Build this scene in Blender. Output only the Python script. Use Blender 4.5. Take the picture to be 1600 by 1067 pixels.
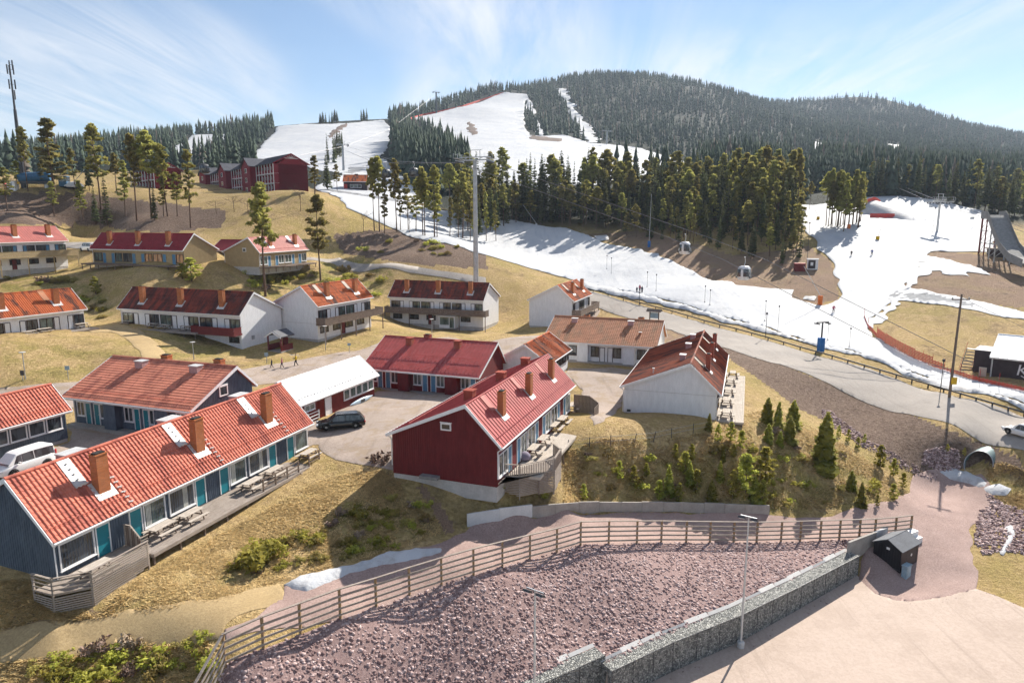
import bpy, math, random
import numpy as np
from mathutils import Vector, Matrix

for o in list(bpy.data.objects):
    bpy.data.objects.remove(o)
scene = bpy.context.scene
COL = scene.collection
PI = math.pi

# ------------------------------------------------------------------ camera, sky, sun, exposure
CZ = 20.0
PITCH = math.radians(10.0)
FPX, CXP, CYP = 1067.0, 800.0, 533.5          # focal length and centre in photograph pixels
cam_d = bpy.data.cameras.new('camera')
cam = bpy.data.objects.new('camera', cam_d)
COL.objects.link(cam)
cam.location = (0, 0, CZ)
cam.rotation_euler = (PI / 2 - PITCH, 0, 0)
cam_d.sensor_width = 36.0
cam_d.lens = 36.0 * FPX / 1600.0
cam_d.clip_start = 0.5
cam_d.clip_end = 9000
scene.camera = cam

SUN_AZ = math.atan2(0.545, 0.838)              # clockwise from +Y
SUN_EL = math.radians(34.5)
world = bpy.data.worlds.new('World')
scene.world = world
world.use_nodes = True
wt = world.node_tree
wt.nodes.clear()
w_out = wt.nodes.new('ShaderNodeOutputWorld')
w_bg = wt.nodes.new('ShaderNodeBackground')
w_bg.inputs['Strength'].default_value = 0.066
sky = wt.nodes.new('ShaderNodeTexSky')
sky.sky_type = 'NISHITA'
sky.sun_disc = False
sky.sun_elevation = SUN_EL
sky.sun_rotation = SUN_AZ
sky.altitude = 400
sky.air_density = 1.0
sky.dust_density = 0.0
sky.ozone_density = 3.0
# thin cirrus: noise laid out on a flat sheet high above the ground (direction / height)
tc = wt.nodes.new('ShaderNodeTexCoord')
sep = wt.nodes.new('ShaderNodeSeparateXYZ')
wt.links.new(tc.outputs['Generated'], sep.inputs[0])
def wmath(op, a, b=None, clamp=False):
    n = wt.nodes.new('ShaderNodeMath'); n.operation = op; n.use_clamp = clamp
    for i, x in enumerate((a, b)):
        if x is None: continue
        if isinstance(x, (int, float)): n.inputs[i].default_value = x
        else: wt.links.new(x, n.inputs[i])
    return n.outputs[0]
CLOUD_A, CLOUD_B = (3.5, 2.1, 0), (4.3, 18.5, 0)
zz = wmath('ADD', wmath('MAXIMUM', sep.outputs['Z'], 0.0), 0.10)
comb = wt.nodes.new('ShaderNodeCombineXYZ')
wt.links.new(wmath('DIVIDE', sep.outputs['X'], zz), comb.inputs[0])
wt.links.new(wmath('DIVIDE', sep.outputs['Y'], zz), comb.inputs[1])
def wnoise(scale3, rot, sc, det, rough, dist, off=(0, 0, 0)):
    mp = wt.nodes.new('ShaderNodeMapping')
    mp.inputs['Location'].default_value = off
    mp.inputs['Rotation'].default_value = (0, 0, rot)
    mp.inputs['Scale'].default_value = scale3
    wt.links.new(comb.outputs[0], mp.inputs[0])
    n = wt.nodes.new('ShaderNodeTexNoise')
    n.inputs['Scale'].default_value = sc
    n.inputs['Detail'].default_value = det
    n.inputs['Roughness'].default_value = rough
    n.inputs['Distortion'].default_value = dist
    wt.links.new(mp.outputs[0], n.inputs['Vector'])
    return n.outputs['Fac']
cl_big = wnoise((1, 0.62, 1), -0.55, 0.62, 3, 0.5, 0.5, CLOUD_A)
cl_fine = wnoise((1, 0.16, 1), -0.62, 2.1, 10, 0.66, 1.1, CLOUD_B)
def wramp(src, p0, p1):
    r = wt.nodes.new('ShaderNodeMapRange'); r.interpolation_type = 'SMOOTHSTEP'
    r.inputs['From Min'].default_value = p0; r.inputs['From Max'].default_value = p1
    wt.links.new(src, r.inputs['Value'])
    return r.outputs[0]
cl = wmath('MULTIPLY', wramp(cl_big, 0.37, 0.62), wramp(cl_fine, 0.30, 0.74))
cl = wmath('ADD', wmath('MULTIPLY', cl, 0.88), 0.04, True)
cmix = wt.nodes.new('ShaderNodeMixRGB')
wt.links.new(cl, cmix.inputs['Fac'])
wt.links.new(sky.outputs[0], cmix.inputs['Color1'])
cmix.inputs['Color2'].default_value = (7.6, 7.8, 8.1, 1)
wt.links.new(cmix.outputs[0], w_bg.inputs['Color'])
wt.links.new(w_bg.outputs[0], w_out.inputs['Surface'])

sun_d = bpy.data.lights.new('sun', 'SUN')
sun_d.energy = 4.9
sun_d.angle = math.radians(0.53)
sun_d.color = (1.0, 0.94, 0.84)
sun = bpy.data.objects.new('sun', sun_d)
COL.objects.link(sun)
sd = Vector((math.sin(SUN_AZ) * math.cos(SUN_EL), math.cos(SUN_AZ) * math.cos(SUN_EL), math.sin(SUN_EL)))
sun.rotation_euler = sd.to_track_quat('Z', 'Y').to_euler()
sun.location = sd * 100
vs = scene.view_settings
vs.view_transform = 'Standard'
vs.look = 'None'
vs.exposure = 0.94
vs.gamma = 1.0
vs.use_curve_mapping = False
scene.cycles.max_bounces = 5
scene.cycles.diffuse_bounces = 4
scene.cycles.glossy_bounces = 2
scene.cycles.transmission_bounces = 2
scene.cycles.volume_bounces = 0
scene.cycles.transparent_max_bounces = 4
scene.cycles.use_denoising = True
scene.cycles.use_adaptive_sampling = True
scene.cycles.adaptive_threshold = .03

# ------------------------------------------------------------------ projection helpers
cP, sP = math.cos(PITCH), math.sin(PITCH)
def rdir(px, py):
    u = (px - CXP) / FPX; v = (CYP - py) / FPX
    return np.array([u, cP + sP * v, -sP + cP * v])
def at_z(px, py, z):
    d = rdir(px, py); t = (z - CZ) / d[2]
    return np.array([0, 0, CZ]) + d * t
def at_t(px, py, t):
    return np.array([0, 0, CZ]) + rdir(px, py) * t
def proj(x, y, z):
    z = z - CZ
    d = y * cP - z * sP; v = y * sP + z * cP
    return CXP + FPX * x / d, CYP - FPX * v / d

# ------------------------------------------------------------------ terrain: control points (pixel, height or depth)
CZP = [  # px, py, z
 (0,1067,-3.7),(200,1067,-4.3),(320,1067,-4.2),(0,985,-2.5),(100,988,-2.7),(250,962,-2.6),(-200,1040,-3),(-300,900,-1.0),
 (85,975,-2.3),(150,955,-2.3),(230,890,-1.9),(85,908,-1.2),(0,900,-1.1),(350,800,-1.7),(480,735,-1.1),
 (540,760,-1.2),(620,735,-.6),(614,724,-.4),(776,757,-.9),(870,772,-2.65),(700,800,-2.4),(600,830,-2.3),(450,850,-2.2),(350,885,-2.2),
 (600,890,-3.1),(745,835,-3.3),(440,930,-2.9),(640,860,-2.9),
 (352,1042,-3.3),(532,970,-3.2),(740,900,-3.4),(907,851,-4.3),(1000,848,-5.5),(1146,848,-7.2),(1360,842,-8.1),(1422,836,-8.3),
 (1338,868,-7.9),(1250,905,-7.7),(1157,950,-7.55),(1050,1000,-7.5),(960,1042,-7.45),
 (781,824,-3.55),(832,817,-3.85),(868,813,-4.15),(950,809,-5.0),(1050,809,-5.95),(1150,811,-6.8),(730,822,-3.3),(832,806,-3.8),(905,800,-4.4),(1000,800,-5.4),(1100,801,-6.3),(1200,802,-7.1),(1300,806,-7.9),
 (1000,783,-4.9),(905,783,-4.1),(1100,783,-5.6),(1190,785,-6.5),
 (940,700,-.8),(1000,690,-.8),(1120,660,-.7),(972,644,-.7),(870,690,-.6),
 (1160,640,-1.0),(1160,600,-.9),(1150,720,-2.6),(1250,690,-3.0),(1350,740,-6.2),(1420,765,-8.0),(1330,790,-7.4),
 (1300,665,-4.9),(1210,620,-2.6),(1430,735,-7.4),(1500,745,-8.0),(1450,800,-8.3),(1450,850,-8.6),(1405,898,-9.3),(1520,900,-9.35),(1380,915,-9.4),
 (1560,850,-8.9),(1600,900,-9.2),(1600,800,-8.3),(1600,760,-7.2),(1600,710,-4.9),(1560,700,-5.0),(1480,690,-4.9),
 (1590,680,-4.0),(1450,632,-3.3),(1300,585,-2.2),(1150,535,-.7),(1000,487,1.2),(925,465,2.7),(1700,725,-4.9),
 (1600,650,-4.2),(1450,605,-3.0),(1283,549,-1.5),(1100,500,.6),
 (1600,630,-3.0),(1500,590,-2.2),(1350,540,-.5),(1150,478,2.6),(1000,458,3.7),(1302,485,2.0),(1230,440,6.2),(1100,442,5.8),
 (1000,575,-.6),(900,570,-.5),(1050,600,-.7),(1100,545,-.4),(1040,520,-.1),
 (650,620,-.5),(560,680,-.5),(520,670,-.5),(590,612,-.5),(400,640,-.1),(250,672,.2),(130,690,.2),(40,730,.2),(-150,760,.2),
 (400,600,-.3),(440,577,-.5),(520,560,-.1),(300,590,.2),(150,598,.5),(0,608,.7),(-150,610,1),
 (0,590,1.6),(100,575,1.8),(200,590,.6),(220,560,2.2),(300,560,1.2),(377,553,.6),(300,520,2.8),(190,510,3.4),(150,525,3.6),(0,540,3.9),
 (496,530,1.0),(577,512,1.3),(450,535,.9),(612,503,-.4),(700,520,-.6),(650,535,-.3),(600,530,.4),(720,545,-.5),(860,540,-.2),
 (920,500,0),(870,520,-.2),(800,490,.2),
 (200,440,9),(100,430,9.3),(0,430,9),(300,440,8.6),(450,430,8.4),(560,430,7.6),(-150,440,8),(560,470,4.2),(160,470,5.6),(470,470,4.5),(640,435,7),
 (288,416,11.4),(200,411,11.6),(110,416,10.5),(0,420,10.4),(-200,420,10.4),(360,416,11),(478,410,10.9),(525,405,11),(600,415,9.8),(700,425,8.2),(800,440,6.0),(130,385,13.5),
]
CTP = [  # px, py, t (depth along the camera axis)
 (60,345,166),(1100,440,168),(900,402,205),(915,443,172),(1000,420,180),(1000,388,205),(760,388,208),(1362,397,176),(1400,350,212),(1262,335,235),(1280,465,147),
 (1100,380,195),(1230,412,172),(900,355,235),(1500,430,150),(1450,520,119),(1545,402,168),(1600,425,155),(1590,560,104),(1700,560,100),
 (1480,310,300),(1360,322,265),(1450,345,235),(1580,335,320),(1700,340,320),(1300,350,215),(1700,430,150),
 (600,392,172),(620,362,186),(700,373,184),(540,375,172),(640,405,162),(800,375,222),
 (400,345,166),(300,352,165),(200,342,170),(480,303,183),(430,303,200),(330,303,205),(100,300,185),(40,292,185),(0,300,183),(-200,300,185),(350,385,152),(230,370,158),
 (530,305,232),(560,292,262),(650,318,235),(500,300,215),(300,285,260),(200,288,230),(60,282,205),
 (760,330,270),(1000,330,268),(1150,330,265),(850,300,290),(1000,290,330),(1200,300,330),(1300,300,340),(1500,300,420),(1600,300,450),
 (300,250,420),(200,245,430),(100,262,420),(0,262,430),(-200,265,450),(450,265,330),(550,270,380),(620,270,380),
 (0,247,760),(100,240,760),(200,222,740),(300,213,720),(380,214,690),(433,199,690),(500,194,730),(540,192,750),(600,187,800),(650,182,880),(700,167,980),(740,153,1040),(790,140,1090),(830,144,1110),(860,140,1150),(880,131,1200),
 (940,121,1290),(1050,128,1320),(1150,151,1350),(1205,170,1380),(1255,181,1480),(1300,164,1620),(1345,152,1680),(1400,160,1690),(1450,178,1690),(1550,206,1680),(1650,222,1700),(1850,240,1700),(-200,255,800),
 (430,235,500),(480,215,590),(520,230,520),(560,255,430),(580,215,610),(600,235,520),(640,215,650),(700,190,800),(700,235,540),(760,170,890),(760,220,620),(820,170,940),(820,210,700),(820,245,520),
 (900,200,850),(900,240,560),(1000,240,600),(1000,190,920),(1000,150,1130),(1100,200,900),(1100,255,560),(1200,230,750),(1200,275,460),(1200,185,1130),(1300,240,740),(1300,205,1080),(1345,190,1300),(1260,195,1250),
 (1400,230,900),(1400,285,450),(1500,230,1080),(1500,265,650),(1600,240,1180),(1600,275,600),(1800,270,650),
]
ZP = -9.5
WALL = [at_z(1340, 899, ZP), at_z(1250, 951, ZP), at_z(1157, 1003, ZP), at_z(1050, 1050, ZP), at_z(955, 1098, ZP)]
dWL = (WALL[-1] - WALL[-2]); dWL = dWL / np.hypot(dWL[0], dWL[1]); nWL = np.array([dWL[1], -dWL[0], 0]); nWL = nWL if nWL[0] < 0 else -nWL
WALL2 = [WALL[-1] + nWL * 1.05 - dWL * .35, WALL[-1] + nWL * 1.05 + dWL * 14]
pts = []
for w in WALL2: pts.append(np.array([w[0] + nWL[0] * 1.3, w[1] + nWL[1] * 1.3, -7.15]))
for px, py, z in CZP: pts.append(at_z(px, py, z))
for (px, py, z), w in (((532,970,-3.2), WALL2[0] * .35 + WALL2[1] * .65), ((740,900,-3.4), WALL2[0]), ((907,851,-4.3), WALL[3]), ((1000,848,-5.5), WALL[2]), ((1146,848,-7.2), WALL[1])):
    f_ = at_z(px, py, z); w_ = np.array([w[0] + nWL[0] * 1.2, w[1] + nWL[1] * 1.2, -7.45])
    for k_ in (.33, .66): pts.append(f_ * (1 - k_) + w_ * k_)
for px, py, t in CTP: pts.append(at_t(px, py, t))
# ground that lies outside the frame: the foot of the stone slope, the car park, behind the hills
for w in [(-17,27,-5.0),(-22,24,-5.5),(-32,26,-4.5),(10,22,-9.4),(30,25,-9.4),(45,40,-9.4),(60,50,-9),(-30,15,-8),(0,12,-9.4),(30,12,-9.4),(-50,40,0),(-70,60,2)]:
    pts.append(np.array(w, float))
for px, py, t in [(0,262,1100),(300,240,1100),(540,225,1150),(700,200,1400),(940,150,1900),(1150,185,1950),(1345,195,2250),(1550,235,2200),(1800,260,2300),(-250,270,1200)]:
    pts.append(at_t(px, py, t))
for px, t in [(-300,2700),(0,2700),(400,2700),(800,2900),(1200,2900),(1600,2900),(1900,2900)]:
    pts.append(at_t(px, 300, t))
pts = np.array(pts)
PA = pts[:, 0] / pts[:, 1]; PS = np.log(pts[:, 1]); PE = (pts[:, 2] - CZ) / pts[:, 1]
def kern(r2):
    return 0.5 * r2 * np.log(r2 + 1e-12)
n = len(pts)
K = kern((PA[:, None] - PA[None]) ** 2 + (PS[:, None] - PS[None]) ** 2) + np.eye(n) * 2e-4
Q = np.stack([np.ones(n), PA, PS], 1)
SYS = np.block([[K, Q], [Q.T, np.zeros((3, 3))]])
WTS = np.linalg.solve(SYS, np.concatenate([PE, np.zeros(3)]))
NA, NS = 600, 600
A0, A1, S0, S1 = -1.02, 1.02, math.log(13.0), math.log(3000.0)
ga = np.linspace(A0, A1, NA); gs = np.linspace(S0, S1, NS)
def tps(a, s):
    out = np.full(a.shape, WTS[n]) + WTS[n + 1] * a + WTS[n + 2] * s
    for i in range(n):
        out += WTS[i] * kern((a - PA[i]) ** 2 + (s - PS[i]) ** 2)
    return out
# evaluate the smooth surface on a half-resolution grid, then resample
ca = np.linspace(A0, A1, 207); cs = np.linspace(S0, S1, 257)
CA, CS = np.meshgrid(ca, cs)
CE = tps(CA, CS)
def bil(grid, a, s, a0, a1, s0, s1):
    ny, nx = grid.shape
    fa = np.clip((a - a0) / (a1 - a0) * (nx - 1), 0, nx - 1.001); fs = np.clip((s - s0) / (s1 - s0) * (ny - 1), 0, ny - 1.001)
    i = fa.astype(int); j = fs.astype(int); u = fa - i; v = fs - j
    return (grid[j, i] * (1 - u) + grid[j, i + 1] * u) * (1 - v) + (grid[j + 1, i] * (1 - u) + grid[j + 1, i + 1] * u) * v
_rs = np.random.RandomState(7)
_lat = _rs.rand(256, 256)
def vnoise(x, y, sc):
    x = np.asarray(x, float) / sc; y = np.asarray(y, float) / sc
    xi = np.floor(x).astype(int); yi = np.floor(y).astype(int)
    u = x - xi; v = y - yi; u = u * u * (3 - 2 * u); v = v * v * (3 - 2 * v)
    g = lambda i, j: _lat[j & 255, i & 255]
    return (g(xi, yi) * (1 - u) + g(xi + 1, yi) * u) * (1 - v) + (g(xi, yi + 1) * (1 - u) + g(xi + 1, yi + 1) * u) * v - .5
GA, GS = np.meshgrid(ga, gs)
GY = np.exp(GS); GX = GA * GY
GZ = CZ + bil(CE, GA, GS, A0, A1, S0, S1) * GY
def in_poly(x, y, poly):
    x = np.asarray(x, float); y = np.asarray(y, float)
    r = np.zeros(x.shape, bool)
    m = len(poly); j = m - 1
    for i in range(m):
        xi, yi = poly[i][:2]; xj, yj = poly[j][:2]
        c = ((yi > y) != (yj > y)) & (x < (xj - xi) * (y - yi) / ((yj - yi) or 1e-9) + xi)
        r ^= c; j = i
    return r
def dist_poly(x, y, poly, closed=True):
    x = np.asarray(x, float); y = np.asarray(y, float)
    best = np.full(x.shape, 1e18); bx = np.zeros(x.shape); by = np.zeros(x.shape)
    m = len(poly)
    for i in range(m if closed else m - 1):
        ax, ay = poly[i][:2]; cx, cy = poly[(i + 1) % m][:2]
        dx, dy = cx - ax, cy - ay; L = dx * dx + dy * dy + 1e-12
        t = np.clip(((x - ax) * dx + (y - ay) * dy) / L, 0, 1)
        qx = ax + t * dx; qy = ay + t * dy; d = (x - qx) ** 2 + (y - qy) ** 2
        k = d < best
        best = np.where(k, d, best); bx = np.where(k, qx, bx); by = np.where(k, qy, by)
    return np.sqrt(best), bx, by
PARK = [(w[0] - .30, w[1] + .35) for w in WALL] + [(w[0] - .30, w[1] + .35) for w in WALL2] + [(-16, 9), (60, 9), (75, 40)] + \
       [tuple(at_z(px, py, ZP)[:2]) for px, py in [(1700,985),(1600,950),(1560,932),(1520,918),(1480,930),(1440,938),(1400,938),(1365,926)]]
inside = in_poly(GX, GY, PARK)
near = GY < 80
dpk, _, _ = dist_poly(GX, GY, PARK)
soft = np.clip(1 - dpk / 3.0, 0, 1) * (~inside) * near
dw, _, _ = dist_poly(GX, GY, [w[:2] for w in WALL] + [w[:2] for w in WALL2], False)
soft = np.where(GX < WALL[0][0] - .4, 0, soft)
GZ = np.where(inside, ZP, GZ * (1 - soft) + ZP * soft)
rough = np.clip(1 - soft * 2, 0, 1) * (~inside)
_pr = proj(GX, GY, GZ)
rough = np.where(near & in_poly(_pr[0], _pr[1], [(330,1120),(330,1040),(740,880),(907,795),(1422,800),(1430,840),(1340,875),(955,1080)]), rough * .2, rough)
GZ = GZ + rough * (vnoise(GX, GY, 7) * .20 + vnoise(GX + 31, GY + 7, 2.3) * .12) * np.clip(GY / 60, .7, 1.6)
def gz(x, y):
    x = np.asarray(x, float); y = np.maximum(np.asarray(y, float), 13.01)
    return bil(GZ, x / y, np.log(y), A0, A1, S0, S1)
TT = np.exp(np.linspace(math.log(15), math.log(3000), 1500))
def hit(px, py, nth=0):
    """where the line of sight through this pixel of the photograph meets the ground"""
    d = rdir(px, py)
    X = d[0] * TT; Y = d[1] * TT; Z = CZ + d[2] * TT
    G = gz(X, Y)
    below = np.nonzero(Z < G)[0]
    if len(below) == 0: i = len(TT) - 1
    else: i = max(below[0], 1)
    a = Z[i - 1] - G[i - 1]; b = G[i] - Z[i]
    k = a / (a + b) if a + b > 0 else 0
    t = TT[i - 1] + (TT[i] - TT[i - 1]) * min(max(k, 0), 1)
    x, y = d[0] * t, d[1] * t
    return np.array([x, y, float(gz(x, y))])

# ------------------------------------------------------------------ materials
class NT:
    def __init__(s, name):
        s.m = bpy.data.materials.new(name); s.m.use_nodes = True
        s.t = s.m.node_tree; s.t.nodes.clear()
        s.out = s.t.nodes.new('ShaderNodeOutputMaterial')
        s.b = s.t.nodes.new('ShaderNodeBsdfPrincipled')
        s.t.links.new(s.b.outputs[0], s.out.inputs['Surface'])
        s.co = None
    def n(s, ty, **kw):
        x = s.t.nodes.new(ty)
        for k, v in kw.items(): setattr(x, k, v)
        return x
    def l(s, a, b): s.t.links.new(a, b)
    def setv(s, sock, v):
        if isinstance(v, bpy.types.NodeSocket): s.l(v, sock)
        elif isinstance(v, (tuple, list)) and len(v) == 3 and sock.type == 'RGBA': sock.default_value = (*v, 1)
        else: sock.default_value = v
    def coords(s, world=False, scale=None, rot=None):
        if world: c = s.n('ShaderNodeNewGeometry').outputs['Position']
        else: c = s.n('ShaderNodeTexCoord').outputs['Object']
        if scale or rot:
            m = s.n('ShaderNodeMapping'); s.l(c, m.inputs[0])
            if scale: m.inputs['Scale'].default_value = scale
            if rot: m.inputs['Rotation'].default_value = rot
            c = m.outputs[0]
        return c
    def noise(s, c, sc, det=4, rough=.6, dist=0):
        x = s.n('ShaderNodeTexNoise'); s.l(c, x.inputs['Vector'])
        x.inputs['Scale'].default_value = sc; x.inputs['Detail'].default_value = det
        x.inputs['Roughness'].default_value = rough; x.inputs['Distortion'].default_value = dist
        return x.outputs['Fac']
    def voro(s, c, sc, feat='F1', out='Color', rnd=1):
        x = s.n('ShaderNodeTexVoronoi', feature=feat); s.l(c, x.inputs['Vector'])
        x.inputs['Scale'].default_value = sc; x.inputs['Randomness'].default_value = rnd
        return x.outputs[out]
    def ramp(s, f, a, b, lo=0, hi=1):
        x = s.n('ShaderNodeMapRange', interpolation_type='SMOOTHSTEP'); s.l(f, x.inputs['Value'])
        x.inputs['From Min'].default_value = a; x.inputs['From Max'].default_value = b
        x.inputs['To Min'].default_value = lo; x.inputs['To Max'].default_value = hi
        return x.outputs[0]
    def mix(s, f, a, b, mode='MIX'):
        x = s.n('ShaderNodeMixRGB', blend_type=mode)
        s.setv(x.inputs[0], f); s.setv(x.inputs[1], a); s.setv(x.inputs[2], b)
        return x.outputs[0]
    def math(s, op, a, b=0, clamp=False):
        x = s.n('ShaderNodeMath', operation=op); x.use_clamp = clamp
        s.setv(x.inputs[0], a); s.setv(x.inputs[1], b)
        return x.outputs[0]
    def attr(s, name, out='Fac'):
        x = s.n('ShaderNodeAttribute'); x.attribute_name = name
        return x.outputs[out]
    def bump(s, h, strength=.5, dist=.05):
        x = s.n('ShaderNodeBump'); x.inputs['Strength'].default_value = strength
        x.inputs['Distance'].default_value = dist
        s.l(h, x.inputs['Height']); s.l(x.outputs[0], s.b.inputs['Normal'])
    def col(s, c): s.setv(s.b.inputs['Base Color'], c)
    def done(s, rough=.8, spec=.3, metal=0):
        s.b.inputs['Roughness'].default_value = rough
        s.b.inputs['Specular IOR Level'].default_value = spec
        s.b.inputs['Metallic'].default_value = metal
        return s.m
def dk(c, k): return tuple(x * k for x in c)
MAT = {}
def plain(name, c, rough=.7, spec=.3, metal=0, var=.25, sc=1.5, bump=0, bsc=12, stretch=None):
    """painted or bare surface with uneven tone"""
    if name in MAT: return MAT[name]
    t = NT(name)
    co = t.coords(scale=stretch)
    f1 = t.noise(co, sc, 5, .65); f2 = t.noise(co, sc * 9, 3, .6)
    f = t.math('ADD', t.math('MULTIPLY', f1, .65), t.math('MULTIPLY', f2, .35))
    t.col(t.mix(t.ramp(f, .32, .68), dk(c, 1 - var), tuple(min(1, x * (1 + var * .6)) for x in c)))
    if bump: t.bump(t.noise(co, bsc, 3), bump, .03)
    MAT[name] = t.done(rough, spec, metal)
    return MAT[name]
def m_ground():
    t = NT('dry_grass')
    c = t.coords(True)
    big = t.noise(c, .035, 4, .6, .3); mid = t.noise(c, .30, 5, .68, .5); fine = t.noise(c, 2.6, 4, .75); vf = t.noise(c, 9, 3, .7)
    tan = t.mix(t.ramp(fine, .30, .70), (.27, .18, .082), (.60, .43, .215))
    gold = t.mix(t.ramp(vf, .3, .7), (.29, .20, .075), (.50, .365, .155))
    g = t.mix(t.ramp(mid, .38, .66), tan, gold)
    olive = t.mix(t.ramp(fine, .35, .65), (.17, .14, .045), (.42, .335, .115))
    g = t.mix(t.math('MULTIPLY', t.ramp(t.math('ADD', big, t.math('MULTIPLY', mid, .5)), .70, .92), .6), g, olive)
    brn = t.noise(c, .14, 5, .72, .6)
    g = t.mix(t.ramp(brn, .52, .68, 0, .62), g, t.mix(t.ramp(fine, .3, .7), (.10, .066, .038), (.29, .20, .115)))
    zone = t.n('ShaderNodeSeparateColor'); t.l(t.attr('zone', 'Color'), zone.inputs[0])
    # green heather and moss
    gw = t.math('MULTIPLY', zone.outputs[1], t.ramp(mid, .40, .60))
    g = t.mix(gw, g, t.mix(t.ramp(fine, .35, .65), (.11, .105, .03), (.32, .27, .08)))
    # bare earth
    earth = t.mix(t.ramp(fine, .3, .7), (.105, .070, .052), (.26, .185, .14))
    ew = t.ramp(t.math('ADD', zone.outputs[0], t.math('MULTIPLY', t.math('SUBTRACT', mid, .5), .9)), .35, .65)
    g = t.mix(ew, g, earth)
    # reddish gravelly earth
    red = t.mix(t.ramp(vf, .3, .7), (.20, .13, .09), (.36, .245, .17))
    red = t.mix(t.ramp(t.noise(c, .12, 5, .7), .42, .66, 0, .7), red, (.30, .215, .12))
    red = t.mix(t.ramp(t.noise(c, .5, 4, .7), .52, .72, 0, .6), red, (.12, .085, .065))
    rw = t.ramp(t.math('ADD', zone.outputs[2], t.math('MULTIPLY', t.math('SUBTRACT', mid, .5), .7)), .35, .65)
    g = t.mix(rw, g, red)
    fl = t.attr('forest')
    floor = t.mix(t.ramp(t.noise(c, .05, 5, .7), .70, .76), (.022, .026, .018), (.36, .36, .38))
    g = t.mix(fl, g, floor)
    t.col(g)
    h = t.math('ADD', t.math('MULTIPLY', fine, .8), t.math('MULTIPLY', vf, .5))
    t.bump(h, .9, .28)
    return t.done(.95, .1)
def m_gravel(name, lo, hi, sc=1.0, patch=(.5, .5, .5), pw=0., tracks=False):
    t = NT(name)
    c = t.coords(True)
    fine = t.noise(c, 7 * sc, 3, .8); mid = t.noise(c, .5 * sc, 5, .65, .4); big = t.noise(c, .09 * sc, 4, .6)
    g = t.mix(t.ramp(fine, .3, .7), lo, hi)
    g = t.mix(t.ramp(mid, .35, .68, 0, .35), g, dk(lo, .85))
    g = t.mix(t.ramp(big, .4, .65, 0, .3), g, tuple(min(1, x * 1.15) for x in hi))
    if pw: g = t.mix(t.math('MULTIPLY', t.ramp(mid, .5, .62), pw), g, patch)
    if tracks:
        w = t.noise(t.coords(True, (1.6, .05, 1), (0, 0, tracks)), 1.0, 5, .7)
        g = t.mix(t.ramp(w, .52, .70, 0, .5), g, dk(lo, .82))
        w = t.noise(t.coords(True, (2.2, .06, 1), (0, 0, tracks - .35)), 1.0, 4, .7)
        g = t.mix(t.ramp(w, .58, .72, 0, .30), g, dk(lo, .75))
    t.col(g); t.bump(fine, .5, .04)
    return t.done(.92, .15)
def m_snow(name, dirty=.2):
    t = NT(name)
    c = t.coords(True)
    a = t.noise(c, .05, 5, .6, .5); b = t.noise(c, .6, 5, .7); f = t.noise(c, 4, 3, .7)
    g = t.mix(t.ramp(a, .3, .7), (.47, .48, .505), (.585, .585, .59))
    g = t.mix(t.math('MULTIPLY', t.ramp(t.math('MULTIPLY', a, b), .22, .40), dirty), g, (.34, .31, .29))
    sk = t.noise(t.coords(True, (.9, .06, .3), (0, 0, .55)), .8, 6, .75)
    g = t.mix(t.ramp(sk, .46, .70, 0, .55), g, (.37, .395, .44))
    t.col(g)
    t.bump(t.math('ADD', t.math('MULTIPLY', b, 1.2), t.math('MULTIPLY', f, .25)), .5, .25)
    return t.done(.75, .2)
def m_stones():
    t = NT('crushed_stone')
    r = t.attr('tint')
    c = t.coords(True)
    g = t.mix(t.ramp(r, 0, 1), (.19, .122, .12), (.62, .48, .455))
    g = t.mix(t.ramp(t.noise(c, 5, 3), .35, .7, 0, .5), g, (.27, .165, .15))
    t.col(g); t.bump(t.noise(c, 9, 4), .5, .05)
    return t.done(.85, .2)
def m_gabion():
    t = NT('gabion_stone')
    c = t.coords(False)
    v = t.voro(c, 7, 'F1', 'Color'); d = t.voro(c, 7, 'DISTANCE_TO_EDGE', 'Distance')
    s = t.n('ShaderNodeSeparateColor'); t.l(v, s.inputs[0])
    g = t.mix(s.outputs[0], (.18, .185, .18), (.52, .51, .47))
    g = t.mix(t.ramp(d, 0, .10, 1, 0), g, (.03, .03, .032))
    t.col(g); t.bump(t.ramp(d, 0, .2), 1, .06)
    return t.done(.85, .2)
def m_foliage(name, dark, light, trans=.12, rnd=True):
    t = NT(name)
    oi = t.n('ShaderNodeObjectInfo')
    c = t.coords(True)
    f = t.noise(c, .7, 3, .7)
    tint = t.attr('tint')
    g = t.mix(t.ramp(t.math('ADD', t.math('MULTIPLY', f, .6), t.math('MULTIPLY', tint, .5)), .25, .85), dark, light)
    hs = t.n('ShaderNodeHueSaturation'); t.l(g, hs.inputs['Color'])
    if rnd: t.l(t.ramp(oi.outputs['Random'], 0, 1, .478, .512), hs.inputs['Hue'])
    if rnd: t.l(t.ramp(oi.outputs['Random'], 0, 1, .78, 1.25), hs.inputs['Value'])
    t.col(hs.outputs[0])
    tr = t.n('ShaderNodeBsdfTranslucent'); t.l(hs.outputs[0], tr.inputs['Color'])
    ms = t.n('ShaderNodeMixShader'); ms.inputs[0].default_value = trans
    t.l(t.b.outputs[0], ms.inputs[1]); t.l(tr.outputs[0], ms.inputs[2]); t.l(ms.outputs[0], t.out.inputs['Surface'])
    return t.done(.8, .15)
def m_farforest():
    t = NT('far_forest')
    tint = t.attr('tint'); kindv = t.attr('sort')
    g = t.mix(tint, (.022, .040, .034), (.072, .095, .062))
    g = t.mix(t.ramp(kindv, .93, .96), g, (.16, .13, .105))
    t.col(g)
    return t.done(.9, .1)
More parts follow.
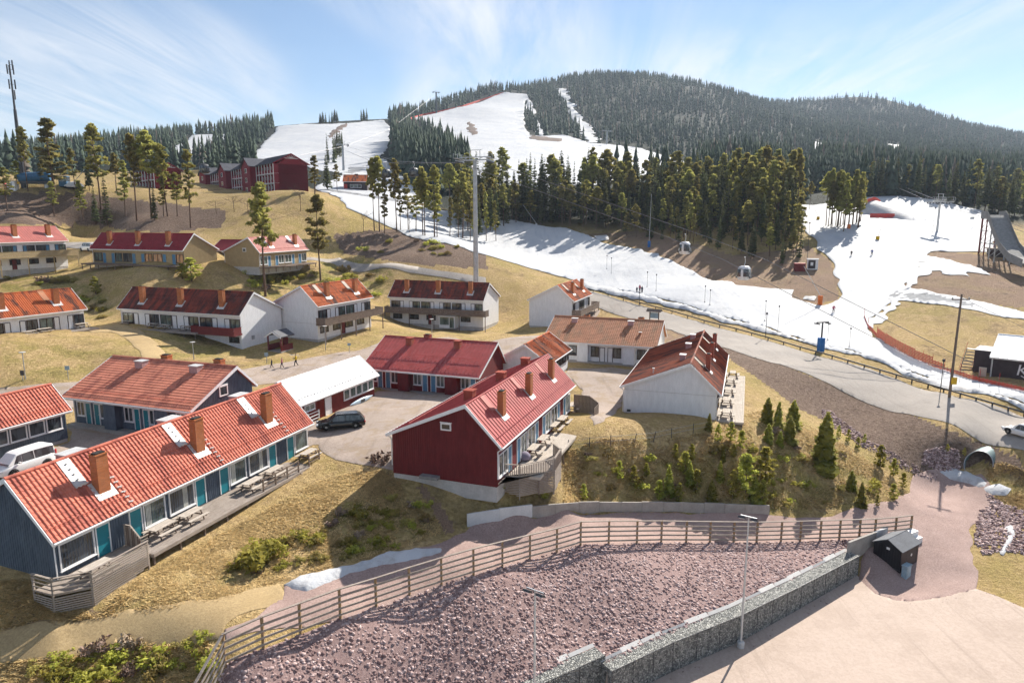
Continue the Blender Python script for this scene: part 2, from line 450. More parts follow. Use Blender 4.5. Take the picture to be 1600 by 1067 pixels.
def m_tile(name, c, old=0, oldc=(.05, .03, .028), seams=False):
    t = NT(name)
    co = t.coords()
    f = t.noise(co, .8, 5, .7); p = t.noise(co, 7, 3, .7)
    v = t.voro(t.coords(scale=(3.3, 2.9, .01)), 1, 'F1', 'Color')
    s = t.n('ShaderNodeSeparateColor'); t.l(v, s.inputs[0])
    g = t.mix(t.ramp(f, .3, .7), dk(c, .82), dk(c, 1.12))
    g = t.mix(t.math('MULTIPLY', s.outputs[0], .35), g, dk(c, .72))
    g = t.mix(t.ramp(p, .45, .8, 0, .25), g, dk(c, .6))
    if old:
        st = t.noise(t.coords(scale=(1.3, .35, .35)), .75, 6, .7, .6)
        g = t.mix(t.ramp(st, .5 - old * .22, .62, 0, .9), g, oldc)
    t.col(g); t.bump(p, .25, .02)
    return t.done(.8 if not seams else .62, .18)
def m_wood(name, lo, hi, sc=(1.2, 14, 14)):
    t = NT(name)
    co = t.coords(scale=sc)
    f = t.noise(co, 1.3, 5, .7, .3); b = t.noise(t.coords(), .9, 3)
    g = t.mix(t.ramp(f, .3, .7), lo, hi)
    g = t.mix(t.ramp(b, .35, .7, 0, .4), g, dk(lo, .8))
    t.col(g); t.bump(f, .3, .02)
    return t.done(.85, .15)
def m_brick(name, c):
    t = NT(name)
    br = t.n('ShaderNodeTexBrick')
    mp = t.n('ShaderNodeMapping'); mp.inputs['Rotation'].default_value = (PI / 2, 0, 0)
    geo = t.n('ShaderNodeTexCoord'); 
    cb = t.n('ShaderNodeCombineXYZ'); sp = t.n('ShaderNodeSeparateXYZ'); t.l(geo.outputs['Object'], sp.inputs[0])
    t.l(t.math('ADD', sp.outputs[0], sp.outputs[1]), cb.inputs[0]); t.l(sp.outputs[2], cb.inputs[1])
    t.l(cb.outputs[0], br.inputs['Vector'])
    br.inputs['Scale'].default_value = 1; br.inputs['Brick Width'].default_value = .25; br.inputs['Row Height'].default_value = .075
    br.inputs['Mortar Size'].default_value = .008
    br.inputs['Color1'].default_value = (*c, 1); br.inputs['Color2'].default_value = (*dk(c, .68), 1); br.inputs['Mortar'].default_value = (*dk((.40, .27, .2), .8), 1)
    f = t.noise(t.coords(), 1.2, 4)
    t.col(t.mix(t.ramp(f, .35, .75, 0, .45), br.outputs['Color'], dk(c, .55)))
    t.bump(br.outputs['Fac'], -.3, .02)
    return t.done(.85, .2)
def m_glass(name, tint=(.03, .035, .04)):
    t = NT(name)
    f = t.noise(t.coords(scale=(1.4, 1.4, .5)), 1.1, 3)
    t.col(t.mix(t.ramp(f, .42, .60), tint, tuple(min(1, x * 2.2 + .02) for x in tint)))
    return t.done(.06, .75)
MAT.update(
 ground=m_ground(), snow=m_snow('piste_snow', .12), dirtysnow=m_snow('old_snow', .55), meltsnow=m_snow('melting_snow', .8),
 road=m_gravel('worn_asphalt_road', (.30, .265, .235), (.39, .35, .315), .7, tracks=.6),
 yard=m_gravel('courtyard_gravel', (.28, .22, .185), (.44, .36, .305), 1, (.30, .21, .10), .35, tracks=1.2),
 lot=m_gravel('car_park_gravel', (.425, .335, .275), (.52, .415, .35), .6, (.30, .22, .17), .12, tracks=.95),
 path=m_gravel('red_crushed_gravel', (.25, .17, .15), (.45, .325, .285), 1.2),
 footpath=m_gravel('trodden_grass_path', (.29, .205, .105), (.47, .345, .185), 1),
 stonebed=m_gravel('purple_stone_dust', (.19, .122, .115), (.38, .265, .245), 1.5),
 shoulder=m_gravel('road_shoulder_soil', (.10, .07, .055), (.21, .155, .125), 1.2),
 stones=m_stones(), gabion=m_gabion(),
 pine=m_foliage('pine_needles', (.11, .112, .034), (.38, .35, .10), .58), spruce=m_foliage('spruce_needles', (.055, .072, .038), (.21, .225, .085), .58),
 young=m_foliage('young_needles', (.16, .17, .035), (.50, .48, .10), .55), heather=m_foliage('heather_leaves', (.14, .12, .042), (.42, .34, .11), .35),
 twig=m_foliage('bare_twigs', (.17, .12, .085), (.34, .25, .18), 0), straw=m_foliage('dry_straw', (.42, .30, .135), (.78, .58, .28), .25, False),
 farforest=m_farforest(),
 tile=m_tile('red_clay_tile', (.60, .185, .125), .16, (.30, .085, .065)), tile2=m_tile('salmon_clay_tile', (.62, .235, .155), .16, (.33, .11, .08)), tileor=m_tile('orange_clay_tile', (.50, .125, .042), .12),
 tileold=m_tile('weathered_dark_tile', (.30, .062, .040), .75), tilemid=m_tile('half_weathered_tile', (.34, .085, .040), .45), tilepale=m_tile('pale_terracotta_tile', (.47, .215, .12), .18, (.30, .17, .10)),
 metalred=m_tile('red_sheet_roof', (.42, .085, .080), seams=True), metaldark=m_tile('dark_red_sheet_roof', (.27, .026, .036), seams=True), metalpink=m_tile('faded_red_sheet_roof', (.46, .145, .125), seams=True),
 roofwhite=plain('white_sheet_roof', (.82, .82, .84), .5, .4, var=.06), slate=plain('dark_grey_roof', (.085, .085, .10), .6, var=.25),
 bluewall=plain('blue_grey_boards', (.095, .120, .158), .75, var=.30, stretch=(2, 2, .5)), redwall=plain('falu_red_boards', (.155, .022, .024), .8, var=.32, stretch=(2, 2, .5)), redwall2=plain('bright_red_boards', (.20, .035, .028), .8, var=.25),
 whitewall=plain('white_boards', (.78, .78, .79), .7, var=.10, stretch=(2, 2, .5)), beigewall=plain('beige_boards', (.40, .30, .165), .75, var=.14), plinth=plain('plinth_concrete', (.48, .46, .44), .9, var=.2),
 white=plain('white_paint', (.78, .77, .77), .55, var=.08), teal=plain('teal_door_paint', (.012, .20, .25), .5, .4, var=.12), bluedoor=plain('blue_door_paint', (.085, .22, .36), .5, .4, var=.12),
 brown=plain('brown_frame_paint', (.055, .030, .026), .7), maroon=plain('maroon_boards', (.17, .030, .030), .75, var=.2),
 brick=m_brick('orange_brick', (.50, .15, .042)), brickred=m_brick('red_brick', (.36, .062, .036)), soot=plain('soot_cap', (.03, .027, .025), .9),
 wood=m_wood('weathered_deck_wood', (.25, .205, .175), (.42, .36, .31)), woodd=m_wood('grey_brown_wood', (.13, .098, .078), (.26, .20, .165)), woodl=m_wood('bleached_wood', (.42, .36, .30), (.62, .55, .48)), woodfence=m_wood('fence_post_wood', (.24, .15, .075), (.38, .26, .15)),
 steel=plain('galvanised_steel', (.42, .43, .45), .45, .5, .6, var=.2), steelpale=plain('pale_steel', (.58, .57, .56), .5, .4, .2, var=.15), darksteel=plain('dark_steel', (.06, .062, .07), .5, .4, .3, var=.2),
 black=plain('black_paint', (.012, .012, .016), .45, .4, var=.2), greyroof=plain('grey_felt_roof', (.16, .165, .18), .8, var=.2), conc=plain('concrete', (.36, .33, .30), .9, var=.2, sc=.8, bump=.2), concl=plain('pale_concrete', (.62, .62, .62), .85, var=.12, sc=.8),
 glass=m_glass('window_glass'), glasst=m_glass('green_window_glass', (.06, .08, .07)), glasso=m_glass('amber_curtain_glass', (.25, .10, .03)), curtain=plain('curtain', (.55, .55, .50), .9),
 carwhite=plain('white_car_paint', (.74, .74, .74), .25, .6, var=.04), carblack=plain('black_car_paint', (.010, .012, .014), .18, .7, var=.1), rubber=plain('tyre_rubber', (.018, .018, .018), .9), rim=plain('alloy_rim', (.5, .5, .5), .35, .5, .5), redlamp=plain('red_lamp', (.5, .02, .02), .3, .6), lampglass=plain('lamp_glass', (.6, .62, .65), .15, .7),
 yellow=plain('yellow_pad', (.70, .42, .02), .7), orange=plain('orange_pad', (.72, .17, .03), .7), bluepad=plain('blue_pad', (.03, .16, .46), .7), rednet=plain('red_netting', (.62, .085, .06), .8), redbox=plain('red_container', (.48, .055, .05), .6), bluemetal=plain('blue_metal', (.045, .14, .26), .5, .4),
 hotel=plain('hotel_red_boards', (.20, .018, .030), .75, var=.12), darkhall=plain('brown_black_boards', (.058, .044, .046), .8, var=.2), bark=plain('conifer_bark', (.13, .082, .058), .95, var=.3, stretch=(3, 3, .4)), cable=plain('steel_cable', (.26, .25, .26), .5, .4, .4),
 green=plain('green_box_paint', (.10, .19, .17), .6), greyblue=plain('grey_blue_plate', (.30, .40, .46), .6), culvert=plain('corrugated_steel', (.15, .215, .22), .55, .4, .3, var=.3), kayak=plain('pale_blue_hull', (.42, .55, .66), .4, .5), skin=plain('skin', (.45, .27, .19), .7),
 navy=plain('navy_cloth', (.025, .03, .06), .9), yellowcloth=plain('yellow_jacket', (.68, .46, .02), .8), pinkcloth=plain('pink_cloth', (.5, .14, .2), .8), bluecloth=plain('blue_cloth', (.04, .09, .3), .8), darkcloth=plain('dark_cloth', (.03, .03, .035), .9), gondolaw=plain('cabin_white_shell', (.66, .66, .68), .3, .5), pinkbox=plain('pink_plate', (.44, .27, .26), .7), bean=plain('grey_violet_fabric', (.22, .19, .25), .9), ledge=plain('grey_stone_step', (.27, .26, .25), .9), tarp=plain('pale_geotextile', (.56, .54, .52), .9, var=.1))

# ------------------------------------------------------------------ mesh helpers
class MB:
    def __init__(s): s.v = []; s.f = []; s.mi = []; s.cur = 0
    def add(s, vs, fs):
        k = len(s.v); s.v += [tuple(map(float, p)) for p in vs]
        for f in fs: s.f.append(tuple(i + k for i in f)); s.mi.append(s.cur)
        return s
    def box(s, c, d, rz=0, M=None):
        x, y, z = d[0] / 2, d[1] / 2, d[2] / 2
        P = [(-x, -y, -z), (x, -y, -z), (x, y, -z), (-x, y, -z), (-x, -y, z), (x, -y, z), (x, y, z), (-x, y, z)]
        if M is not None: P = [tuple(M @ Vector(p) + Vector(c)) for p in P]
        else:
            cr, sr = math.cos(rz), math.sin(rz)
            P = [(c[0] + p[0] * cr - p[1] * sr, c[1] + p[0] * sr + p[1] * cr, c[2] + p[2]) for p in P]
        return s.add(P, [(0, 3, 2, 1), (4, 5, 6, 7), (0, 1, 5, 4), (1, 2, 6, 5), (2, 3, 7, 6), (3, 0, 4, 7)])
    def b2(s, x0, x1, y0, y1, z0, z1):
        return s.box(((x0 + x1) / 2, (y0 + y1) / 2, (z0 + z1) / 2), (abs(x1 - x0), abs(y1 - y0), abs(z1 - z0)))
    def bar(s, p, q, w, h=None):
        """square bar from p to q"""
        h = h or w; p = Vector(p); q = Vector(q); d = q - p; L = d.length
        if L < 1e-6: return s
        Rm = d.to_track_quat('X', 'Z').to_matrix()
        return s.box(tuple((p + q) / 2), (L, w, h), M=Rm)
    def tube(s, p, q, r, r2=None, nn=8, cap=True):
        r2 = r if r2 is None else r2; p = Vector(p); q = Vector(q); d = q - p
        Rm = d.to_track_quat('Z', 'Y').to_matrix() if d.length > 1e-9 else Matrix.Identity(3)
        P = []
        for (c, rr) in ((p, r), (q, r2)):
            for i in range(nn):
                a = 2 * PI * i / nn; P.append(tuple(c + Rm @ Vector((rr * math.cos(a), rr * math.sin(a), 0))))
        F = [(i, (i + 1) % nn, nn + (i + 1) % nn, nn + i) for i in range(nn)]
        if cap: F += [tuple(range(nn - 1, -1, -1)), tuple(range(nn, 2 * nn))]
        return s.add(P, F)
    def path(s, pts, r, nn=6):
        for a, b in zip(pts[:-1], pts[1:]): s.tube(a, b, r, nn=nn, cap=True)
        return s
    def prism(s, poly, axis, a, b):
        """extrude a 2D polygon between a and b along axis (0 x, 1 y, 2 z)"""
        def mkp(p, w): 
            q = list(p); q.insert(axis, w); return tuple(q)
        m = len(poly); P = [mkp(p, a) for p in poly] + [mkp(p, b) for p in poly]
        F = [tuple(range(m)), tuple(range(2 * m - 1, m - 1, -1))] + [(i, m + i, m + (i + 1) % m, (i + 1) % m) for i in range(m)]
        return s.add(P, F)
    def lathe(s, prof, c=(0, 0, 0), nn=12, axis=2):
        P = []; m = len(prof)
        for r, z in prof:
            for i in range(nn):
                a = 2 * PI * i / nn; q = [r * math.cos(a), r * math.sin(a)]; q.insert(axis, z)
                P.append((q[0] + c[0], q[1] + c[1], q[2] + c[2]))
        F = []
        for k in range(m - 1):
            for i in range(nn): F.append((k * nn + i, k * nn + (i + 1) % nn, (k + 1) * nn + (i + 1) % nn, (k + 1) * nn + i))
        F += [tuple(range(nn - 1, -1, -1)), tuple(range((m - 1) * nn, m * nn))]
        return s.add(P, F)
    def mesh(s, name, mats, smooth=False):
        me = bpy.data.meshes.new(name); me.from_pydata(s.v, [], s.f)
        if not isinstance(mats, (list, tuple)): mats = [mats]
        for m in mats: me.materials.append(MAT[m] if isinstance(m, str) else m)
        if len(mats) > 1: me.polygons.foreach_set('material_index', s.mi)
        if smooth: me.polygons.foreach_set('use_smooth', [True] * len(me.polygons))
        me.update()
        return me
def link(name, data, parent=None):
    o = bpy.data.objects.new(name, data); COL.objects.link(o)
    if parent is not None: o.parent = parent
    return o
def part(name, mb, mats, parent, smooth=False, **props):
    o = link(name, mb.mesh(name, mats, smooth), parent)
    for k, v in props.items(): o[k] = v
    return o
def tag(o, label, cat, group=None, kind=None):
    if label: o['label'] = label
    if cat: o['category'] = cat
    if group: o['group'] = group
    if kind: o['kind'] = kind
    return o
def thing(name, label, cat, loc=(0, 0, 0), rz=0, group=None):
    o = bpy.data.objects.new(name, None); COL.objects.link(o); o.empty_display_size = .3
    o.location = tuple(float(x) for x in loc); o.rotation_euler = (0, 0, rz)
    return tag(o, label, cat, group)
def dup(root, loc, rz, label, group=None, scale=None):
    r = root.copy(); COL.objects.link(r); r.location = tuple(float(x) for x in loc); r.rotation_euler = (0, 0, rz)
    r['label'] = label
    if group: r['group'] = group
    if scale is not None: r.scale = (scale,) * 3 if isinstance(scale, (int, float)) else scale
    for ch in list(root.children):
        c = ch.copy(); COL.objects.link(c); c.parent = r
        for g in list(ch.children):
            d = g.copy(); COL.objects.link(d); d.parent = c
    return r
def npmesh(name, V, F, mat, attrs=None, smooth=False):
    """V (n,3) float, F (m,k) int"""
    V = np.asarray(V, np.float32); F = np.asarray(F, np.int32)
    me = bpy.data.meshes.new(name); k = F.shape[1]
    me.vertices.add(len(V)); me.vertices.foreach_set('co', V.ravel())
    me.loops.add(F.size); me.loops.foreach_set('vertex_index', F.ravel())
    me.polygons.add(len(F)); me.polygons.foreach_set('loop_start', np.arange(0, F.size, k, dtype=np.int32))
    if smooth: me.polygons.foreach_set('use_smooth', np.ones(len(F), bool))
    for an, av in (attrs or {}).items():
        av = np.asarray(av, np.float32)
        if av.ndim == 2:
            at = me.attributes.new(an, 'FLOAT_COLOR', 'POINT'); at.data.foreach_set('color', av.ravel())
        else:
            at = me.attributes.new(an, 'FLOAT', 'POINT'); at.data.foreach_set('value', av)
    me.materials.append(MAT[mat] if isinstance(mat, str) else mat)
    me.update(calc_edges=True); me.validate()
    return me

# ------------------------------------------------------------------ ground zones (outlines in photograph pixels, carried onto the terrain)
def wpoly(pxs, sub=0, jit=0, seed=0):
    """pixel outline -> ground outline, optionally with an uneven edge"""
    P = [hit(*p)[:2] for p in pxs]
    if not sub: return [tuple(p) for p in P]
    rnd = random.Random(seed); out = []
    for i, a in enumerate(P):
        b = P[(i + 1) % len(P)]; L = float(np.hypot(*(b - a))); yy = (a[1] + b[1]) / 2
        m = max(1, min(60, int(L / (sub * max(.5, yy / 60)))))
        nrm = np.array([-(b - a)[1], (b - a)[0]]) / (L + 1e-9)
        for k in range(m):
            q = a + (b - a) * k / m
            out.append(tuple(q + nrm * (rnd.random() - .5) * 2 * jit * max(.5, yy / 60)))
    return out
Pj = proj(GX, GY, GZ)
JX = Pj[0] + vnoise(GX, GY, 9) * 26 * 60 / np.maximum(GY, 40); JY = Pj[1] + vnoise(GX + 50, GY + 9, 6) * 14 * 60 / np.maximum(GY, 40)
zone = np.zeros((NS, NA, 4), np.float32); zone[..., 3] = 1
def paint(ch, poly, val=1., lo=0, hi=1e9):
    k = in_poly(JX, JY, poly) & (GY > lo) & (GY < hi)
    zone[..., ch] = np.where(k, np.maximum(zone[..., ch], val), zone[..., ch])
# bare earth
paint(0, [(1090,520),(1160,540),(1300,600),(1440,655),(1600,715),(1600,750),(1540,720),(1500,735),(1430,735),(1340,690),(1240,640),(1190,600),(1140,560)], .85, 60, 160)
paint(0, [(-300,300),(130,300),(260,318),(350,330),(345,355),(250,365),(120,352),(-300,350)], .8, 130, 210)
paint(0, [(520,365),(620,358),(760,372),(760,420),(640,412),(540,398)], .8, 130, 230)
paint(0, [(0,905),(60,900),(160,960),(140,985),(20,1000),(0,1010)], .45, 20, 60)
paint(0, [(610,725),(780,760),(740,812),(690,850),(620,845),(560,800),(580,760)], .40, 30, 60)
paint(0, [(1050,520),(1130,530),(1180,590),(1140,560),(1090,545)], .8, 80, 160)
# reddish, trampled or gravelly earth
paint(2, [(1410,395),(1450,388),(1600,410),(1700,420),(1700,475),(1600,480),(1440,462),(1400,452),(1425,420)], .8, 100, 230)
paint(2, [(1080,400),(1180,395),(1260,385),(1300,405),(1315,440),(1310,470),(1240,478),(1150,450),(1090,432)], .75, 120, 230)
paint(2, [(880,340),(1000,360),(1100,385),(1180,405),(1100,440),(1040,405),(990,388),(880,362)], .7, 150, 230)
paint(2, [(1345,345),(1400,340),(1480,372),(1470,378),(1400,362),(1360,372),(1335,368)], .9, 180, 300)
paint(2, [(960,512),(1060,515),(1110,540),(1080,560),(1040,545)], .6, 80, 160)
paint(2, [(650,755),(665,752),(700,800),(712,830),(690,835),(672,790)], .7, 35, 60)
# greener, heathery ground
for poly, val in [([(340,880),(420,830),(520,790),(600,770),(640,800),(640,850),(560,870),(430,900),(345,920)], .8),
                  ([(880,700),(960,690),(1160,660),(1220,640),(1290,680),(1420,760),(1420,790),(1200,800),(900,790)], .45),
                  ([(0,1020),(120,1000),(330,975),(345,1067),(0,1067)], .9),
                  ([(0,430),(120,430),(170,470),(190,500),(150,505),(0,450)], .7), ([(370,418),(560,405),(620,420),(600,470),(540,455),(430,470),(400,455)], .85),
                  ([(0,530),(120,540),(220,560),(200,600),(0,600)], .45), ([(250,515),(370,520),(360,560),(230,560)], .5),
                  ([(760,790),(1210,790),(1210,812),(760,812)], .6), ([(1500,700),(1600,740),(1600,800),(1540,790)], .5)]:
    paint(1, poly, val, 20, 200)
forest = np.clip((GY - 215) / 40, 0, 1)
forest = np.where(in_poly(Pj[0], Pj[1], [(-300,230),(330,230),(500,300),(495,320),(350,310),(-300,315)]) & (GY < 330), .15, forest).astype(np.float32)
V = np.stack([GX, GY, GZ], -1).reshape(-1, 3)
idx = np.arange(NS * NA).reshape(NS, NA)
F = np.stack([idx[:-1, :-1], idx[:-1, 1:], idx[1:, 1:], idx[1:, :-1]], -1).reshape(-1, 4)
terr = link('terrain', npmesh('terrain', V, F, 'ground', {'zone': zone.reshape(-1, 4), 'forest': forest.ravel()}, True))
tag(terr, 'dry grass hillside rising to the wooded mountain', None, kind='structure')
TRI = np.arctan(1)
def sheet(name, poly, mat, off, label, kind='structure', cat=None, hump=0, group=None):
    """a thin layer of its own material lying on the ground inside the world outline poly"""
    xs = [p[0] for p in poly]; ys = [p[1] for p in poly]
    bb = (GX > min(xs) - 5) & (GX < max(xs) + 5) & (GY > min(ys) - 5) & (GY < max(ys) + 5)
    ii = in_poly(GX, GY, poly) & bb
    fsel = (ii[:-1, :-1] | ii[:-1, 1:] | ii[1:, 1:] | ii[1:, :-1])
    js, ks = np.nonzero(fsel)
    if len(js) == 0: return None
    quads = np.stack([idx[js, ks], idx[js, ks + 1], idx[js + 1, ks + 1], idx[js + 1, ks]], -1)
    used, inv = np.unique(quads.ravel(), return_inverse=True)
    x = GX.ravel()[used].copy(); y = GY.ravel()[used].copy(); inn = ii.ravel()[used]
    d, qx, qy = dist_poly(x, y, poly)
    x = np.where(inn, x, qx); y = np.where(inn, y, qy)
    lift = off * np.maximum(1, y / 60) * np.where(inn, 1, .55)
    if hump: lift = lift + hump * np.clip(d / (3 * max(hump, .05)), 0, 1) ** .7 * inn * (1 + vnoise(x, y, 1.1) * 1.2)
    z = gz(x, y) + lift
    o = link(name, npmesh(name, np.stack([x, y, z], -1), inv.reshape(-1, 4), mat, None, True))
    return tag(o, label, cat, group, kind)
# roads, yards, paths
lot = [(w[0] - .1, w[1] + .1) for w in WALL] + [(w[0] - .1, w[1] + .1) for w in WALL2] + [(-14, 11), (60, 11), (75, 40)] + [tuple(at_z(px, py, ZP)[:2]) for px, py in [(1700,985),(1600,950),(1560,932),(1520,918),(1480,930),(1440,938),(1400,938),(1365,926)]]
sheet('car_park', lot, 'lot', .05, 'pale gravel car park below the stone wall')
pathpoly = wpoly([(440,935),(445,915),(560,880),(690,850),(735,824),(835,808),(905,802),(1000,802),(1200,804),(1300,806),(1400,785),(1425,765),(1430,745),(1450,735),(1490,735),(1530,742),(1560,770),(1545,790),(1515,830),(1520,870),(1530,905),(1522,919),(1480,932),(1440,940),(1400,940),(1365,928),(1342,905),(1342,872),(1425,836),(1360,842),(1146,849),(1000,850),(907,853),(740,903),(532,972),(420,985),(352,1000),(352,985),(400,965)], 1.2, .25, 3)
sheet('gravel_path', pathpoly, 'path', .06, 'reddish crushed gravel path behind the wooden fence')
sheet('trodden_path', wpoly([(0,1035),(0,985),(90,975),(200,955),(330,935),(440,912),(445,940),(350,975),(345,1000),(200,1000),(80,1030)], 1.2, .3, 5), 'footpath', .05, 'trodden pale grass path below the blue house')
roadpoly = wpoly([(1750,765),(1600,704),(1440,652),(1300,602),(1180,560),(1080,528),(1000,502),(930,480),(885,466),(890,448),(925,456),(1000,478),(1100,506),(1200,533),(1300,562),(1400,592),(1500,622),(1600,652),(1750,700)])
sheet('road', roadpoly, 'road', .07, 'pale worn asphalt road running along the ski slope')
yard = wpoly([(-60,790),(-60,760),(0,735),(110,690),(110,660),(240,672),(300,690),(400,640),(500,660),(590,612),(720,612),(760,615),(740,640),(620,680),(611,720),(620,735),(580,730),(520,720),(495,700),(500,690),(440,720),(200,800)], 1.5, .3, 8)
sheet('courtyard', yard, 'yard', .05, 'gravel courtyard between the red and blue row houses')
sheet('courtyard', wpoly([(890,575),(1000,578),(1020,560),(980,600),(968,640),(945,660),(925,665),(918,625),(905,605),(885,590)], 1.2, .25, 9), 'yard', .05, 'gravel yard between the red and white gables')
sheet('village_road', wpoly([(-120,640),(-120,605),(0,607),(100,597),(230,588),(330,582),(420,570),(500,556),(560,548),(620,530),(700,527),(760,535),(880,520),(905,500),(925,480),(935,485),(925,510),(900,540),(800,560),(600,552),(560,575),(400,602),(300,605),(100,640),(0,640)], 1.5, .2, 11), 'yard', .05, 'pale gravel village road below the lawns')
sheet('upper_road', wpoly([(90,386),(130,389),(145,394),(150,383),(128,379),(95,380)], 2, .1, 12), 'road', .05, 'short stretch of upper road beside the beige houses')
sheet('upper_road', wpoly([(470,404),(530,403),(600,412),(700,424),(760,434),(760,446),(690,434),(590,421),(520,412),(470,410)], 2, .1, 13), 'road', .05, 'upper road climbing past the pines')
sheet('footpath', wpoly([(138,512),(188,506),(215,515),(250,540),(262,562),(225,560),(200,532),(170,518),(142,520)], 1, .15, 14), 'footpath', .05, 'worn footpath between the two lawns')
SNOW = {}
def snow(name, px, label, jit=.25, mat='snow', off=.10, sub=1.2, hump=0, seed=1, group=None):
    SNOW[label] = px
    return sheet(name, wpoly(px, sub, jit, seed), mat, off, label, hump=hump, group=group)
snow('ski_piste', [(495,296),(560,303),(640,320),(720,334),(800,345),(880,358),(930,374),(990,388),(1045,408),(1082,424),(1110,438),(1150,446),(1235,453),(1233,466),(1285,480),(1312,470),(1312,445),(1302,412),(1275,385),(1254,352),(1250,322),(1300,318),(1350,310),(1400,308),(1480,318),(1545,334),(1560,360),(1548,396),(1450,393),(1445,400),(1462,404),(1438,420),(1415,445),(1420,452),(1520,470),(1600,488),(1700,500),(1700,515),(1600,500),(1500,482),(1400,470),(1372,488),(1354,506),(1352,516),(1368,527),(1400,546),(1440,566),(1480,580),(1540,598),(1600,612),(1720,640),(1720,665),(1600,632),(1500,604),(1400,572),(1283,538),(1200,513),(1100,486),(1000,461),(915,441),(850,425),(760,400),(680,378),(600,352),(540,325)], 'lower ski slope of groomed snow crossing behind the road', .3, seed=21)
snow('snow_bank', [(905,446),(1000,470),(1100,495),(1200,521),(1283,545),(1400,580),(1500,612),(1600,642),(1720,680),(1720,668),(1600,633),(1500,605),(1400,573),(1283,539),(1200,514),(1100,487),(1000,462),(915,442)], 'grey ploughed snow bank along the road edge', .35, 'dirtysnow', .12, 1.0, .35, 22)
snow('ski_piste', [(330,262),(395,243),(415,222),(433,200),(500,196),(602,189),(614,210),(606,228),(595,246),(570,262),(550,275),(520,270),(480,260),(430,257),(380,260)], 'left hand ski slope above the red hotel', .15, seed=23)
snow('ski_piste', [(645,185),(724,168),(787,146),(825,149),(822,165),(818,185),(826,212),(850,214),(880,212),(920,225),(960,228),(1000,233),(1040,245),(1080,257),(1060,275),(950,290),(850,294),(780,290),(725,275),(690,232),(665,205)], 'wide central ski slope below the summit', .15, seed=24)
snow('ski_piste', [(868,139),(884,141),(892,160),(907,180),(922,200),(938,224),(915,224),(905,205),(890,180),(874,155)], 'narrow patchy snow chute right of the central slope', .5, 'dirtysnow', seed=25)
snow('ski_piste', [(822,150),(832,160),(840,190),(852,213),(843,213),(832,185),(825,165)], 'thin snow strip between two stands of spruce', .2, seed=26)
snow('ski_piste', [(250,252),(272,232),(300,213),(330,211),(372,210),(366,217),(330,226),(342,236),(312,246),(272,254)], 'far left small ski run among the trees', .2, seed=27)
snow('ski_piste', [(1237,268),(1240,255),(1266,241),(1271,223),(1291,226),(1285,241),(1267,262),(1258,292),(1246,296)], 'winding snow strip through the right hand forest', .2, seed=28)
snow('snow_clearing', [(1386,226),(1409,229),(1403,239),(1388,247)], 'snow clearing high in the right hand forest', .2, seed=29)
snow('snow_clearing', [(1533,237),(1573,228),(1575,236),(1545,242)], 'thin snow clearing near the right edge of the forest', .2, seed=30)
snow('snow_clearing', [(-60,258),(0,252),(60,250),(62,262),(0,268),(-60,272)], 'snow field behind the pines at the far left', .2, seed=31)
snow('snow_patch', [(442,913),(470,900),(540,885),(610,862),(650,857),(692,857),(690,865),(655,874),(600,884),(575,890),(545,898),(500,918),(478,926),(455,922)], 'long melting snow patch on the gravel path', .12, 'meltsnow', .05, .5, .28, 32)
snow('snow_patch', [(1468,738),(1490,733),(1512,736),(1530,748),(1545,762),(1530,762),(1505,752),(1480,748)], 'dirty snow patch in front of the culvert', .2, 'meltsnow', .08, .6, .25, 33)
snow('snow_patch', [(1535,762),(1560,757),(1578,764),(1572,774),(1548,774)], 'rounded snow heap beside the path', .15, 'meltsnow', .08, .6, .3, 34)
snow('snow_patch', [(1566,822),(1580,820),(1586,832),(1578,850),(1568,868),(1562,866),(1568,850),(1574,836)], 'thin snow streak among the stones at the right edge', .12, 'meltsnow', .06, .5, .2, 35)
snow('snow_patch', [(1258,463),(1275,464),(1272,470),(1255,468)], 'small snow patch on the bare island', .1, 'meltsnow', .08, .6, .1, 36)
snow('snow_patch', [(1400,455),(1440,458),(1500,470),(1540,476),(1520,482),(1460,474),(1395,466)], 'patchy thawing snow beside the right hand track', .5, 'dirtysnow', .1, .8, 0, 37)
snow('snow_patch', [(928,370),(948,368),(952,376),(935,378)], 'small snow patch below the forest edge', .15, 'meltsnow', .08, .6, .1, 38)
snow('ski_piste', [(546,262),(570,262),(598,248),(615,262),(640,285),(660,318),(600,316),(520,302),(490,297),(500,288),(530,280)], 'level snow field around the small dark lodge', .2, seed=39)
snow('snow_patch', [(1448,400),(1430,425),(1405,455),(1385,475),(1353,508),(1363,514),(1397,480),(1424,452),(1444,427),(1466,406)], 'dirty thawing edge of the piste towards the brown field', .6, 'dirtysnow', .12, .7, 0, 40)
snow('snow_patch', [(1425,408),(1470,405),(1510,415),(1540,428),(1500,432),(1450,424)], 'thin snow remnants on the brown field', .9, 'dirtysnow', .10, .6, 0, 41)
sheet('bare_patch', wpoly([(728,194),(736,192),(743,200),(746,212),(738,214),(731,206)], 1, .2, 51), 'shoulder', .13, 'brown bare patch on the central ski slope')
sheet('bare_patch', wpoly([(541,194),(546,196),(532,206),(521,216),(512,224),(508,221),(520,208),(532,198)], 1, .2, 52), 'shoulder', .13, 'brown bare streak splitting the left ski slope')
sheet('bare_patch', wpoly([(826,213),(848,216),(880,219),(872,224),(845,222),(828,219)], 1, .2, 53), 'shoulder', .13, 'brown bare streak below the two spruce stands')

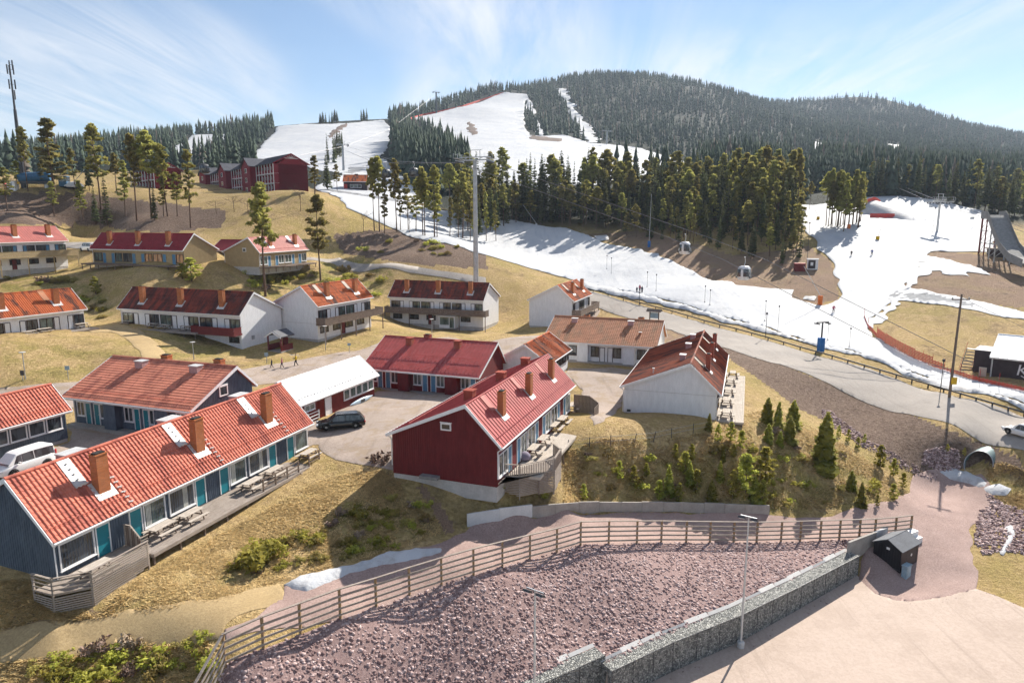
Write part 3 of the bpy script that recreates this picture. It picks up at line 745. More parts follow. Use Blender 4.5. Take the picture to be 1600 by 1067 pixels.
# ------------------------------------------------------------------ houses
def slope_mesh(mb, x0, x1, y0, z0, y1, z1, kind):
    """one roof slope from the eave (y0,z0) up to the ridge (y1,z1), with its own tile, seam or sheet relief"""
    S = math.hypot(y1 - y0, z1 - z0); dy, dz = (y1 - y0) / S, (z1 - z0) / S
    ny, nz = (-dz, dy) if dy > 0 else (dz, -dy)
    if kind in ('tile', 'tilefar'):
        p = .30; k = 6 if kind == 'tile' else 4
        m = int((x1 - x0) / p) * k
        us = np.linspace(x0, x1, m + 1); ph = (us - x0) / p * 2 * PI
        hs = .030 * np.sin(ph) + .010 * np.sin(2 * ph)
        c = .36 if kind == 'tile' else .72
        nc = max(2, int(S / c)); rows = []
        for i in range(nc):
            rows += [(S * i / nc, .035), (S * (i + 1) / nc - .004, 0.)]
    elif kind == 'metal':
        p = .5; us = []; hs = []
        m = int((x1 - x0) / p)
        for i in range(m + 1):
            c = x0 + (x1 - x0) * i / m
            for o, h in ((-.03, 0), (-.012, .045), (.012, .045), (.03, 0)):
                us.append(min(max(c + o, x0), x1)); hs.append(h)
        us = np.array(us); hs = np.array(hs); rows = [(0, 0), (S, 0)]
    else:
        us = np.array([x0, x1]); hs = np.zeros(2); rows = [(0, 0), (S, 0)]
    base = len(mb.v); nu = len(us)
    for (s, e) in rows:
        for u, h in zip(us, hs):
            q = h + e
            mb.v.append((float(u), y0 + dy * s + ny * q, z0 + dz * s + nz * q))
    for r in range(len(rows) - 1):
        for i in range(nu - 1):
            a = base + r * nu + i
            mb.f.append((a, a + 1, a + nu + 1, a + nu) if y1 > y0 else (a, a + nu, a + nu + 1, a + 1)); mb.mi.append(0)
    t = .14
    mb.add([(x0, y0, z0 - .02), (x1, y0, z0 - .02), (x1, y1, z1 - .02), (x0, y1, z1 - .02), (x0, y0 - ny * t, z0 - nz * t), (x1, y0 - ny * t, z0 - nz * t), (x1, y1, z1 - t * 1.2), (x0, y1, z1 - t * 1.2)],
           [(7, 6, 5, 4), (0, 4, 5, 1), (1, 5, 6, 2), (0, 3, 7, 4)])
def window(root, x0, x1, z0, z1, y, face, panes=2, frame='white', glass='glass', fw=.09, deep=.08, curtain=False):
    """face -1 looks towards -y, +1 towards +y"""
    mb = MB(); a, b = sorted((y, y + face * deep))
    mb.b2(x0, x1, a, b, z0, z0 + fw); mb.b2(x0, x1, a, b, z1 - fw, z1); mb.b2(x0, x0 + fw, a, b, z0 + fw, z1 - fw); mb.b2(x1 - fw, x1, a, b, z0 + fw, z1 - fw)
    for i in range(1, panes):
        c = x0 + (x1 - x0) * i / panes; mb.b2(c - fw * .4, c + fw * .4, a, b - .004 if face < 0 else b, z0 + fw, z1 - fw)
    sa, sb = sorted((y, y + face * (deep + .06))); mb.b2(x0 - .04, x1 + .04, sa, sb, z0 - .05, z0)
    w = part('window', mb, frame, root)
    for i in range(panes):
        c0 = x0 + fw + (x1 - x0 - 2 * fw) * i / panes; c1 = x0 + fw + (x1 - x0 - 2 * fw) * (i + 1) / panes
        g = MB(); ga_, gb_ = sorted((y + face * .004, y + face * .024)); g.b2(c0 + .01, c1 - .01, ga_, gb_, z0 + fw, z1 - fw); part('pane', g, glass, w)
    if curtain:
        g = MB(); ga_, gb_ = sorted((y + face * .026, y + face * .032)); k = x0 + (x1 - x0) * curtain
        for i in range(4): g.b2(k + i * .11, k + i * .11 + .08, ga_, gb_ + .004 * (i % 2), z0 + fw + .01, z1 - fw - .01)
        part('curtain', g, 'curtain', w)
    return w
def door(root, x0, x1, z0, z1, y, face, mat, frame='white', fw=.08):
    mb = MB(); a, b = sorted((y, y + face * .07))
    mb.b2(x0, x0 + fw, a, b, z0, z1); mb.b2(x1 - fw, x1, a, b, z0, z1); mb.b2(x0 + fw, x1 - fw, a, b, z1 - fw, z1)
    g = MB(); ga_, gb_ = sorted((y + face * .006, y + face * .035)); g.b2(x0 + fw + .004, x1 - fw - .004, ga_, gb_, z0 + .02, z1 - fw - .004)
    d = part('door', g, mat, root); part('frame', mb, frame, d)
    h = MB(); hx = x1 - fw - .1; ha, hb_ = sorted((y + face * .036, y + face * .09)); h.b2(hx - .02, hx + .06, ha, hb_, z0 + 1.0, z0 + 1.05); part('handle', h, 'steel', d)
    return d
def facade(root, x0, x1, nd, y, z, face, doorm, frame, glass=('glass',), panel=None, cur=False, hi=2.08, sill=.38, dframe=None):
    D = (x1 - x0) / nd
    fr = [.03, .285, .012, .125, .008, .16, .008, .125, .012, .225]
    k = 0
    for i in range(nd):
        p = x0 + i * D; b = [p]
        for f_ in fr: b.append(b[-1] + f_ * D)
        gl = glass[k % len(glass)]; k += 1
        window(root, b[1], b[2], z + sill, z + hi, y, face, 1 if cur else 2, frame, gl, curtain=.55 if cur and i > 0 else False)
        door(root, b[3], b[4], z + .02, z + hi, y, face, doorm, dframe or frame)
        if panel:
            m = MB(); aa, bb = sorted((y, y + face * .03)); m.b2(b[5], b[6], aa, bb, z, z + hi + .05); part('wall_panel', m, panel, root)
        door(root, b[7], b[8], z + .02, z + hi, y, face, doorm, dframe or frame)
        gl = glass[k % len(glass)]; k += 1
        window(root, b[9], b[10], z + sill, z + hi, y, face, 1 if cur else 2, frame, gl, curtain=.12 if cur and i < nd - 1 else False)
def house(label, geo, wall, roof, kind, trim='white', base=2.6, fv=.5, battens=(), fac=None, facb=None, chim=(), vents=(), chimb='brick', chs=1., plates=None, snowguard=True, name='row_house', gablewin=None, group=None, wz=0., bat=.2, over=.3):
    x, y, z, yaw, L, W, rf, hw, hb, rise = geo
    root = thing(name, label, 'house', (x, y, z), yaw, group)
    yr, zr = rf * W, hw + rise
    bv = W - .4
    def zroof(v):
        return hw + rise * v / yr if v <= yr else zr + (hb - zr) * (v - yr) / (W - yr)
    tk = .17
    g0, g1 = over, L - over
    poly = [(fv, wz), (fv, zroof(fv) - tk), (yr, zr - tk * 1.3), (bv, zroof(bv) - tk), (bv, wz)]
    m = MB(); m.prism(poly, 0, g0, g1)
    for gx, sg in ((g0, -1), (g1, 1)):
        if ('L' if sg < 0 else 'R') in battens:
            v = fv + .1
            while v < bv - .05:
                a, b = sorted((gx, gx + sg * .028)); m.b2(a, b, v - .022, v + .022, wz, zroof(v) - tk - .03); v += bat
    if 'F' in battens:
        u = g0 + .1
        while u < g1 - .05: m.b2(u - .022, u + .022, fv - .028, fv, 0, zroof(fv) - tk - .05); u += bat
    part('wall', m, wall, root)
    m = MB(); m.b2(g0 + .04, g1 - .04, fv + .04, bv - .04, -base, wz); part('plinth', m, 'plinth', root)
    for a, b, c, d in ((0, hw, yr, zr), (W, hb, yr, zr)):
        m = MB(); slope_mesh(m, 0, L, a, b, c, d, kind); part('roof_slope', m, roof, root)
    m = MB(); m.tube((0, yr, zr + .02), (L, yr, zr + .02), .12 if kind.startswith('tile') else .07, nn=8); part('ridge_cap', m, roof, root)
    for gx in (0, L):
        for (a, b) in ((0, hw), (W, hb)):
            m = MB(); e = -.05 if gx == 0 else .05; ea, eb = sorted((gx, gx + e))
            m.prism([(a, b + .06), (yr, zr + .08), (yr, zr - .24), (a, b - .2)], 0, ea, eb); part('barge_board', m, trim, root)
    for a, b, sg in ((0, hw, -1), (W, hb, 1)):
        m = MB(); q0, q1 = sorted((a + sg * .002, a - sg * .05)); m.b2(.02, L - .02, q0, q1, b - .22, b - .03); part('fascia', m, trim, root)
        m = MB(); m.tube((.0, a + sg * .08, b - .06), (L, a + sg * .08, b - .06), .06, nn=6); part('gutter', m, trim, root)
    m = MB(); m.path([(g0 + .02, -.06, hw - .1), (g0 + .02, fv - .08, hw - .45), (g0 + .02, fv - .08, .05)], .045); part('downpipe', m, trim, root)
    m = MB(); m.path([(g0 + .02, W + .06, hb - .1), (g0 + .02, bv + .08, hb - .45), (g0 + .02, bv + .08, .05)], .045); part('downpipe', m, trim, root)
    if snowguard:
        m = MB(); s = .16; q = (yr * s, hw + rise * s + .16)
        m.tube((.1, q[0], q[1]), (L - .1, q[0], q[1]), .025, nn=5)
        for i in range(int(L / 1.2)): m.bar((.6 + i * 1.2, q[0], q[1]), (.6 + i * 1.2, q[0] + .05, q[1] - .2), .04)
        part('snow_guard', m, roof if snowguard is True else snowguard, root)
    for side, items in (('F', chim),) if True else ():
        for cu, cs, ht in items:
            cv = yr * cs if cs <= 1 else yr + (W - yr) * (cs - 1); zb = zroof(cv)
            m = MB(); m.b2(cu - .42 * chs, cu + .42 * chs, cv - .30 * chs, cv + .30 * chs, zb - .5, zr + ht); c = part('chimney', m, chimb, root)
            m = MB(); m.b2(cu - .47 * chs, cu + .47 * chs, cv - .35 * chs, cv + .35 * chs, zr + ht, zr + ht + .07); m.cur = 1; m.b2(cu - .34 * chs, cu + .34 * chs, cv - .22 * chs, cv + .22 * chs, zr + ht + .07, zr + ht + .16); part('chimney_cap', m, [chimb, 'soot'], c)
            sl = rise / yr if cs <= 1 else (hb - zr) / (W - yr)
            m = MB(); m.add([(cu - .7 * chs, cv - .6 * chs, zb - .6 * chs * sl + .07), (cu + .7 * chs, cv - .6 * chs, zb - .6 * chs * sl + .07), (cu + .7 * chs, cv + .35, zb + .35 * sl + .07), (cu - .7 * chs, cv + .35, zb + .35 * sl + .07)], [(0, 1, 2, 3)]); part('flashing', m, 'steelpale', c)
            if plates:
                s0, s1 = (cs + .12, .97) if cs <= 1 else (1.03, cs - .1)
                off = -1.0 * chs
                P = []
                for s_ in (s0, s1):
                    vv = yr * s_ if s_ <= 1 else yr + (W - yr) * (s_ - 1)
                    P.append((vv, zroof(vv) + .1))
                m = MB(); w_ = .42 * chs
                m.add([(cu + off - w_, P[0][0], P[0][1]), (cu + off + w_, P[0][0], P[0][1]), (cu + off + w_, P[1][0], P[1][1]), (cu + off - w_, P[1][0], P[1][1]),
                       (cu + off - w_, P[0][0], P[0][1] - .08), (cu + off + w_, P[0][0], P[0][1] - .08), (cu + off + w_, P[1][0], P[1][1] - .08), (cu + off - w_, P[1][0], P[1][1] - .08)],
                      [(0, 1, 2, 3), (0, 4, 5, 1), (1, 5, 6, 2), (2, 6, 7, 3), (3, 7, 4, 0)])
                if plates == 'steelpale':
                    m.bar((cu + off - w_, P[0][0] - .05, P[0][1] + .05), (cu + off + w_, P[0][0] - .05, P[0][1] + .05), .06)
                    for i_ in range(4):
                        f_ = .2 + .2 * i_; m.tube((cu + off, P[0][0] + (P[1][0] - P[0][0]) * f_, P[0][1] + (P[1][1] - P[0][1]) * f_), (cu + off, P[0][0] + (P[1][0] - P[0][0]) * f_, P[0][1] + (P[1][1] - P[0][1]) * f_ + .12), .05, nn=6)
                part('roof_plate', m, plates, root)
                if plates == 'steelpale':
                    for i_ in range(6):
                        m = MB(); f_ = .06 + .085 * i_; vv = yr * f_; m.box((cu + 1.0, vv, zroof(vv) + .12), (.34, .10, .05)); m.box((cu + 1.0, vv, zroof(vv) + .12), (.10, .26, .045))
                        part('roof_step', m, plates, root)
    for cu, cs, sx, sy, h, vm in vents:
        cv = yr * cs if cs <= 1 else yr + (W - yr) * (cs - 1); zb = zroof(cv)
        m = MB(); m.b2(cu - sx / 2, cu + sx / 2, cv - sy / 2, cv + sy / 2, zb - .3, zb + h); c = part('roof_vent', m, vm, root)
        m = MB(); m.b2(cu - sx / 2 - .06, cu + sx / 2 + .06, cv - sy / 2 - .06, cv + sy / 2 + .06, zb + h, zb + h + .08); part('vent_lid', m, vm if vm in ('redbox', 'brickred') else 'steelpale', c)
    if fac: facade(root, g0 + .05, g1 - .05, y=fv, face=-1, **fac)
    if facb: facade(root, g0 + .05, g1 - .05, y=bv, face=1, **facb)
    if gablewin:
        for (side, v0, v1, z0, z1) in gablewin:
            gx, sg = (g0, -1) if side == 'L' else (g1, 1); a, b = sorted((gx, gx + sg * .10)); f_ = .1
            m = MB(); m.b2(a, b, v0, v1, z0, z0 + f_); m.b2(a, b, v0, v1, z1 - f_, z1); m.b2(a, b, v0, v0 + f_, z0 + f_, z1 - f_); m.b2(a, b, v1 - f_, v1, z0 + f_, z1 - f_); m.b2(a, b, v0 - .06, v1 + .06, z1, z1 + .07)
            w = part('window', m, trim, root); m = MB(); a, b = sorted((gx, gx + sg * .05)); m.b2(a, b, v0 + f_, v1 - f_, z0 + f_, z1 - f_); part('pane', m, 'glass', w)
    return root
def back(x, y, z, yaw, L):           # origin of a house whose far end (u = L) front corner is known
    return (x - math.cos(yaw) * L, y - math.sin(yaw) * L, z)
def deck(root, u0, u1, v0, v1, z=0., mat='wood', board=.15, posts=True, drop=1.6):
    m = MB(); v = v0
    while v < v1 - .02:
        m.b2(u0, u1, v + .008, min(v + board, v1) - .008, z - .045, z); v += board
    d = part('deck', m, mat, root)
    m = MB(); m.b2(u0, u1, v0 - .045, v0 - .003, z - .24, z - .01); m.b2(u0 - .045, u0 - .003, v0, v1, z - .24, z - .01); m.b2(u1 + .003, u1 + .045, v0, v1, z - .24, z - .01); part('deck_edge', m, mat, root)
    if posts:
        k = max(2, int((u1 - u0) / 2.2))
        for i in range(k + 1):
            m = MB(); c = u0 + .15 + (u1 - u0 - .3) * i / k; m.b2(c - .06, c + .06, v0 + .08, v0 + .2, z - drop, z - .05); part('deck_post', m, 'woodd', root)
    return d
def balcony(root, u0, u1, v0, v1, z, mat='woodd', h=1.0, posts=5, low=-3.0, solid=True, ends=True):
    deck(root, u0, u1, v0, v1, z, mat, .2, False)
    m = MB(); n_ = int((u1 - u0) / .16)
    for i in range(n_):
        c = u0 + (i + .5) * (u1 - u0) / n_; m.b2(c - .07, c + .07, v0 - .03, v0 - .005, z - .12, z + h - .06)
    if ends:
        for ux in (u0, u1):
            for i in range(max(1, int((v1 - v0) / .16))):
                c = v0 + (i + .5) * .16; m.b2(ux - .015, ux + .015, c - .07, c + .07, z - .12, z + h - .06)
    part('balustrade', m, mat, root)
    m = MB(); m.b2(u0 - .04, u1 + .04, v0 - .06, v0 + .05, z + h - .05, z + h); m.b2(u0 - .04, u0 + .06, v0 + .05, v1, z + h - .05, z + h); m.b2(u1 - .06, u1 + .04, v0 + .05, v1, z + h - .05, z + h); part('handrail', m, mat, root)
    for i in range(posts):
        c = u0 + .1 + (u1 - u0 - .2) * i / max(1, posts - 1); m = MB(); m.b2(c - .07, c + .07, v0 + .02, v0 + .16, low, z - .05); part('balcony_post', m, mat, root)
def basement(root, g0, g1, fv, bv, z0, mat, wins):
    m = MB(); m.b2(g0, g1, fv, bv, z0, 0); part('lower_wall', m, mat, root)
A_ = 1.225
# --- near blue house
G = {}
G['H1'] = (-26.73, 37.11, -1.01, 1.24, 25.48, 9.46, .36, 2.52, 2.52, 3.5)
h1 = house('long blue-grey row house with red tile roof, nearest in the lower left', G['H1'], 'bluewall', 'tile', 'tile', battens='LF', base=2.2,
      fac=dict(nd=3, z=0, doorm='teal', frame='white', glass=('glass', 'glasst'), cur=True), chim=[(4.6, .42, .25), (12.9, .42, .25), (20.9, .42, .25)], plates='steelpale',
      vents=[(5.3, 1.22, 1.5, .9, .55, 'pinkbox'), (13.6, 1.22, 1.5, .9, .55, 'pinkbox'), (21.4, 1.22, 1.5, .9, .55, 'pinkbox')], snowguard='tile')
deck(h1, 4.7, 27.0, -2.3, .42, -.02, drop=1.7)
# --- blue house with its courtyard side to the camera
G['H2'] = (-43.58, 63.93, .49, -.34, 15.9, 8.81, .70, 2.82, 3.3, 2.86)
def court(label, geo, wall, roof, kind, doorm, **kw):
    r = house(label, geo, wall, roof, kind, fv=1.15, **kw)
    L = geo[4]; hw = geo[7] + .3; x = .5; nun = 2; D = (L - 1.0) / nun
    for i in range(nun):
        p = x + i * D
        spec = [('w', .02, .16), ('d', .165, .265), ('d', .315, .415), ('w', .42, .57), ('b', .60, .80), ('w', .84, .99)] if i == 0 else [('d', .0, .10), ('d', .15, .25), ('w', .255, .40), ('b', .45, .66), ('w', .69, .84), ('d', .85, .95)]
        for k_, a, b in spec:
            u0, u1 = p + a * D, p + b * D
            if k_ == 'w': window(r, u0, u1, .75, 2.2, 1.15, -1, 2, 'white' if doorm != 'white' else 'brown')
            elif k_ == 'd': door(r, u0, u1, .05, 2.15, 1.15, -1, doorm, 'white' if doorm != 'white' else 'brown')
            else:
                m = MB(); m.b2(u0, u1, .35, 1.15, 0, hw - .12); part('store_room', m, wall, r)
    m = MB(); m.b2(.3, L - .3, .15, 1.12, -.4, .02); part('porch_step', m, 'conc', r)
    m = MB()
    for i in range(5): c = .5 + (L - 1) * i / 4; m.b2(c - .05, c + .05, .2, .3, .02, hw - .25)
    return r
h2 = court('blue-grey house with broad salmon tile roof and two roof vents', G['H2'], 'bluewall', 'tile2', 'tile', 'teal', battens='R', base=1.0,
      vents=[(5.0, .83, .95, .8, .5, 'pinkbox'), (11.9, .83, .95, .8, .5, 'pinkbox')], chim=[(6.5, 1.25, .35), (13.2, 1.25, .35)], chs=1.05,
      snowguard='tile', gablewin=[('R', 3.9, 5.0, 3.2, 4.2)])
G['H3'] = (-46.42, 43.11, .54, 1.2, 18, 5.03, .47, 2.6, 2.6, 2.19)
h3 = house('low blue-grey outbuilding with window row, at the left edge behind the van', G['H3'], 'bluewall', 'tile', 'tile', battens='F', base=1.0, snowguard='tile')
for i in range(8):
    window(h3, 17.4 - 1.55 * (i + 1), 17.4 - 1.55 * i - .14, 1.05, 2.3, .46, -1, 1, 'white', 'glass', deep=.07)
# --- red outbuilding with white roof
G['H4'] = (-20.9, 65.2, -.5, 1.21, 14.6, 5.56, .47, 2.59, 2.59, 2.1)
h4 = house('red outbuilding with a bright white metal roof', G['H4'], 'redwall2', 'roofwhite', 'metal', battens='F', base=.8, snowguard='darksteel')
for i in range(5): window(h4, 8.0 + i * 1.22, 8.0 + (i + 1) * 1.22 - .1, 1.05, 2.2, .46, -1, 1, 'white', 'glasst', deep=.07)
door(h4, 4.6, 5.7, -.1, 2.15, .46, -1, 'white', 'white'); window(h4, 1.2, 2.9, 1.5, 2.15, .46, -1, 2, 'white', 'glasst', deep=.07)
m = MB(); m.b2(4.2, 6.6, -.7, .40, -.55, -.12); part('door_step', m, 'woodl', h4)
m = MB()
for zz_ in (.45, .8, 1.15): m.b2(1.6, 3.4, .28, .34, zz_, zz_ + .06)
for uu_ in (1.6, 3.34): m.b2(uu_, uu_ + .06, .28, .44, .3, 1.3)
part('wall_rack', m, 'white', h4)
# --- red house, courtyard side
G['H5'] = (-18.8, 82.8, -.5, -.345, 15.9, 9.2, .68, 2.55, 2.55, 3.1)
h5 = court('red house with faded red sheet roof and blue doors across the courtyard', G['H5'], 'redwall', 'metalred', 'metal', 'bluedoor', base=1.0,
      vents=[(4.3, .80, .8, .8, .75, 'brickred'), (11.0, .80, .8, .8, .75, 'brickred')], chim=[(5.9, 1.2, .3)], chimb='brickred', snowguard='metalred')
m = MB(); q = (6.26 * .45, 2.55 + 3.1 * .45); m.tube((.4, q[0], q[1] + .2), (15.4, q[0], q[1] + .2), .03, nn=5)
for i in range(13): m.bar((.7 + i * 1.15, q[0], q[1] + .2), (.7 + i * 1.15, q[0], q[1] - .05), .04)
part('snow_guard', m, 'metalred', h5)
# --- central red house
G['H6'] = (-.8, 50.02, .17, 1.22, 21.87, 10.09, .30, 2.72, 2.75, 3.1)
h6 = house('dark red gabled row house with red metal roof, centre of the picture', G['H6'], 'redwall', 'metalred', 'metal', battens='L', base=1.9, wz=-.62,
      fac=dict(nd=3, z=-.34, doorm='bluedoor', frame='white', glass=('glass', 'glasst'), panel='redwall', hi=2.25), chim=[(4.0, .50, .25), (11.0, .50, .25), (18.0, .50, .25)], plates='metalpink', chs=.85,
      vents=[(4.2, 1.20, .8, .8, .7, 'brickred'), (11.5, 1.20, .8, .8, .7, 'brickred'), (18.5, 1.20, .8, .8, .7, 'brickred')], gablewin=[('L', 4.35, 5.25, 3.55, 4.15)], snowguard='metaldark')
m = MB(); q = (3.03 + 7.06 * .72, 5.82 - 3.07 * .72); m.tube((.3, q[0], q[1] + .2), (21.5, q[0], q[1] + .2), .03, nn=5)
for i in range(18): m.bar((.6 + i * 1.2, q[0], q[1] + .2), (.6 + i * 1.2, q[0], q[1] - .05), .05)
part('snow_guard', m, 'metalpink', h6)
deck(h6, 2.9, 22.6, -2.15, .42, -.38, 'woodl', drop=1.5)
m = MB(); m.b2(-.3, .28, 5.4, 7.0, -.55, -.3); part('stone_step', m, 'ledge', h6)
# --- white house to the right
G['H7'] = (21.77, 68.91, -.62, 1.24, 23.46, 10.57, .31, 2.76, 2.9, 3.11)
h7 = house('white gabled row house with part weathered tile roof beside the bushy slope', G['H7'], 'whitewall', 'tilemid', 'tilefar', battens='L', base=1.2, bat=.24,
      fac=dict(nd=3, z=0, doorm='white', frame='brown', glass=('glass',)), chim=[(5.0, .52, .2), (12.2, .52, .2), (19.3, .52, .2)], plates='woodl', chimb='brickred', chs=.85,
      vents=[(4.6, 1.16, .8, .6, .55, 'pinkbox'), (12.0, 1.16, .8, .6, .55, 'pinkbox'), (19.0, 1.16, .8, .6, .55, 'pinkbox'), (1.8, 1.55, .12, .12, .5, 'steelpale')], snowguard=False)
m = MB(); m.b2(.26, .30, .55, 10.1, 2.55, 2.60); part('gable_band', m, 'steelpale', h7)
m = MB(); m.b2(.24, .3, 9.4, 9.8, .1, .35); part('wall_vent', m, 'darksteel', h7)
deck(h7, .3, 23.2, -2.3, .42, -.02, 'woodl', drop=1.2)
G['H8'] = (4.47, 99.9, -.3, -.35, 16.9, 10.3, .63, 2.83, 2.83, 2.86)
h8 = court('white house with pale terracotta tiles behind the gravel yard', G['H8'], 'whitewall', 'tilepale', 'tile', 'white', base=.8,
      vents=[(3.6, .80, .85, .7, .5, 'pinkbox'), (12.2, .80, .85, .7, .5, 'pinkbox'), (14.0, .45, .35, .25, .25, 'tilepale')], chim=[(5.0, 1.18, .2), (13.4, 1.18, .2)], snowguard=False)
# --- upper row
G['H9'] = (-64.01, 109.86, 3.34, -.36, 24.91, 10.08, .33, 2.75, 2.65, 3.15)
h9 = house('white house with weathered dark red roof, long lawn in front', G['H9'], 'whitewall', 'tileold', 'tilefar', base=3.2,
      fac=dict(nd=3, z=0, doorm='white', frame='brown', glass=('glasst', 'glass', 'glasst')), chim=[(4.4, .38, .35), (12.4, .38, .35), (20.6, .38, .35)], plates='tileold', vents=[(5.5, 1.2, .8, .6, .4, 'pinkbox'), (13.5, 1.2, .8, .6, .4, 'pinkbox')], snowguard=False)
deck(h9, .2, 18, -1.9, .42, -.02, 'wood', drop=.9)
balcony(h9, 16.6, 24.8, -1.3, .42, -.02, 'maroon', 1.0, 0)
basement(h9, 17.5, 24.6, .45, 9.6, -3.1, 'whitewall', None)
window(h9, 22.3, 24.2, -1.5, -.6, .42, -1, 2, 'brown'); m = MB(); m.b2(24.55, 24.68, 2.6, 3.2, -1.3, -.7); part('wall_vent', m, 'steel', h9)
p = thing('entrance_porch', 'small porch with dark roof and maroon posts at the white gable', 'porch', tuple(Vector(at_z(438, 543, .9)) - Vector((0, 0, .3))), -.36)
m = MB(); m.prism([(-1.5, 2.25), (0, 3.1), (1.5, 2.25), (1.5, 2.1), (0, 2.95), (-1.5, 2.1)], 1, -1.6, 1.6); part('porch_roof', m, 'slate', p)
for sx in (-1.2, 1.2):
    m = MB(); m.b2(sx - .09, sx + .09, -1.3, -1.12, -.8, 2.3); part('post', m, 'maroon', p)
    m = MB(); m.b2(sx - .05, sx + .05, -1.1, 1.4, 0, .9); part('side_panel', m, 'maroon', p)
m = MB(); m.prism([(-1.5, 2.2), (0, 3.05), (1.5, 2.2), (1.5, 2.0), (0, 2.8), (-1.5, 2.0)], 1, -1.66, -1.6); part('barge_board', m, 'white', p)
m = MB(); m.b2(-.5, .5, 1.2, 1.3, 0, 2.0); part('door', m, 'maroon', p); m = MB(); m.b2(-1.3, 1.3, -1.4, 1.5, -.9, 0); part('porch_floor', m, 'conc', p)
G['H10'] = (-30.75, 107.44, 1.28, 1.17, 15.38, 9.24, .36, 5.34, 5.6, 3.1)
def twostorey(label, geo, wall, roof, kind, doorm, frame, balm, nd, lowmat, lowz=2.55, chimn=2, **kw):
    L = geo[4]
    r = house(label, geo, wall, roof, kind, base=1.6, fac=dict(nd=nd, z=lowz, doorm=doorm, frame=frame, glass=('glass', 'glasst', 'glasst', 'glass'), dframe='brown'),
              chim=[(L * (i + .62) / chimn - .6, .42, .3) for i in range(chimn)], snowguard=False, **kw)
    balcony(r, -.1, L + .9, -1.35, .42, lowz, balm, 1.0, 5, -1.2)
    k = max(3, int(L / 3.6))
    for i in range(k):
        u0 = .9 + (L - 2.2) * i / k; window(r, u0, u0 + 2.1, .95, 1.95, .5, -1, 2, 'brown')
    door(r, L * .42, L * .42 + .95, 0, 2.05, .49, -1, 'maroon', 'brown')
    return r
h10 = twostorey('white two-storey house with orange tile roof and timber balcony', G['H10'], 'whitewall', 'tileor', 'tilefar', 'white', 'brown', 'woodd', 2, 'whitewall', plates='woodl')
m = MB(); m.b2(.26, .30, .55, 8.8, 2.5, 2.55); part('gable_band', m, 'steelpale', h10)
G['H11'] = (-25.66, 140.36, -.76, -.34, 21.31, 9.49, .35, 5.36, 5.36, 3.16)
h11 = twostorey('white two-storey house with brown roof and long balcony, left of the lift tower', G['H11'], 'whitewall', 'tileold', 'tilefar', 'white', 'brown', 'woodd', 3, 'whitewall', chimn=3)
m = MB(); m.b2(12.2, 15.6, -1.2, .48, -.3, 2.1); bay = part('entrance_bay', m, 'whitewall', h11)
m = MB(); m.b2(12.4, 14.3, -1.26, -1.2, .4, 1.9); m.b2(14.5, 15.4, -1.26, -1.2, -.2, 1.9); part('pane', m, 'glasst', bay); m = MB(); m.b2(11.9, 15.9, -1.6, .4, 2.1, 2.22); part('bay_roof', m, 'steelpale', bay)
G['H12'] = (12.01, 131.4, -.56, 1.22, 15, 9.57, .36, 5.19, 5.19, 3.04)
h12 = twostorey('white two-storey house with orange roof beside the road bend', G['H12'], 'whitewall', 'tileor', 'tilefar', 'white', 'brown', 'woodd', 2, 'whitewall', plates='woodl')
q = at_z(893, 574, -.4); o_ = back(q[0], q[1], -.4, 1.225, 11)
G['H13'] = (o_[0], o_[1], -.4, 1.225, 11, 7.5, .45, 2.6, 2.6, 2.3)
h13 = house('low white outbuilding with orange tiles behind the red house', G['H13'], 'whitewall', 'tileor', 'tilefar', base=.8, snowguard=False)
for i in range(5): window(h13, 10.6 - 1.3 * (i + 1), 10.6 - 1.3 * i - .15, 1.2, 2.2, .46, -1, 1, 'brown', 'glass', deep=.07)
q = at_z(138, 511, 3.95); o_ = back(q[0], q[1], 3.95, 1.10, 20)
G['H14'] = (o_[0] - .2, o_[1] - .4, 3.95, 1.10, 20.6, 9.6, .38, 2.8, 2.8, 3.0)
h14 = house('white house with orange tiles at the left edge above the sunny lawn', G['H14'], 'whitewall', 'tileor', 'tile', base=2.0,
      fac=dict(nd=3, z=0, doorm='white', frame='brown', glass=('glass', 'glasst', 'glass')), chim=[(9.6, .42, .3), (17.0, .42, .3), (3.4, .42, .3)], plates='tilepale', snowguard=False)
deck(h14, .2, 20.8, -2.1, .42, -.02, 'wood', drop=1.2)
q = at_z(110, 416, 10.6); o_ = back(q[0], q[1], 10.6, 1.225, 20)
G['H15'] = (o_[0], o_[1] - .4, 10.6, 1.225, 20.5, 9.6, .36, 5.3, 5.3, 3.0)
h15 = twostorey('two-storey house with red metal roof and beige balcony, upper left edge', G['H15'], 'whitewall', 'metalpink', 'metal', 'bluedoor', 'brown', 'beigewall', 3, 'whitewall', chimn=3)
G['H16'] = (-86.21, 140.45, 11.61, -.37, 25.0, 9.25, .33, 2.81, 2.73, 3.16)
h16 = house('beige house with dark red metal roof, three brick chimneys and amber curtains', G['H16'], 'beigewall', 'metaldark', 'metal', base=1.6, battens='R', bat=.3,
      fac=dict(nd=3, z=0, doorm='bluedoor', frame='brown', glass=('glasst', 'glasst', 'glass', 'glasso', 'glasso', 'glasso'), dframe='beigewall'), chim=[(4.6, .38, .35), (12.4, .38, .35), (20.4, .38, .35)], plates='metalred', snowguard='metaldark')
deck(h16, -.5, 25.2, -1.8, .42, -.02, 'woodd', drop=1.2)
G['H17'] = (-50.28, 137.06, 10.89, 1.27, 17.02, 9.04, .29, 2.85, 2.97, 3.02)
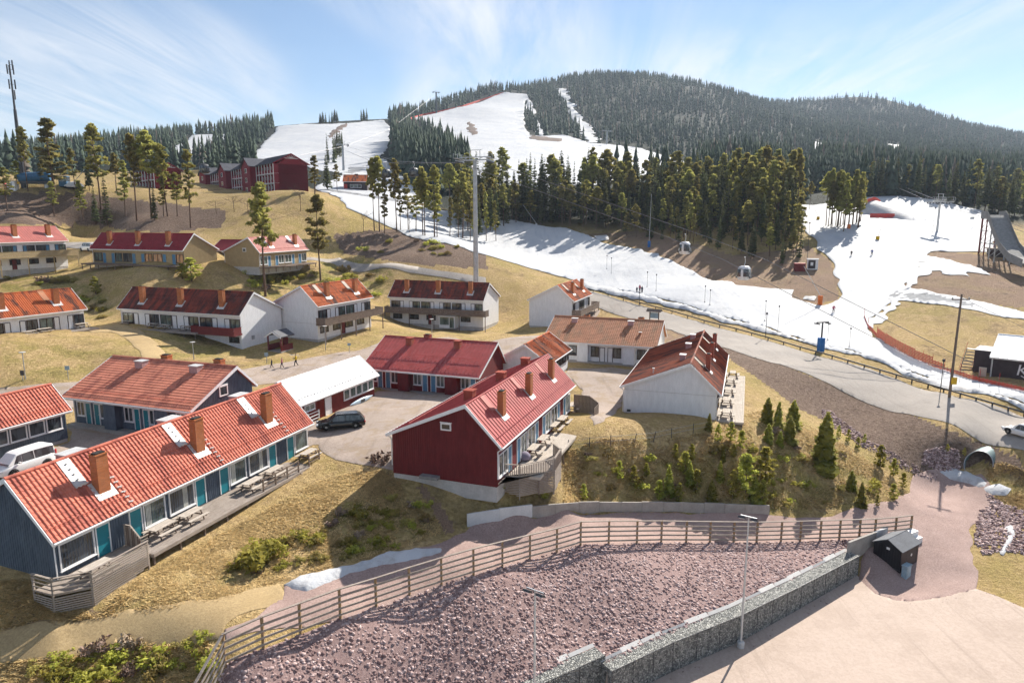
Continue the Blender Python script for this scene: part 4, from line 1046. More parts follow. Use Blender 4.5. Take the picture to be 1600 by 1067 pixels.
h17 = house('beige gable house with pink metal roof between the two tall pines', G['H17'], 'beigewall', 'metalpink', 'metal', base=1.6, battens='L', bat=.3,
      fac=dict(nd=2, z=0, doorm='bluedoor', frame='white', glass=('glasst',)), chim=[(5, .45, .3), (13.6, .45, .3)], plates='roofwhite', gablewin=[('L', 3.4, 4.2, 3.0, 3.7)], snowguard='metalred')
deck(h17, .2, 17, -1.8, .42, -.02, 'woodd', drop=1.0)
q = at_z(318, 414, 11.2)
h17b = house('low dark red roofed link building between the beige houses', (q[0] - 2, q[1] + 8, 11.2, -.34, 14, 7, .5, 2.6, 2.6, 2.2), 'beigewall', 'metaldark', 'metal', base=1.2, snowguard=False)
m = MB(); m.b2(3, 11, .30, .34, .5, 2.1); part('window', m, 'glasst', h17b)

# ------------------------------------------------------------------ the red hotel on the hill
def hotel(label, geo, wings, storeys=3):
    x, y, z, yaw, L, W, hw, rise = geo
    r = thing('hotel', label, 'hotel', (x, y, z), yaw)
    fh = hw / storeys
    m = MB(); m.prism([(.6, -2.5), (.6, hw), (W / 2, hw + rise - .2), (W - 1.8, hw), (W - 1.8, -2.5)], 0, 0, L); m.b2(0, .25, .6, W - .35, -2.5, hw - .1); part('wall', m, 'hotel', r)
    for a in (0, W):
        m = MB(); slope_mesh(m, -.5, L, a, hw, W / 2, hw + rise, 'metal'); part('roof_slope', m, 'slate', r)
    for a in (0, W):
        m = MB(); m.prism([(a, hw + .08), (W / 2, hw + rise + .1), (W / 2, hw + rise - .35), (a, hw - .3)], 0, -.6, -.5); part('barge_board', m, 'hotel', r)
    m = MB(); c = W / 2
    m.b2(-.58, -.54, c - 2.2, c + 2.2, hw + rise - 1.5, hw + rise - 1.38)
    for k in range(5):
        a_ = math.radians(30 + 30 * k); m.bar((-.56, c, hw + rise - 1.45), (-.56, c + 1.5 * math.cos(a_), hw + rise - 1.45 + 1.0 * math.sin(a_)), .08)
    part('gable_ornament', m, 'white', r)
    for k in range(1, storeys):
        m = MB(); m.b2(-.03, .0, .6, W - .4, fh * k - .05, fh * k + .05); part('storey_band', m, 'redwall', r)
    # open galleries on the +v side
    for k in range(storeys):
        m = MB(); m.b2(0, L, W - 1.8, W - .3, fh * k - .1, fh * k + .1); g = part('gallery_floor', m, 'white', r)
        m = MB(); m.b2(0, L, W - .42, W - .34, fh * k + .1, fh * k + 1.0); part('gallery_rail', m, 'hotel', r)
    n_ = int(L / 2.4)
    for i in range(n_ + 1):
        m = MB(); c = .1 + (L - .2) * i / n_; m.b2(c - .09, c + .09, W - .34, W - .18, -.3, hw - .05); part('gallery_post', m, 'white', r)
        if i < n_:
            for k in range(storeys):
                m = MB(); m.b2(c + .7, c + 1.7, W - 1.8, W - 1.72, fh * k + .9, fh * k + 2.2); w = part('window', m, 'white', r)
                m = MB(); m.b2(c + .8, c + 1.6, W - 1.72, W - 1.70, fh * k + 1.0, fh * k + 2.1); part('pane', m, 'glass', w)
    for u0, u1 in wings:
        c = (u0 + u1) / 2; hwid = (u1 - u0) / 2
        m = MB(); m.prism([(u0, -2.5), (u0, hw + .1), (c, hw + hwid * .62), (u1, hw + .1), (u1, -2.5)], 1, W - 1.9, W + 1.6); b = part('bay', m, 'hotel', r)
        for sgn in (-1, 1):
            m = MB(); e = c + sgn * (hwid + .35)
            m.add([(e, W + 2.1, hw - .1), (e, W * .55, hw - .1), (c, W * .55, hw + hwid * .62 + .2), (c, W + 2.1, hw + hwid * .62 + .2)], [(0, 1, 2, 3)])
            m.add([(e, W + 2.1, hw - .3), (e, W * .55, hw - .3), (c, W * .55, hw + hwid * .62), (c, W + 2.1, hw + hwid * .62)], [(3, 2, 1, 0)]); part('bay_roof', m, 'slate', r)
        for k in range(storeys):
            m = MB(); m.b2(c - .95, c + .95, W + 1.6, W + 1.66, fh * k + .8, fh * k + 2.2); w = part('window', m, 'white', r)
            for s_ in (-1, 0, 1):
                m = MB(); m.b2(c + s_ * .58 - .23, c + s_ * .58 + .23, W + 1.66, W + 1.68, fh * k + .9, fh * k + 2.1); part('pane', m, 'glass', w)
    return r
hotel('large dark red hotel with white galleries on the hill', (-62.2, 215.5, 28.3, 2.25, 74, 11.4, 8.6, 3.0), [(15, 23), (40, 48), (64, 72)])
q = hit(248, 297)
hotel('smaller red gallery building half hidden behind the left pines', (q[0] + 2, q[1] + 12, q[2] + .5, 2.4, 22, 9, 5.8, 2.4), [], 2)

# ------------------------------------------------------------------ near ground works: stones, walls, fence
ICO = []
_t = (1 + 5 ** .5) / 2
for a, b in ((-1, _t), (1, _t), (-1, -_t), (1, -_t)): ICO.append((a, b, 0))
for a, b in ((-1, _t), (1, _t), (-1, -_t), (1, -_t)): ICO.append((0, a, b))
for a, b in ((-1, _t), (1, _t), (-1, -_t), (1, -_t)): ICO.append((b, 0, a))
ICO = np.array(ICO) / math.sqrt(1 + _t * _t)
IF = np.array([(0,11,5),(0,5,1),(0,1,7),(0,7,10),(0,10,11),(1,5,9),(5,11,4),(11,10,2),(10,7,6),(7,1,8),(3,9,4),(3,4,2),(3,2,6),(3,6,8),(3,8,9),(4,9,5),(2,4,11),(6,2,10),(8,6,7),(9,8,1)])
def rocks(name, poly, count, s0, s1, label, seed, sink=.5, lumpy=2.2):
    rs = np.random.RandomState(seed)
    xs = np.array([p[0] for p in poly]); ys = np.array([p[1] for p in poly])
    P = np.zeros((0, 2))
    while len(P) < count:
        c = np.stack([rs.uniform(xs.min(), xs.max(), count * 3), rs.uniform(ys.min(), ys.max(), count * 3)], 1)
        c = c[in_poly(c[:, 0], c[:, 1], poly)]
        keep = rs.rand(len(c)) < .8 + .7 * vnoise(c[:, 0], c[:, 1], lumpy)
        P = np.concatenate([P, c[keep]])
    P = P[:count]
    size = s0 + (s1 - s0) * rs.rand(count) ** 2.2
    V = ICO[None] * (1 + (rs.rand(count, 12, 1) - .5) * .8)
    V = V * np.stack([size * rs.uniform(.8, 1.4, count), size * rs.uniform(.7, 1.1, count), size * rs.uniform(.5, .85, count)], 1)[:, None]
    a = rs.rand(count) * 2 * PI; ca_, sa_ = np.cos(a)[:, None], np.sin(a)[:, None]
    X = V[..., 0] * ca_ - V[..., 1] * sa_; Y = V[..., 0] * sa_ + V[..., 1] * ca_
    tl = rs.uniform(-.6, .6, count)[:, None]; Z = V[..., 2] + X * tl * .5
    zb = gz(P[:, 0], P[:, 1])
    V = np.stack([X + P[:, :1], Y + P[:, 1:], Z + zb[:, None] + (size * (1 - sink) * .5)[:, None]], -1).reshape(-1, 3)
    F = (IF[None] + (np.arange(count) * 12)[:, None, None]).reshape(-1, 3)
    tint = np.repeat(rs.rand(count) ** 1.3, 12)
    return tag(link(name, npmesh(name, V, F, 'stones', {'tint': tint})), label, None, kind='stuff')
FPX_ = [(352,1042),(412,1014),(470,991),(532,967),(588,948),(640,930),(690,914),(740,899),(785,886),(828,874),(870,863),(907,852),(951,850),(995,849),(1033,848),(1072,848),(1109,848),(1146,848),(1182,848),(1220,847),(1250,846),(1281,845),(1311,844),(1342,843),(1366,842),(1398,839),(1422,836)]
fpos = [hit(*p) for p in FPX_]
wtop = [(w[0] - .5, w[1] + .55) for w in WALL] + [(w[0] - .5, w[1] + .55) for w in WALL2[:1]]
slope_poly = [tuple(p[:2]) for p in fpos] + [(wtop[0][0] + 1.6, wtop[0][1] + 1.4)] + wtop + [(WALL2[1][0] - .6, WALL2[1][1] + .6), (-14, 22), (-17, 25)]
sheet('stone_slope', slope_poly, 'stonebed', .05, 'purple grey earth under the crushed stones')
rocks('crushed_stones', slope_poly, 31000, .045, .14, 'slope of crushed purple grey stones below the fence', 3)
rocks('crushed_stones', wpoly([(1530,800),(1545,788),(1580,790),(1640,810),(1640,865),(1600,868),(1570,860),(1535,868),(1522,845)]), 2600, .06, .19, 'loose stones beside the path at the right edge', 4)
rocks('crushed_stones', wpoly([(1445,705),(1470,697),(1498,705),(1500,735),(1470,738),(1440,725)]), 1000, .06, .19, 'heap of purple stones left of the culvert', 5)
rocks('crushed_stones', wpoly([(1285,640),(1300,642),(1360,690),(1420,722),(1470,745),(1455,750),(1400,728),(1340,695),(1285,655)]), 1100, .06, .17, 'stones lining the drainage ditch', 6)
rocks('crushed_stones', wpoly([(1540,770),(1560,780),(1600,815),(1590,830),(1560,800),(1545,785)]), 500, .06, .17, 'stones along the path edge near the culvert', 7)
ed_ = [at_z(px, py, ZP)[:2] for px, py in [(1700,985),(1600,950),(1560,932),(1520,918),(1480,930),(1440,938),(1400,938),(1365,926),(1345,912)]]
rocks('loose_stones', [tuple(p) for p in ed_] + [tuple(p + np.array([-.2, -1.0])) for p in ed_[::-1]], 500, .02, .06, 'loose stones along the edge of the car park', 8, 0.2)
rocks('loose_stones', [(w[0] + .05, w[1] - .05) for w in WALL] + [(w[0] + .7, w[1] - .6) for w in WALL[::-1]], 420, .02, .07, 'loose stones at the foot of the gabion wall', 9, 0.2)
# fence
fr = thing('wooden_fence', 'long wooden fence of five rails along the stone slope', 'fence', tuple(fpos[11]))
o0 = Vector(fpos[11])
line = [np.array([-17.6, 25.2, 0]), np.array([-16.8, 27.5, 0]), np.array([-15.9, 29.8, 0])]
for q in line: q[2] = float(gz(q[0], q[1]))
pts_f = line + fpos
RH = (.34, .74, 1.13, 1.51, 1.90)
bm_post = MB().b2(-.07, .07, -.07, .07, -.35, 1.95).mesh('fence_post', 'woodfence')
for q in pts_f:
    o = link('fence_post', bm_post, fr); o.location = Vector(q) - o0
tops = []
for q in pts_f: tops.append(Vector(q) - o0)
for a, b in zip(tops[:-1], tops[1:]):
    d = (b - a); nrm = Vector((d.y, -d.x, 0)).normalized() * .075
    for k, hgt in enumerate(RH):
        m = MB(); z_ = Vector((0, 0, hgt)); off = nrm if k < 4 else Vector((0, 0, .03))
        m.bar(a + off + z_ - d.normalized() * .06, b + off + z_ + d.normalized() * .06, .055 if k < 4 else .14, .125 if k < 4 else .055)
        part('rail', m, 'wood', fr)
# gabion wall
def gabion(label, P, hts, th, n_each):
    g = thing('gabion_wall', label, 'wall', (P[0][0], P[0][1], ZP)); o = Vector((P[0][0], P[0][1], ZP))
    for i in range(len(P) - 1):
        a = Vector((P[i][0], P[i][1], ZP)); b = Vector((P[i + 1][0], P[i + 1][1], ZP)); d = (b - a); L = d.length; u = d / L; nn = Vector((u.y, -u.x, 0))
        if nn.x > 0: nn = -nn
        k = max(1, round(L / n_each))
        for j in range(k):
            p0 = a + d * (j / k) + u * .012; p1 = a + d * ((j + 1) / k) - u * .012
            h0 = hts[i] + (hts[i + 1] - hts[i]) * j / k; h1_ = hts[i] + (hts[i + 1] - hts[i]) * (j + 1) / k
            m = MB(); c = [p0, p1, p1 + nn * th, p0 + nn * th]
            m.add([tuple(q - o - Vector((0, 0, .3))) for q in c] + [tuple(c[0] - o + Vector((0, 0, h0))), tuple(c[1] - o + Vector((0, 0, h1_))), tuple(c[2] - o + Vector((0, 0, h1_))), tuple(c[3] - o + Vector((0, 0, h0)))],
                  [(0, 1, 2, 3), (4, 7, 6, 5), (0, 4, 5, 1), (1, 5, 6, 2), (2, 6, 7, 3), (3, 7, 4, 0)])
            part('gabion_basket', m, 'gabion', g)
            m = MB()
            for q, hh in ((p0, h0), (p1, h1_)):
                m.bar(q - o + Vector((0, 0, -.1)) - nn * .01, q - o + Vector((0, 0, hh)) - nn * .01, .02)
            m.bar(p0 - o - nn * .01 + Vector((0, 0, h0)), p1 - o - nn * .01 + Vector((0, 0, h1_)), .025)
            part('wire_frame', m, 'darksteel', g)
            m = MB(); q0 = p0 + nn * (th + .02) - o; q1 = p1 + nn * (th + .02) - o; w_ = nn * .22 * (1 + .5 * math.sin(j * 2.1))
            m.add([tuple(q0 + Vector((0, 0, h0 + .03))), tuple(q1 + Vector((0, 0, h1_ + .03))), tuple(q1 + w_ + Vector((0, 0, h1_ + .16))), tuple(q0 + w_ + Vector((0, 0, h0 + .16)))], [(0, 3, 2, 1)]); part('geotextile', m, 'tarp', g)
    return g
gabion('long grey gabion wall between the stone slope and car park', WALL, [1.82, 1.95, 2.15, 2.2, 2.2], 1.0, 1.9)
gabion('second taller gabion wall block at the bottom edge', WALL2, [2.55, 2.55], 1.0, 2.0)
# concrete retaining wall
RW = [(730,823),(781,815),(832,808),(868,804),(905,801),(937,800),(970,800),(1003,800),(1036,800),(1068,800),(1100,801),(1132,802),(1164,803),(1202,804)]
rp = [hit(*p) for p in RW]
rw = thing('retaining_wall', 'low concrete panel retaining wall behind the fence', 'wall', tuple(rp[0])); o0 = Vector(rp[0])
for i in range(len(rp) - 1):
    a = Vector(rp[i]) - o0; b = Vector(rp[i + 1]) - o0; d = (b - a).normalized(); hh = 1.05 if i < 2 else .92
    m = MB(); a2 = a + d * .012; b2 = b - d * .012; nrm = Vector((-d.y, d.x, 0)) * .14; dn = Vector((0, 0, -.5)); up = Vector((0, 0, hh + (.05 if i % 3 == 1 else 0)))
    c = [a2, b2, b2 + nrm, a2 + nrm]
    m.add([tuple(q + dn) for q in c] + [tuple(q + up) for q in c], [(0, 3, 2, 1), (4, 5, 6, 7), (0, 1, 5, 4), (1, 2, 6, 5), (2, 3, 7, 6), (3, 0, 4, 7)])
    part('concrete_panel', m, 'concl' if i < 2 else 'conc', rw)
# wing walls by the shed
def wall_block(name, label, px0, px1, h0, h1_, th, mat, cat='wall', group=None):
    a = hit(*px0); b = hit(*px1); r = thing(name, label, cat, tuple(a), 0, group); d = Vector(b) - Vector(a); d.z = 0; u = d.normalized(); nrm = Vector((-u.y, u.x, 0)) * th; dz_ = b[2] - a[2]
    c = [Vector((0, 0, 0)), d, d + nrm, nrm]
    m = MB(); m.add([tuple(q + Vector((0, 0, -.6))) for q in c] + [tuple(c[0] + Vector((0, 0, h0))), tuple(c[1] + Vector((0, 0, h1_ + dz_))), tuple(c[2] + Vector((0, 0, h1_ + dz_))), tuple(c[3] + Vector((0, 0, h0)))],
          [(0, 3, 2, 1), (4, 5, 6, 7), (0, 1, 5, 4), (1, 2, 6, 5), (2, 3, 7, 6), (3, 0, 4, 7)]); part('concrete_slab', m, mat, r)
    return r
wall_block('concrete_wall', 'sloping concrete wing wall left of the black shed', (1326, 868), (1368, 852), 1.2, 1.25, .2, 'conc')
wall_block('concrete_wall', 'short concrete wall end behind the black shed', (1366, 850), (1386, 842), 1.1, 1.1, .2, 'concl')
wall_block('concrete_block', 'white concrete block behind the black shed', (1420, 847), (1434, 842), .8, .8, .7, 'white', 'block')
wall_block('concrete_block', 'smaller white block at the path behind the shed', (1434, 850), (1441, 847), .5, .5, .5, 'white', 'block')
# black shed
sx_, sy_ = 2.95, 2.3
sh = thing('shed', 'small black metal shed with grey pitched roof by the car park', 'shed', (32.59, 53.19, float(gz(33, 54)) + .02), .60)
m = MB(); m.prism([(0, -.3), (0, 1.78), (sy_ / 2, 2.38), (sy_, 1.78), (sy_, -.3)], 0, 0, sx_)
for i in range(10): m.b2(-.02, 0, .12 + i * .23, .16 + i * .23, 0, 1.75)
part('wall', m, 'black', sh)
for a in (0, sy_):
    m = MB(); e = -.14 if a == 0 else sy_ + .14; ze = 1.78 - .14 * .52
    m.add([(-.12, e, ze + .06), (sx_ / 2 - .01, e, ze + .06), (sx_ / 2 - .01, sy_ / 2, 2.46), (-.12, sy_ / 2, 2.46), (-.12, e, ze), (sx_ / 2 - .01, e, ze), (sx_ / 2 - .01, sy_ / 2, 2.40), (-.12, sy_ / 2, 2.40)], [(0, 1, 2, 3), (4, 7, 6, 5), (0, 4, 5, 1), (0, 3, 7, 4), (1, 5, 6, 2)])
    part('roof_panel', m, 'greyroof', sh)
    m = MB()
    m.add([(sx_ / 2 + .01, e, ze + .06), (sx_ + .12, e, ze + .06), (sx_ + .12, sy_ / 2, 2.46), (sx_ / 2 + .01, sy_ / 2, 2.46), (sx_ / 2 + .01, e, ze), (sx_ + .12, e, ze), (sx_ + .12, sy_ / 2, 2.40), (sx_ / 2 + .01, sy_ / 2, 2.40)], [(0, 1, 2, 3), (4, 7, 6, 5), (0, 4, 5, 1), (2, 6, 7, 3), (1, 5, 6, 2)])
    part('roof_panel', m, 'greyroof', sh)
m = MB(); m.tube((-.13, sy_ / 2, 2.45), (sx_ + .13, sy_ / 2, 2.45), .035, nn=6); part('ridge_cap', m, 'greyroof', sh)
m = MB(); m.b2(.98, 1.0, -.012, 0, 0, 1.74); m.b2(.98, 2.7, -.016, 0, 1.68, 1.72); m.b2(2.66, 2.7, -.016, 0, 0, 1.7); d = part('door', m, 'darksteel', sh)
m = MB(); m.lathe([(.001, -.02), (.13, -.02), (.13, -.012), (.001, -.012)], (1.75, -.0, 1.0), 14, 1); part('round_sign', m, 'white', d)
m = MB(); m.b2(-.035, -.022, .95, 1.22, 1.52, 1.72); part('sign_plate', m, 'white', sh)
m = MB(); m.b2(-.02, 0, .3, .5, .02, .1); m.b2(-.03, 0, 0, sy_, -.02, .06); part('skirting', m, 'darksteel', sh)
ec = thing('electric_cabinet', 'pale grey-green electric cabinet standing at the shed corner', 'cabinet', (32.75, 52.72, float(gz(32.7, 52.7))), .6)
m = MB(); m.b2(-.05, .72, -.15, .25, 0, 1.12); part('body', m, 'greyblue', ec); m = MB(); m.b2(-.09, .76, -.2, .29, 1.12, 1.18); part('lid', m, 'greyblue', ec); m = MB(); m.b2(.05, .64, -.165, -.15, .12, 1.05); part('door', m, 'greyblue', ec)
# flood light posts on the car park
def floodpost(label, x, y, z, h, rz, group='tall car park light posts'):
    r = thing('light_post', label, 'light post', (x, y, z), rz, group)
    m = MB(); m.lathe([(.26, -.3), (.26, .42), (.20, .5), (.12, .5)], nn=12); part('base_sleeve', m, 'steelpale', r)
    m = MB(); m.tube((0, 0, .4), (0, 0, h), .085, .05, 10); part('pole', m, 'steelpale', r)
    m = MB(); m.bar((-.55, 0, h), (.55, 0, h), .07); part('cross_arm', m, 'steel', r)
    for s_ in (-1, 1):
        m = MB(); M_ = Matrix.Rotation(-.5, 3, 'X'); m.box((s_ * .42, -.12, h - .10), (.44, .38, .12), M=M_); f_ = part('floodlight', m, 'darksteel', r)
        m = MB(); m.box((s_ * .42, -.15, h - .16), (.36, .30, .02), M=M_); part('lens', m, 'lampglass', f_)
    return r
b2 = at_z(1157, 1011, ZP)
floodpost('tall grey floodlight post in front of the gabion wall', b2[0], b2[1], ZP, 9.75, -.6)
q = at_t(836, 922, 37.2)
floodpost('tall grey floodlight post cut off by the bottom edge', q[0], q[1], float(gz(q[0], q[1])), q[2] - float(gz(q[0], q[1])), -.6)
# slatted terrace of the blue house
def terrace(label, px_top, ztop, zdeck, zlow, closed_to, slat, gap, floor, mat='wood', vertical=False):
    P = [Vector(at_z(px, py, ztop)) for px, py in px_top]
    r = thing('timber_terrace', label, 'terrace', tuple(P[0] - Vector((0, 0, ztop - zdeck)))); o = P[0] - Vector((0, 0, ztop - zdeck))
    Q = [p - o for p in P]
    for k, q in enumerate(Q):
        m = MB(); zl = zlow[k] - zdeck; m.b2(q.x - .05, q.x + .05, q.y - .05, q.y + .05, zl - .3, ztop - zdeck); part('post', m, mat, r)
    for k in range(len(Q) - 1):
        a, b = Q[k], Q[k + 1]; d = (b - a); d.z = 0; u = d.normalized(); nrm = Vector((u.y, -u.x, 0)) * .07
        m = MB(); m.bar(Vector((a.x, a.y, ztop - zdeck + .03)) - u * .1, Vector((b.x, b.y, ztop - zdeck + .03)) + u * .1, .14, .045); part('handrail', m, mat, r)
        z_ = ztop - zdeck - .12
        if not vertical or True:
            while True:
                lowA, lowB = zlow[k] - zdeck, zlow[k + 1] - zdeck
                if z_ < min(lowA, lowB) - .1: break
                dense = (z_ < .02) or k in closed_to
                if vertical and z_ > .02:
                    z_ = .0; continue
                t0, t1 = 0., 1.
                if lowA != lowB:                       # the ground rises along this side: shorten the slat
                    if z_ < lowA: t0 = (lowA - z_) / (lowA - lowB)
                    if z_ < lowB: t1 = 1 - (lowB - z_) / (lowB - lowA)
                if t1 - t0 > .05:
                    m = MB(); p0 = a + d * t0; p1 = a + d * t1
                    m.bar(Vector((p0.x, p0.y, z_)) + nrm, Vector((p1.x, p1.y, z_)) + nrm, .025, slat); part('slat', m, mat, r)
                z_ -= (slat + gap) if dense else (slat + gap) * 1.9
        if vertical:
            n_ = max(2, int(d.length / .16))
            for i in range(n_):
                m = MB(); p0 = a + d * ((i + .5) / n_) + nrm; m.b2(p0.x - .035, p0.x + .035, p0.y - .02, p0.y + .02, .05, ztop - zdeck - .05); part('baluster', m, mat, r)
            m = MB(); m.bar(Vector((a.x, a.y, .06)) + nrm * .5, Vector((b.x, b.y, .06)) + nrm * .5, .05, .08); part('bottom_rail', m, mat, r)
    m = MB(); fl = [Vector(f_) - o for f_ in floor]
    n_ = len(fl); m.add([(f_.x, f_.y, -.06) for f_ in fl] + [(f_.x, f_.y, 0) for f_ in fl], [tuple(range(n_)), tuple(range(2 * n_ - 1, n_ - 1, -1))] + [(i, n_ + i, n_ + (i + 1) % n_, (i + 1) % n_) for i in range(n_)])
    part('floor', m, mat, r)
    return r, o
def loc2w(geo, u, v, z=0):
    x, y, z0, yaw = geo[:4]
    return Vector((x + math.cos(yaw) * u - math.sin(yaw) * v, y + math.sin(yaw) * u + math.cos(yaw) * v, z0 + z))
zt = G['H1'][2]
tp = [(50,897),(80,905),(141,893),(229,846)]
fl = [at_z(px, py, zt + 1.0) * [1, 1, 0] + [0, 0, zt - .03] for px, py in tp] + [loc2w(G['H1'], 5.2, -1.6, -.03), loc2w(G['H1'], 5.2, .4, -.03), loc2w(G['H1'], .4, .4, -.03), loc2w(G['H1'], -.8, .6, -.03)]
terrace('slatted grey timber terrace at the near corner of the blue house', tp, zt + 1.0, zt, [zt - .85, zt - 1.55, zt - 1.5, zt - .55], (2,), .085, .055, fl)
# planter and screen on that terrace
sc_ = thing('privacy_screen', 'short slanted plank screen beside the teal door', 'screen', tuple(loc2w(G['H1'], 5.0, .4, 0)), G['H1'][3])
for i in range(9):
    m = MB(); v = -.05 - i * .15; m.b2(-.03, .03, v - .13, v, .0, 1.45 if i < 4 else 1.45 - (i - 3) * .16); part('plank', m, 'woodd' if i % 3 else 'wood', sc_)
m = MB(); m.bar((0, -.02, 1.46), (0, -.62, 1.46), .1, .04); m.bar((0, -.62, 1.46), (0, -1.4, .68), .1, .04); part('cap_rail', m, 'wood', sc_)
# stair and rails on the far part of the blue house deck
dr = thing('deck_railing', 'grey timber deck railing with steps at the blue house', 'railing', tuple(loc2w(G['H1'], 15.5, -2.2, 0)), G['H1'][3])
for i in range(6):
    m = MB(); c = i * 1.5; m.b2(c - .05, c + .05, -.05, .05, -.3, 1.0); part('post', m, 'woodd', dr)
for z_ in (.95, .6, .3):
    for i in range(5):
        if i == 3: continue
        m = MB(); m.bar((i * 1.5, -.03, z_), ((i + 1) * 1.5, -.03, z_), .03, .09); part('rail', m, 'woodd', dr)
for i in range(4):
    m = MB(); m.b2(4.6, 5.9, -.35 - i * .28, -.06 - i * .28, -.22 - i * .2, -.17 - i * .2); part('step', m, 'wood', dr)
for s_ in (4.55, 5.95):
    m = MB(); m.bar((s_, -.05, -.15), (s_, -1.25, -1.0), .05, .2); part('stringer', m, 'woodd', dr)
# railing and skirting of the red house terrace
zt = G['H6'][2] - .36
tp = [(783,752),(812,752),(866,743),(875,730),(862,724)]
tp = [(783,725),(812,727),(866,717),(876,702),(865,694)]
fl = [at_z(px, py, zt + 1.0) * [1, 1, 0] + [0, 0, zt - .03] for px, py in tp] + [loc2w(G['H6'], 3.0, .4, -.03), loc2w(G['H6'], .3, .4, -.03)]
terrace('timber terrace with upright balusters at the red gable corner', tp, zt + 1.0, zt, [zt - 1.25, zt - 1.6, zt - 1.75, zt - 1.6, zt - .3], (), .10, .04, fl, 'wood', True)
scr = thing('privacy_screen', 'tall grey plank screen at the far end of the red house deck', 'screen', tuple(loc2w(G['H6'], 22.3, .3, -.36)), G['H6'][3])
for i in range(18):
    m = MB(); v = -.05 - i * .15; m.b2(-.03, .03, v - .13, v, -.1, 1.9 if i < 12 else 1.9 - (i - 11) * .1); part('plank', m, 'woodd', scr)
for i in range(14):
    m = MB(); u_ = -.05 - i * .15; m.b2(u_ - .13, u_, -2.8, -2.75, -.1, 1.15); part('plank', m, 'woodd', scr)
bb_ = thing('bean_bag', 'grey-violet bean bag on the red house terrace', 'bean bag', tuple(at_z(819, 718, zt)), 0)
m = MB(); m.lathe([(.05, 0), (.45, .02), (.58, .2), (.55, .42), (.38, .62), (.15, .70), (.03, .71)], nn=16); part('cushion', m, 'bean', bb_, True)
# picnic tables
pt = thing('picnic_table', 'x', 'picnic table', (0, 0, 0), 0, 'picnic tables on the house decks')
m = MB()
for i in range(5): m.b2(-.9, .9, -.37 + i * .15, -.37 + i * .15 + .135, .70, .745)
part('tabletop', m, 'woodl', pt)
for s_ in (-1, 1):
    m = MB()
    for i in range(2): m.b2(-.9, .9, s_ * .72 - .14 + i * .145, s_ * .72 - .14 + i * .145 + .135, .42, .46)
    part('bench', m, 'woodl', pt)
    m = MB(); x_ = s_ * .62
    m.bar((x_, -.30, .70), (x_, -.58, 0), .05, .09); m.bar((x_, .30, .70), (x_, .58, 0), .05, .09); m.b2(x_ - .05, x_ + .0, -.85, .85, .33, .42); m.b2(x_ - .05, x_, -.36, .36, .61, .695); part('leg_frame', m, 'woodd', pt)
first = [True]
def table(geo, px, py, label, zoff=0., rz=0.):
    if geo is G['H6']: zoff = -.38
    q = at_z(px, py, geo[2] + .55 + zoff)
    loc = (q[0], q[1], geo[2] + zoff)
    if first[0]:
        first[0] = False; pt.location = loc; pt.rotation_euler = (0, 0, geo[3] + rz); pt['label'] = label; return pt
    return dup(pt, loc, geo[3] + rz, label)
ORD = ['first', 'second', 'third', 'fourth', 'fifth', 'sixth']
table(G['H1'], 150, 886, 'picnic table inside the slatted terrace of the blue house')
for i, (px, py) in enumerate([(253, 824), (298, 803), (394, 754), (428, 735), (482, 708)]):
    table(G['H1'], px, py, ORD[i] + ' picnic table from the slatted terrace on the blue house deck')
for i, (px, py) in enumerate([(834, 701), (849, 686), (866, 665), (879, 655), (895, 634)]):
    table(G['H6'], px, py, ORD[i] + ' picnic table from the near end on the red house deck')
for i, (px, py) in enumerate([(1135, 644), (1135, 625), (1138, 609), (1141, 594), (1145, 583)]):
    table(G['H7'], px, py, ORD[i] + ' picnic table from the near end on the white house deck')
for i, (px, py) in enumerate([(200, 503), (239, 507), (257, 509), (290, 511)]):
    table(G['H9'], px, py, ORD[i] + ' picnic table from the left below the dark red roof')
for i, (px, py) in enumerate([(46, 519), (69, 515), (128, 507)]):
    table(G['H14'], px, py, ORD[i] + ' picnic table from the left edge on the upper lawn house deck')
for i, (px, py) in enumerate([(206, 405), (232, 406), (247, 407)]):
    table(G['H16'], px, py, ORD[i] + ' picnic table from the left in front of the amber windows')
# wire fence on the bank
wf = [(877,717),(888,703),(921,699),(954,696),(990,693),(1020,690),(1049,684),(1083,677),(1112,672)]
wp = [hit(*p) for p in wf]
r = thing('wire_fence', 'thin wire fence on slim posts above the bushy bank', 'fence', tuple(wp[0])); o0 = Vector(wp[0])
for i, q in enumerate(wp):
    m = MB(); l_ = Vector(q) - o0; m.tube(l_ - Vector((0, 0, .3)), l_ + Vector((.25 if i in (4, 5) else 0, 0, 1.0)), .035, nn=6); part('post', m, 'darksteel', r)
for a, b in zip(wp[:-1], wp[1:]):
    for hz_ in (.45, .9):
        m = MB(); m.tube(Vector(a) - o0 + Vector((0, 0, hz_)), Vector(b) - o0 + Vector((0, 0, hz_)), .012, nn=4); part('wire', m, 'steel', r)
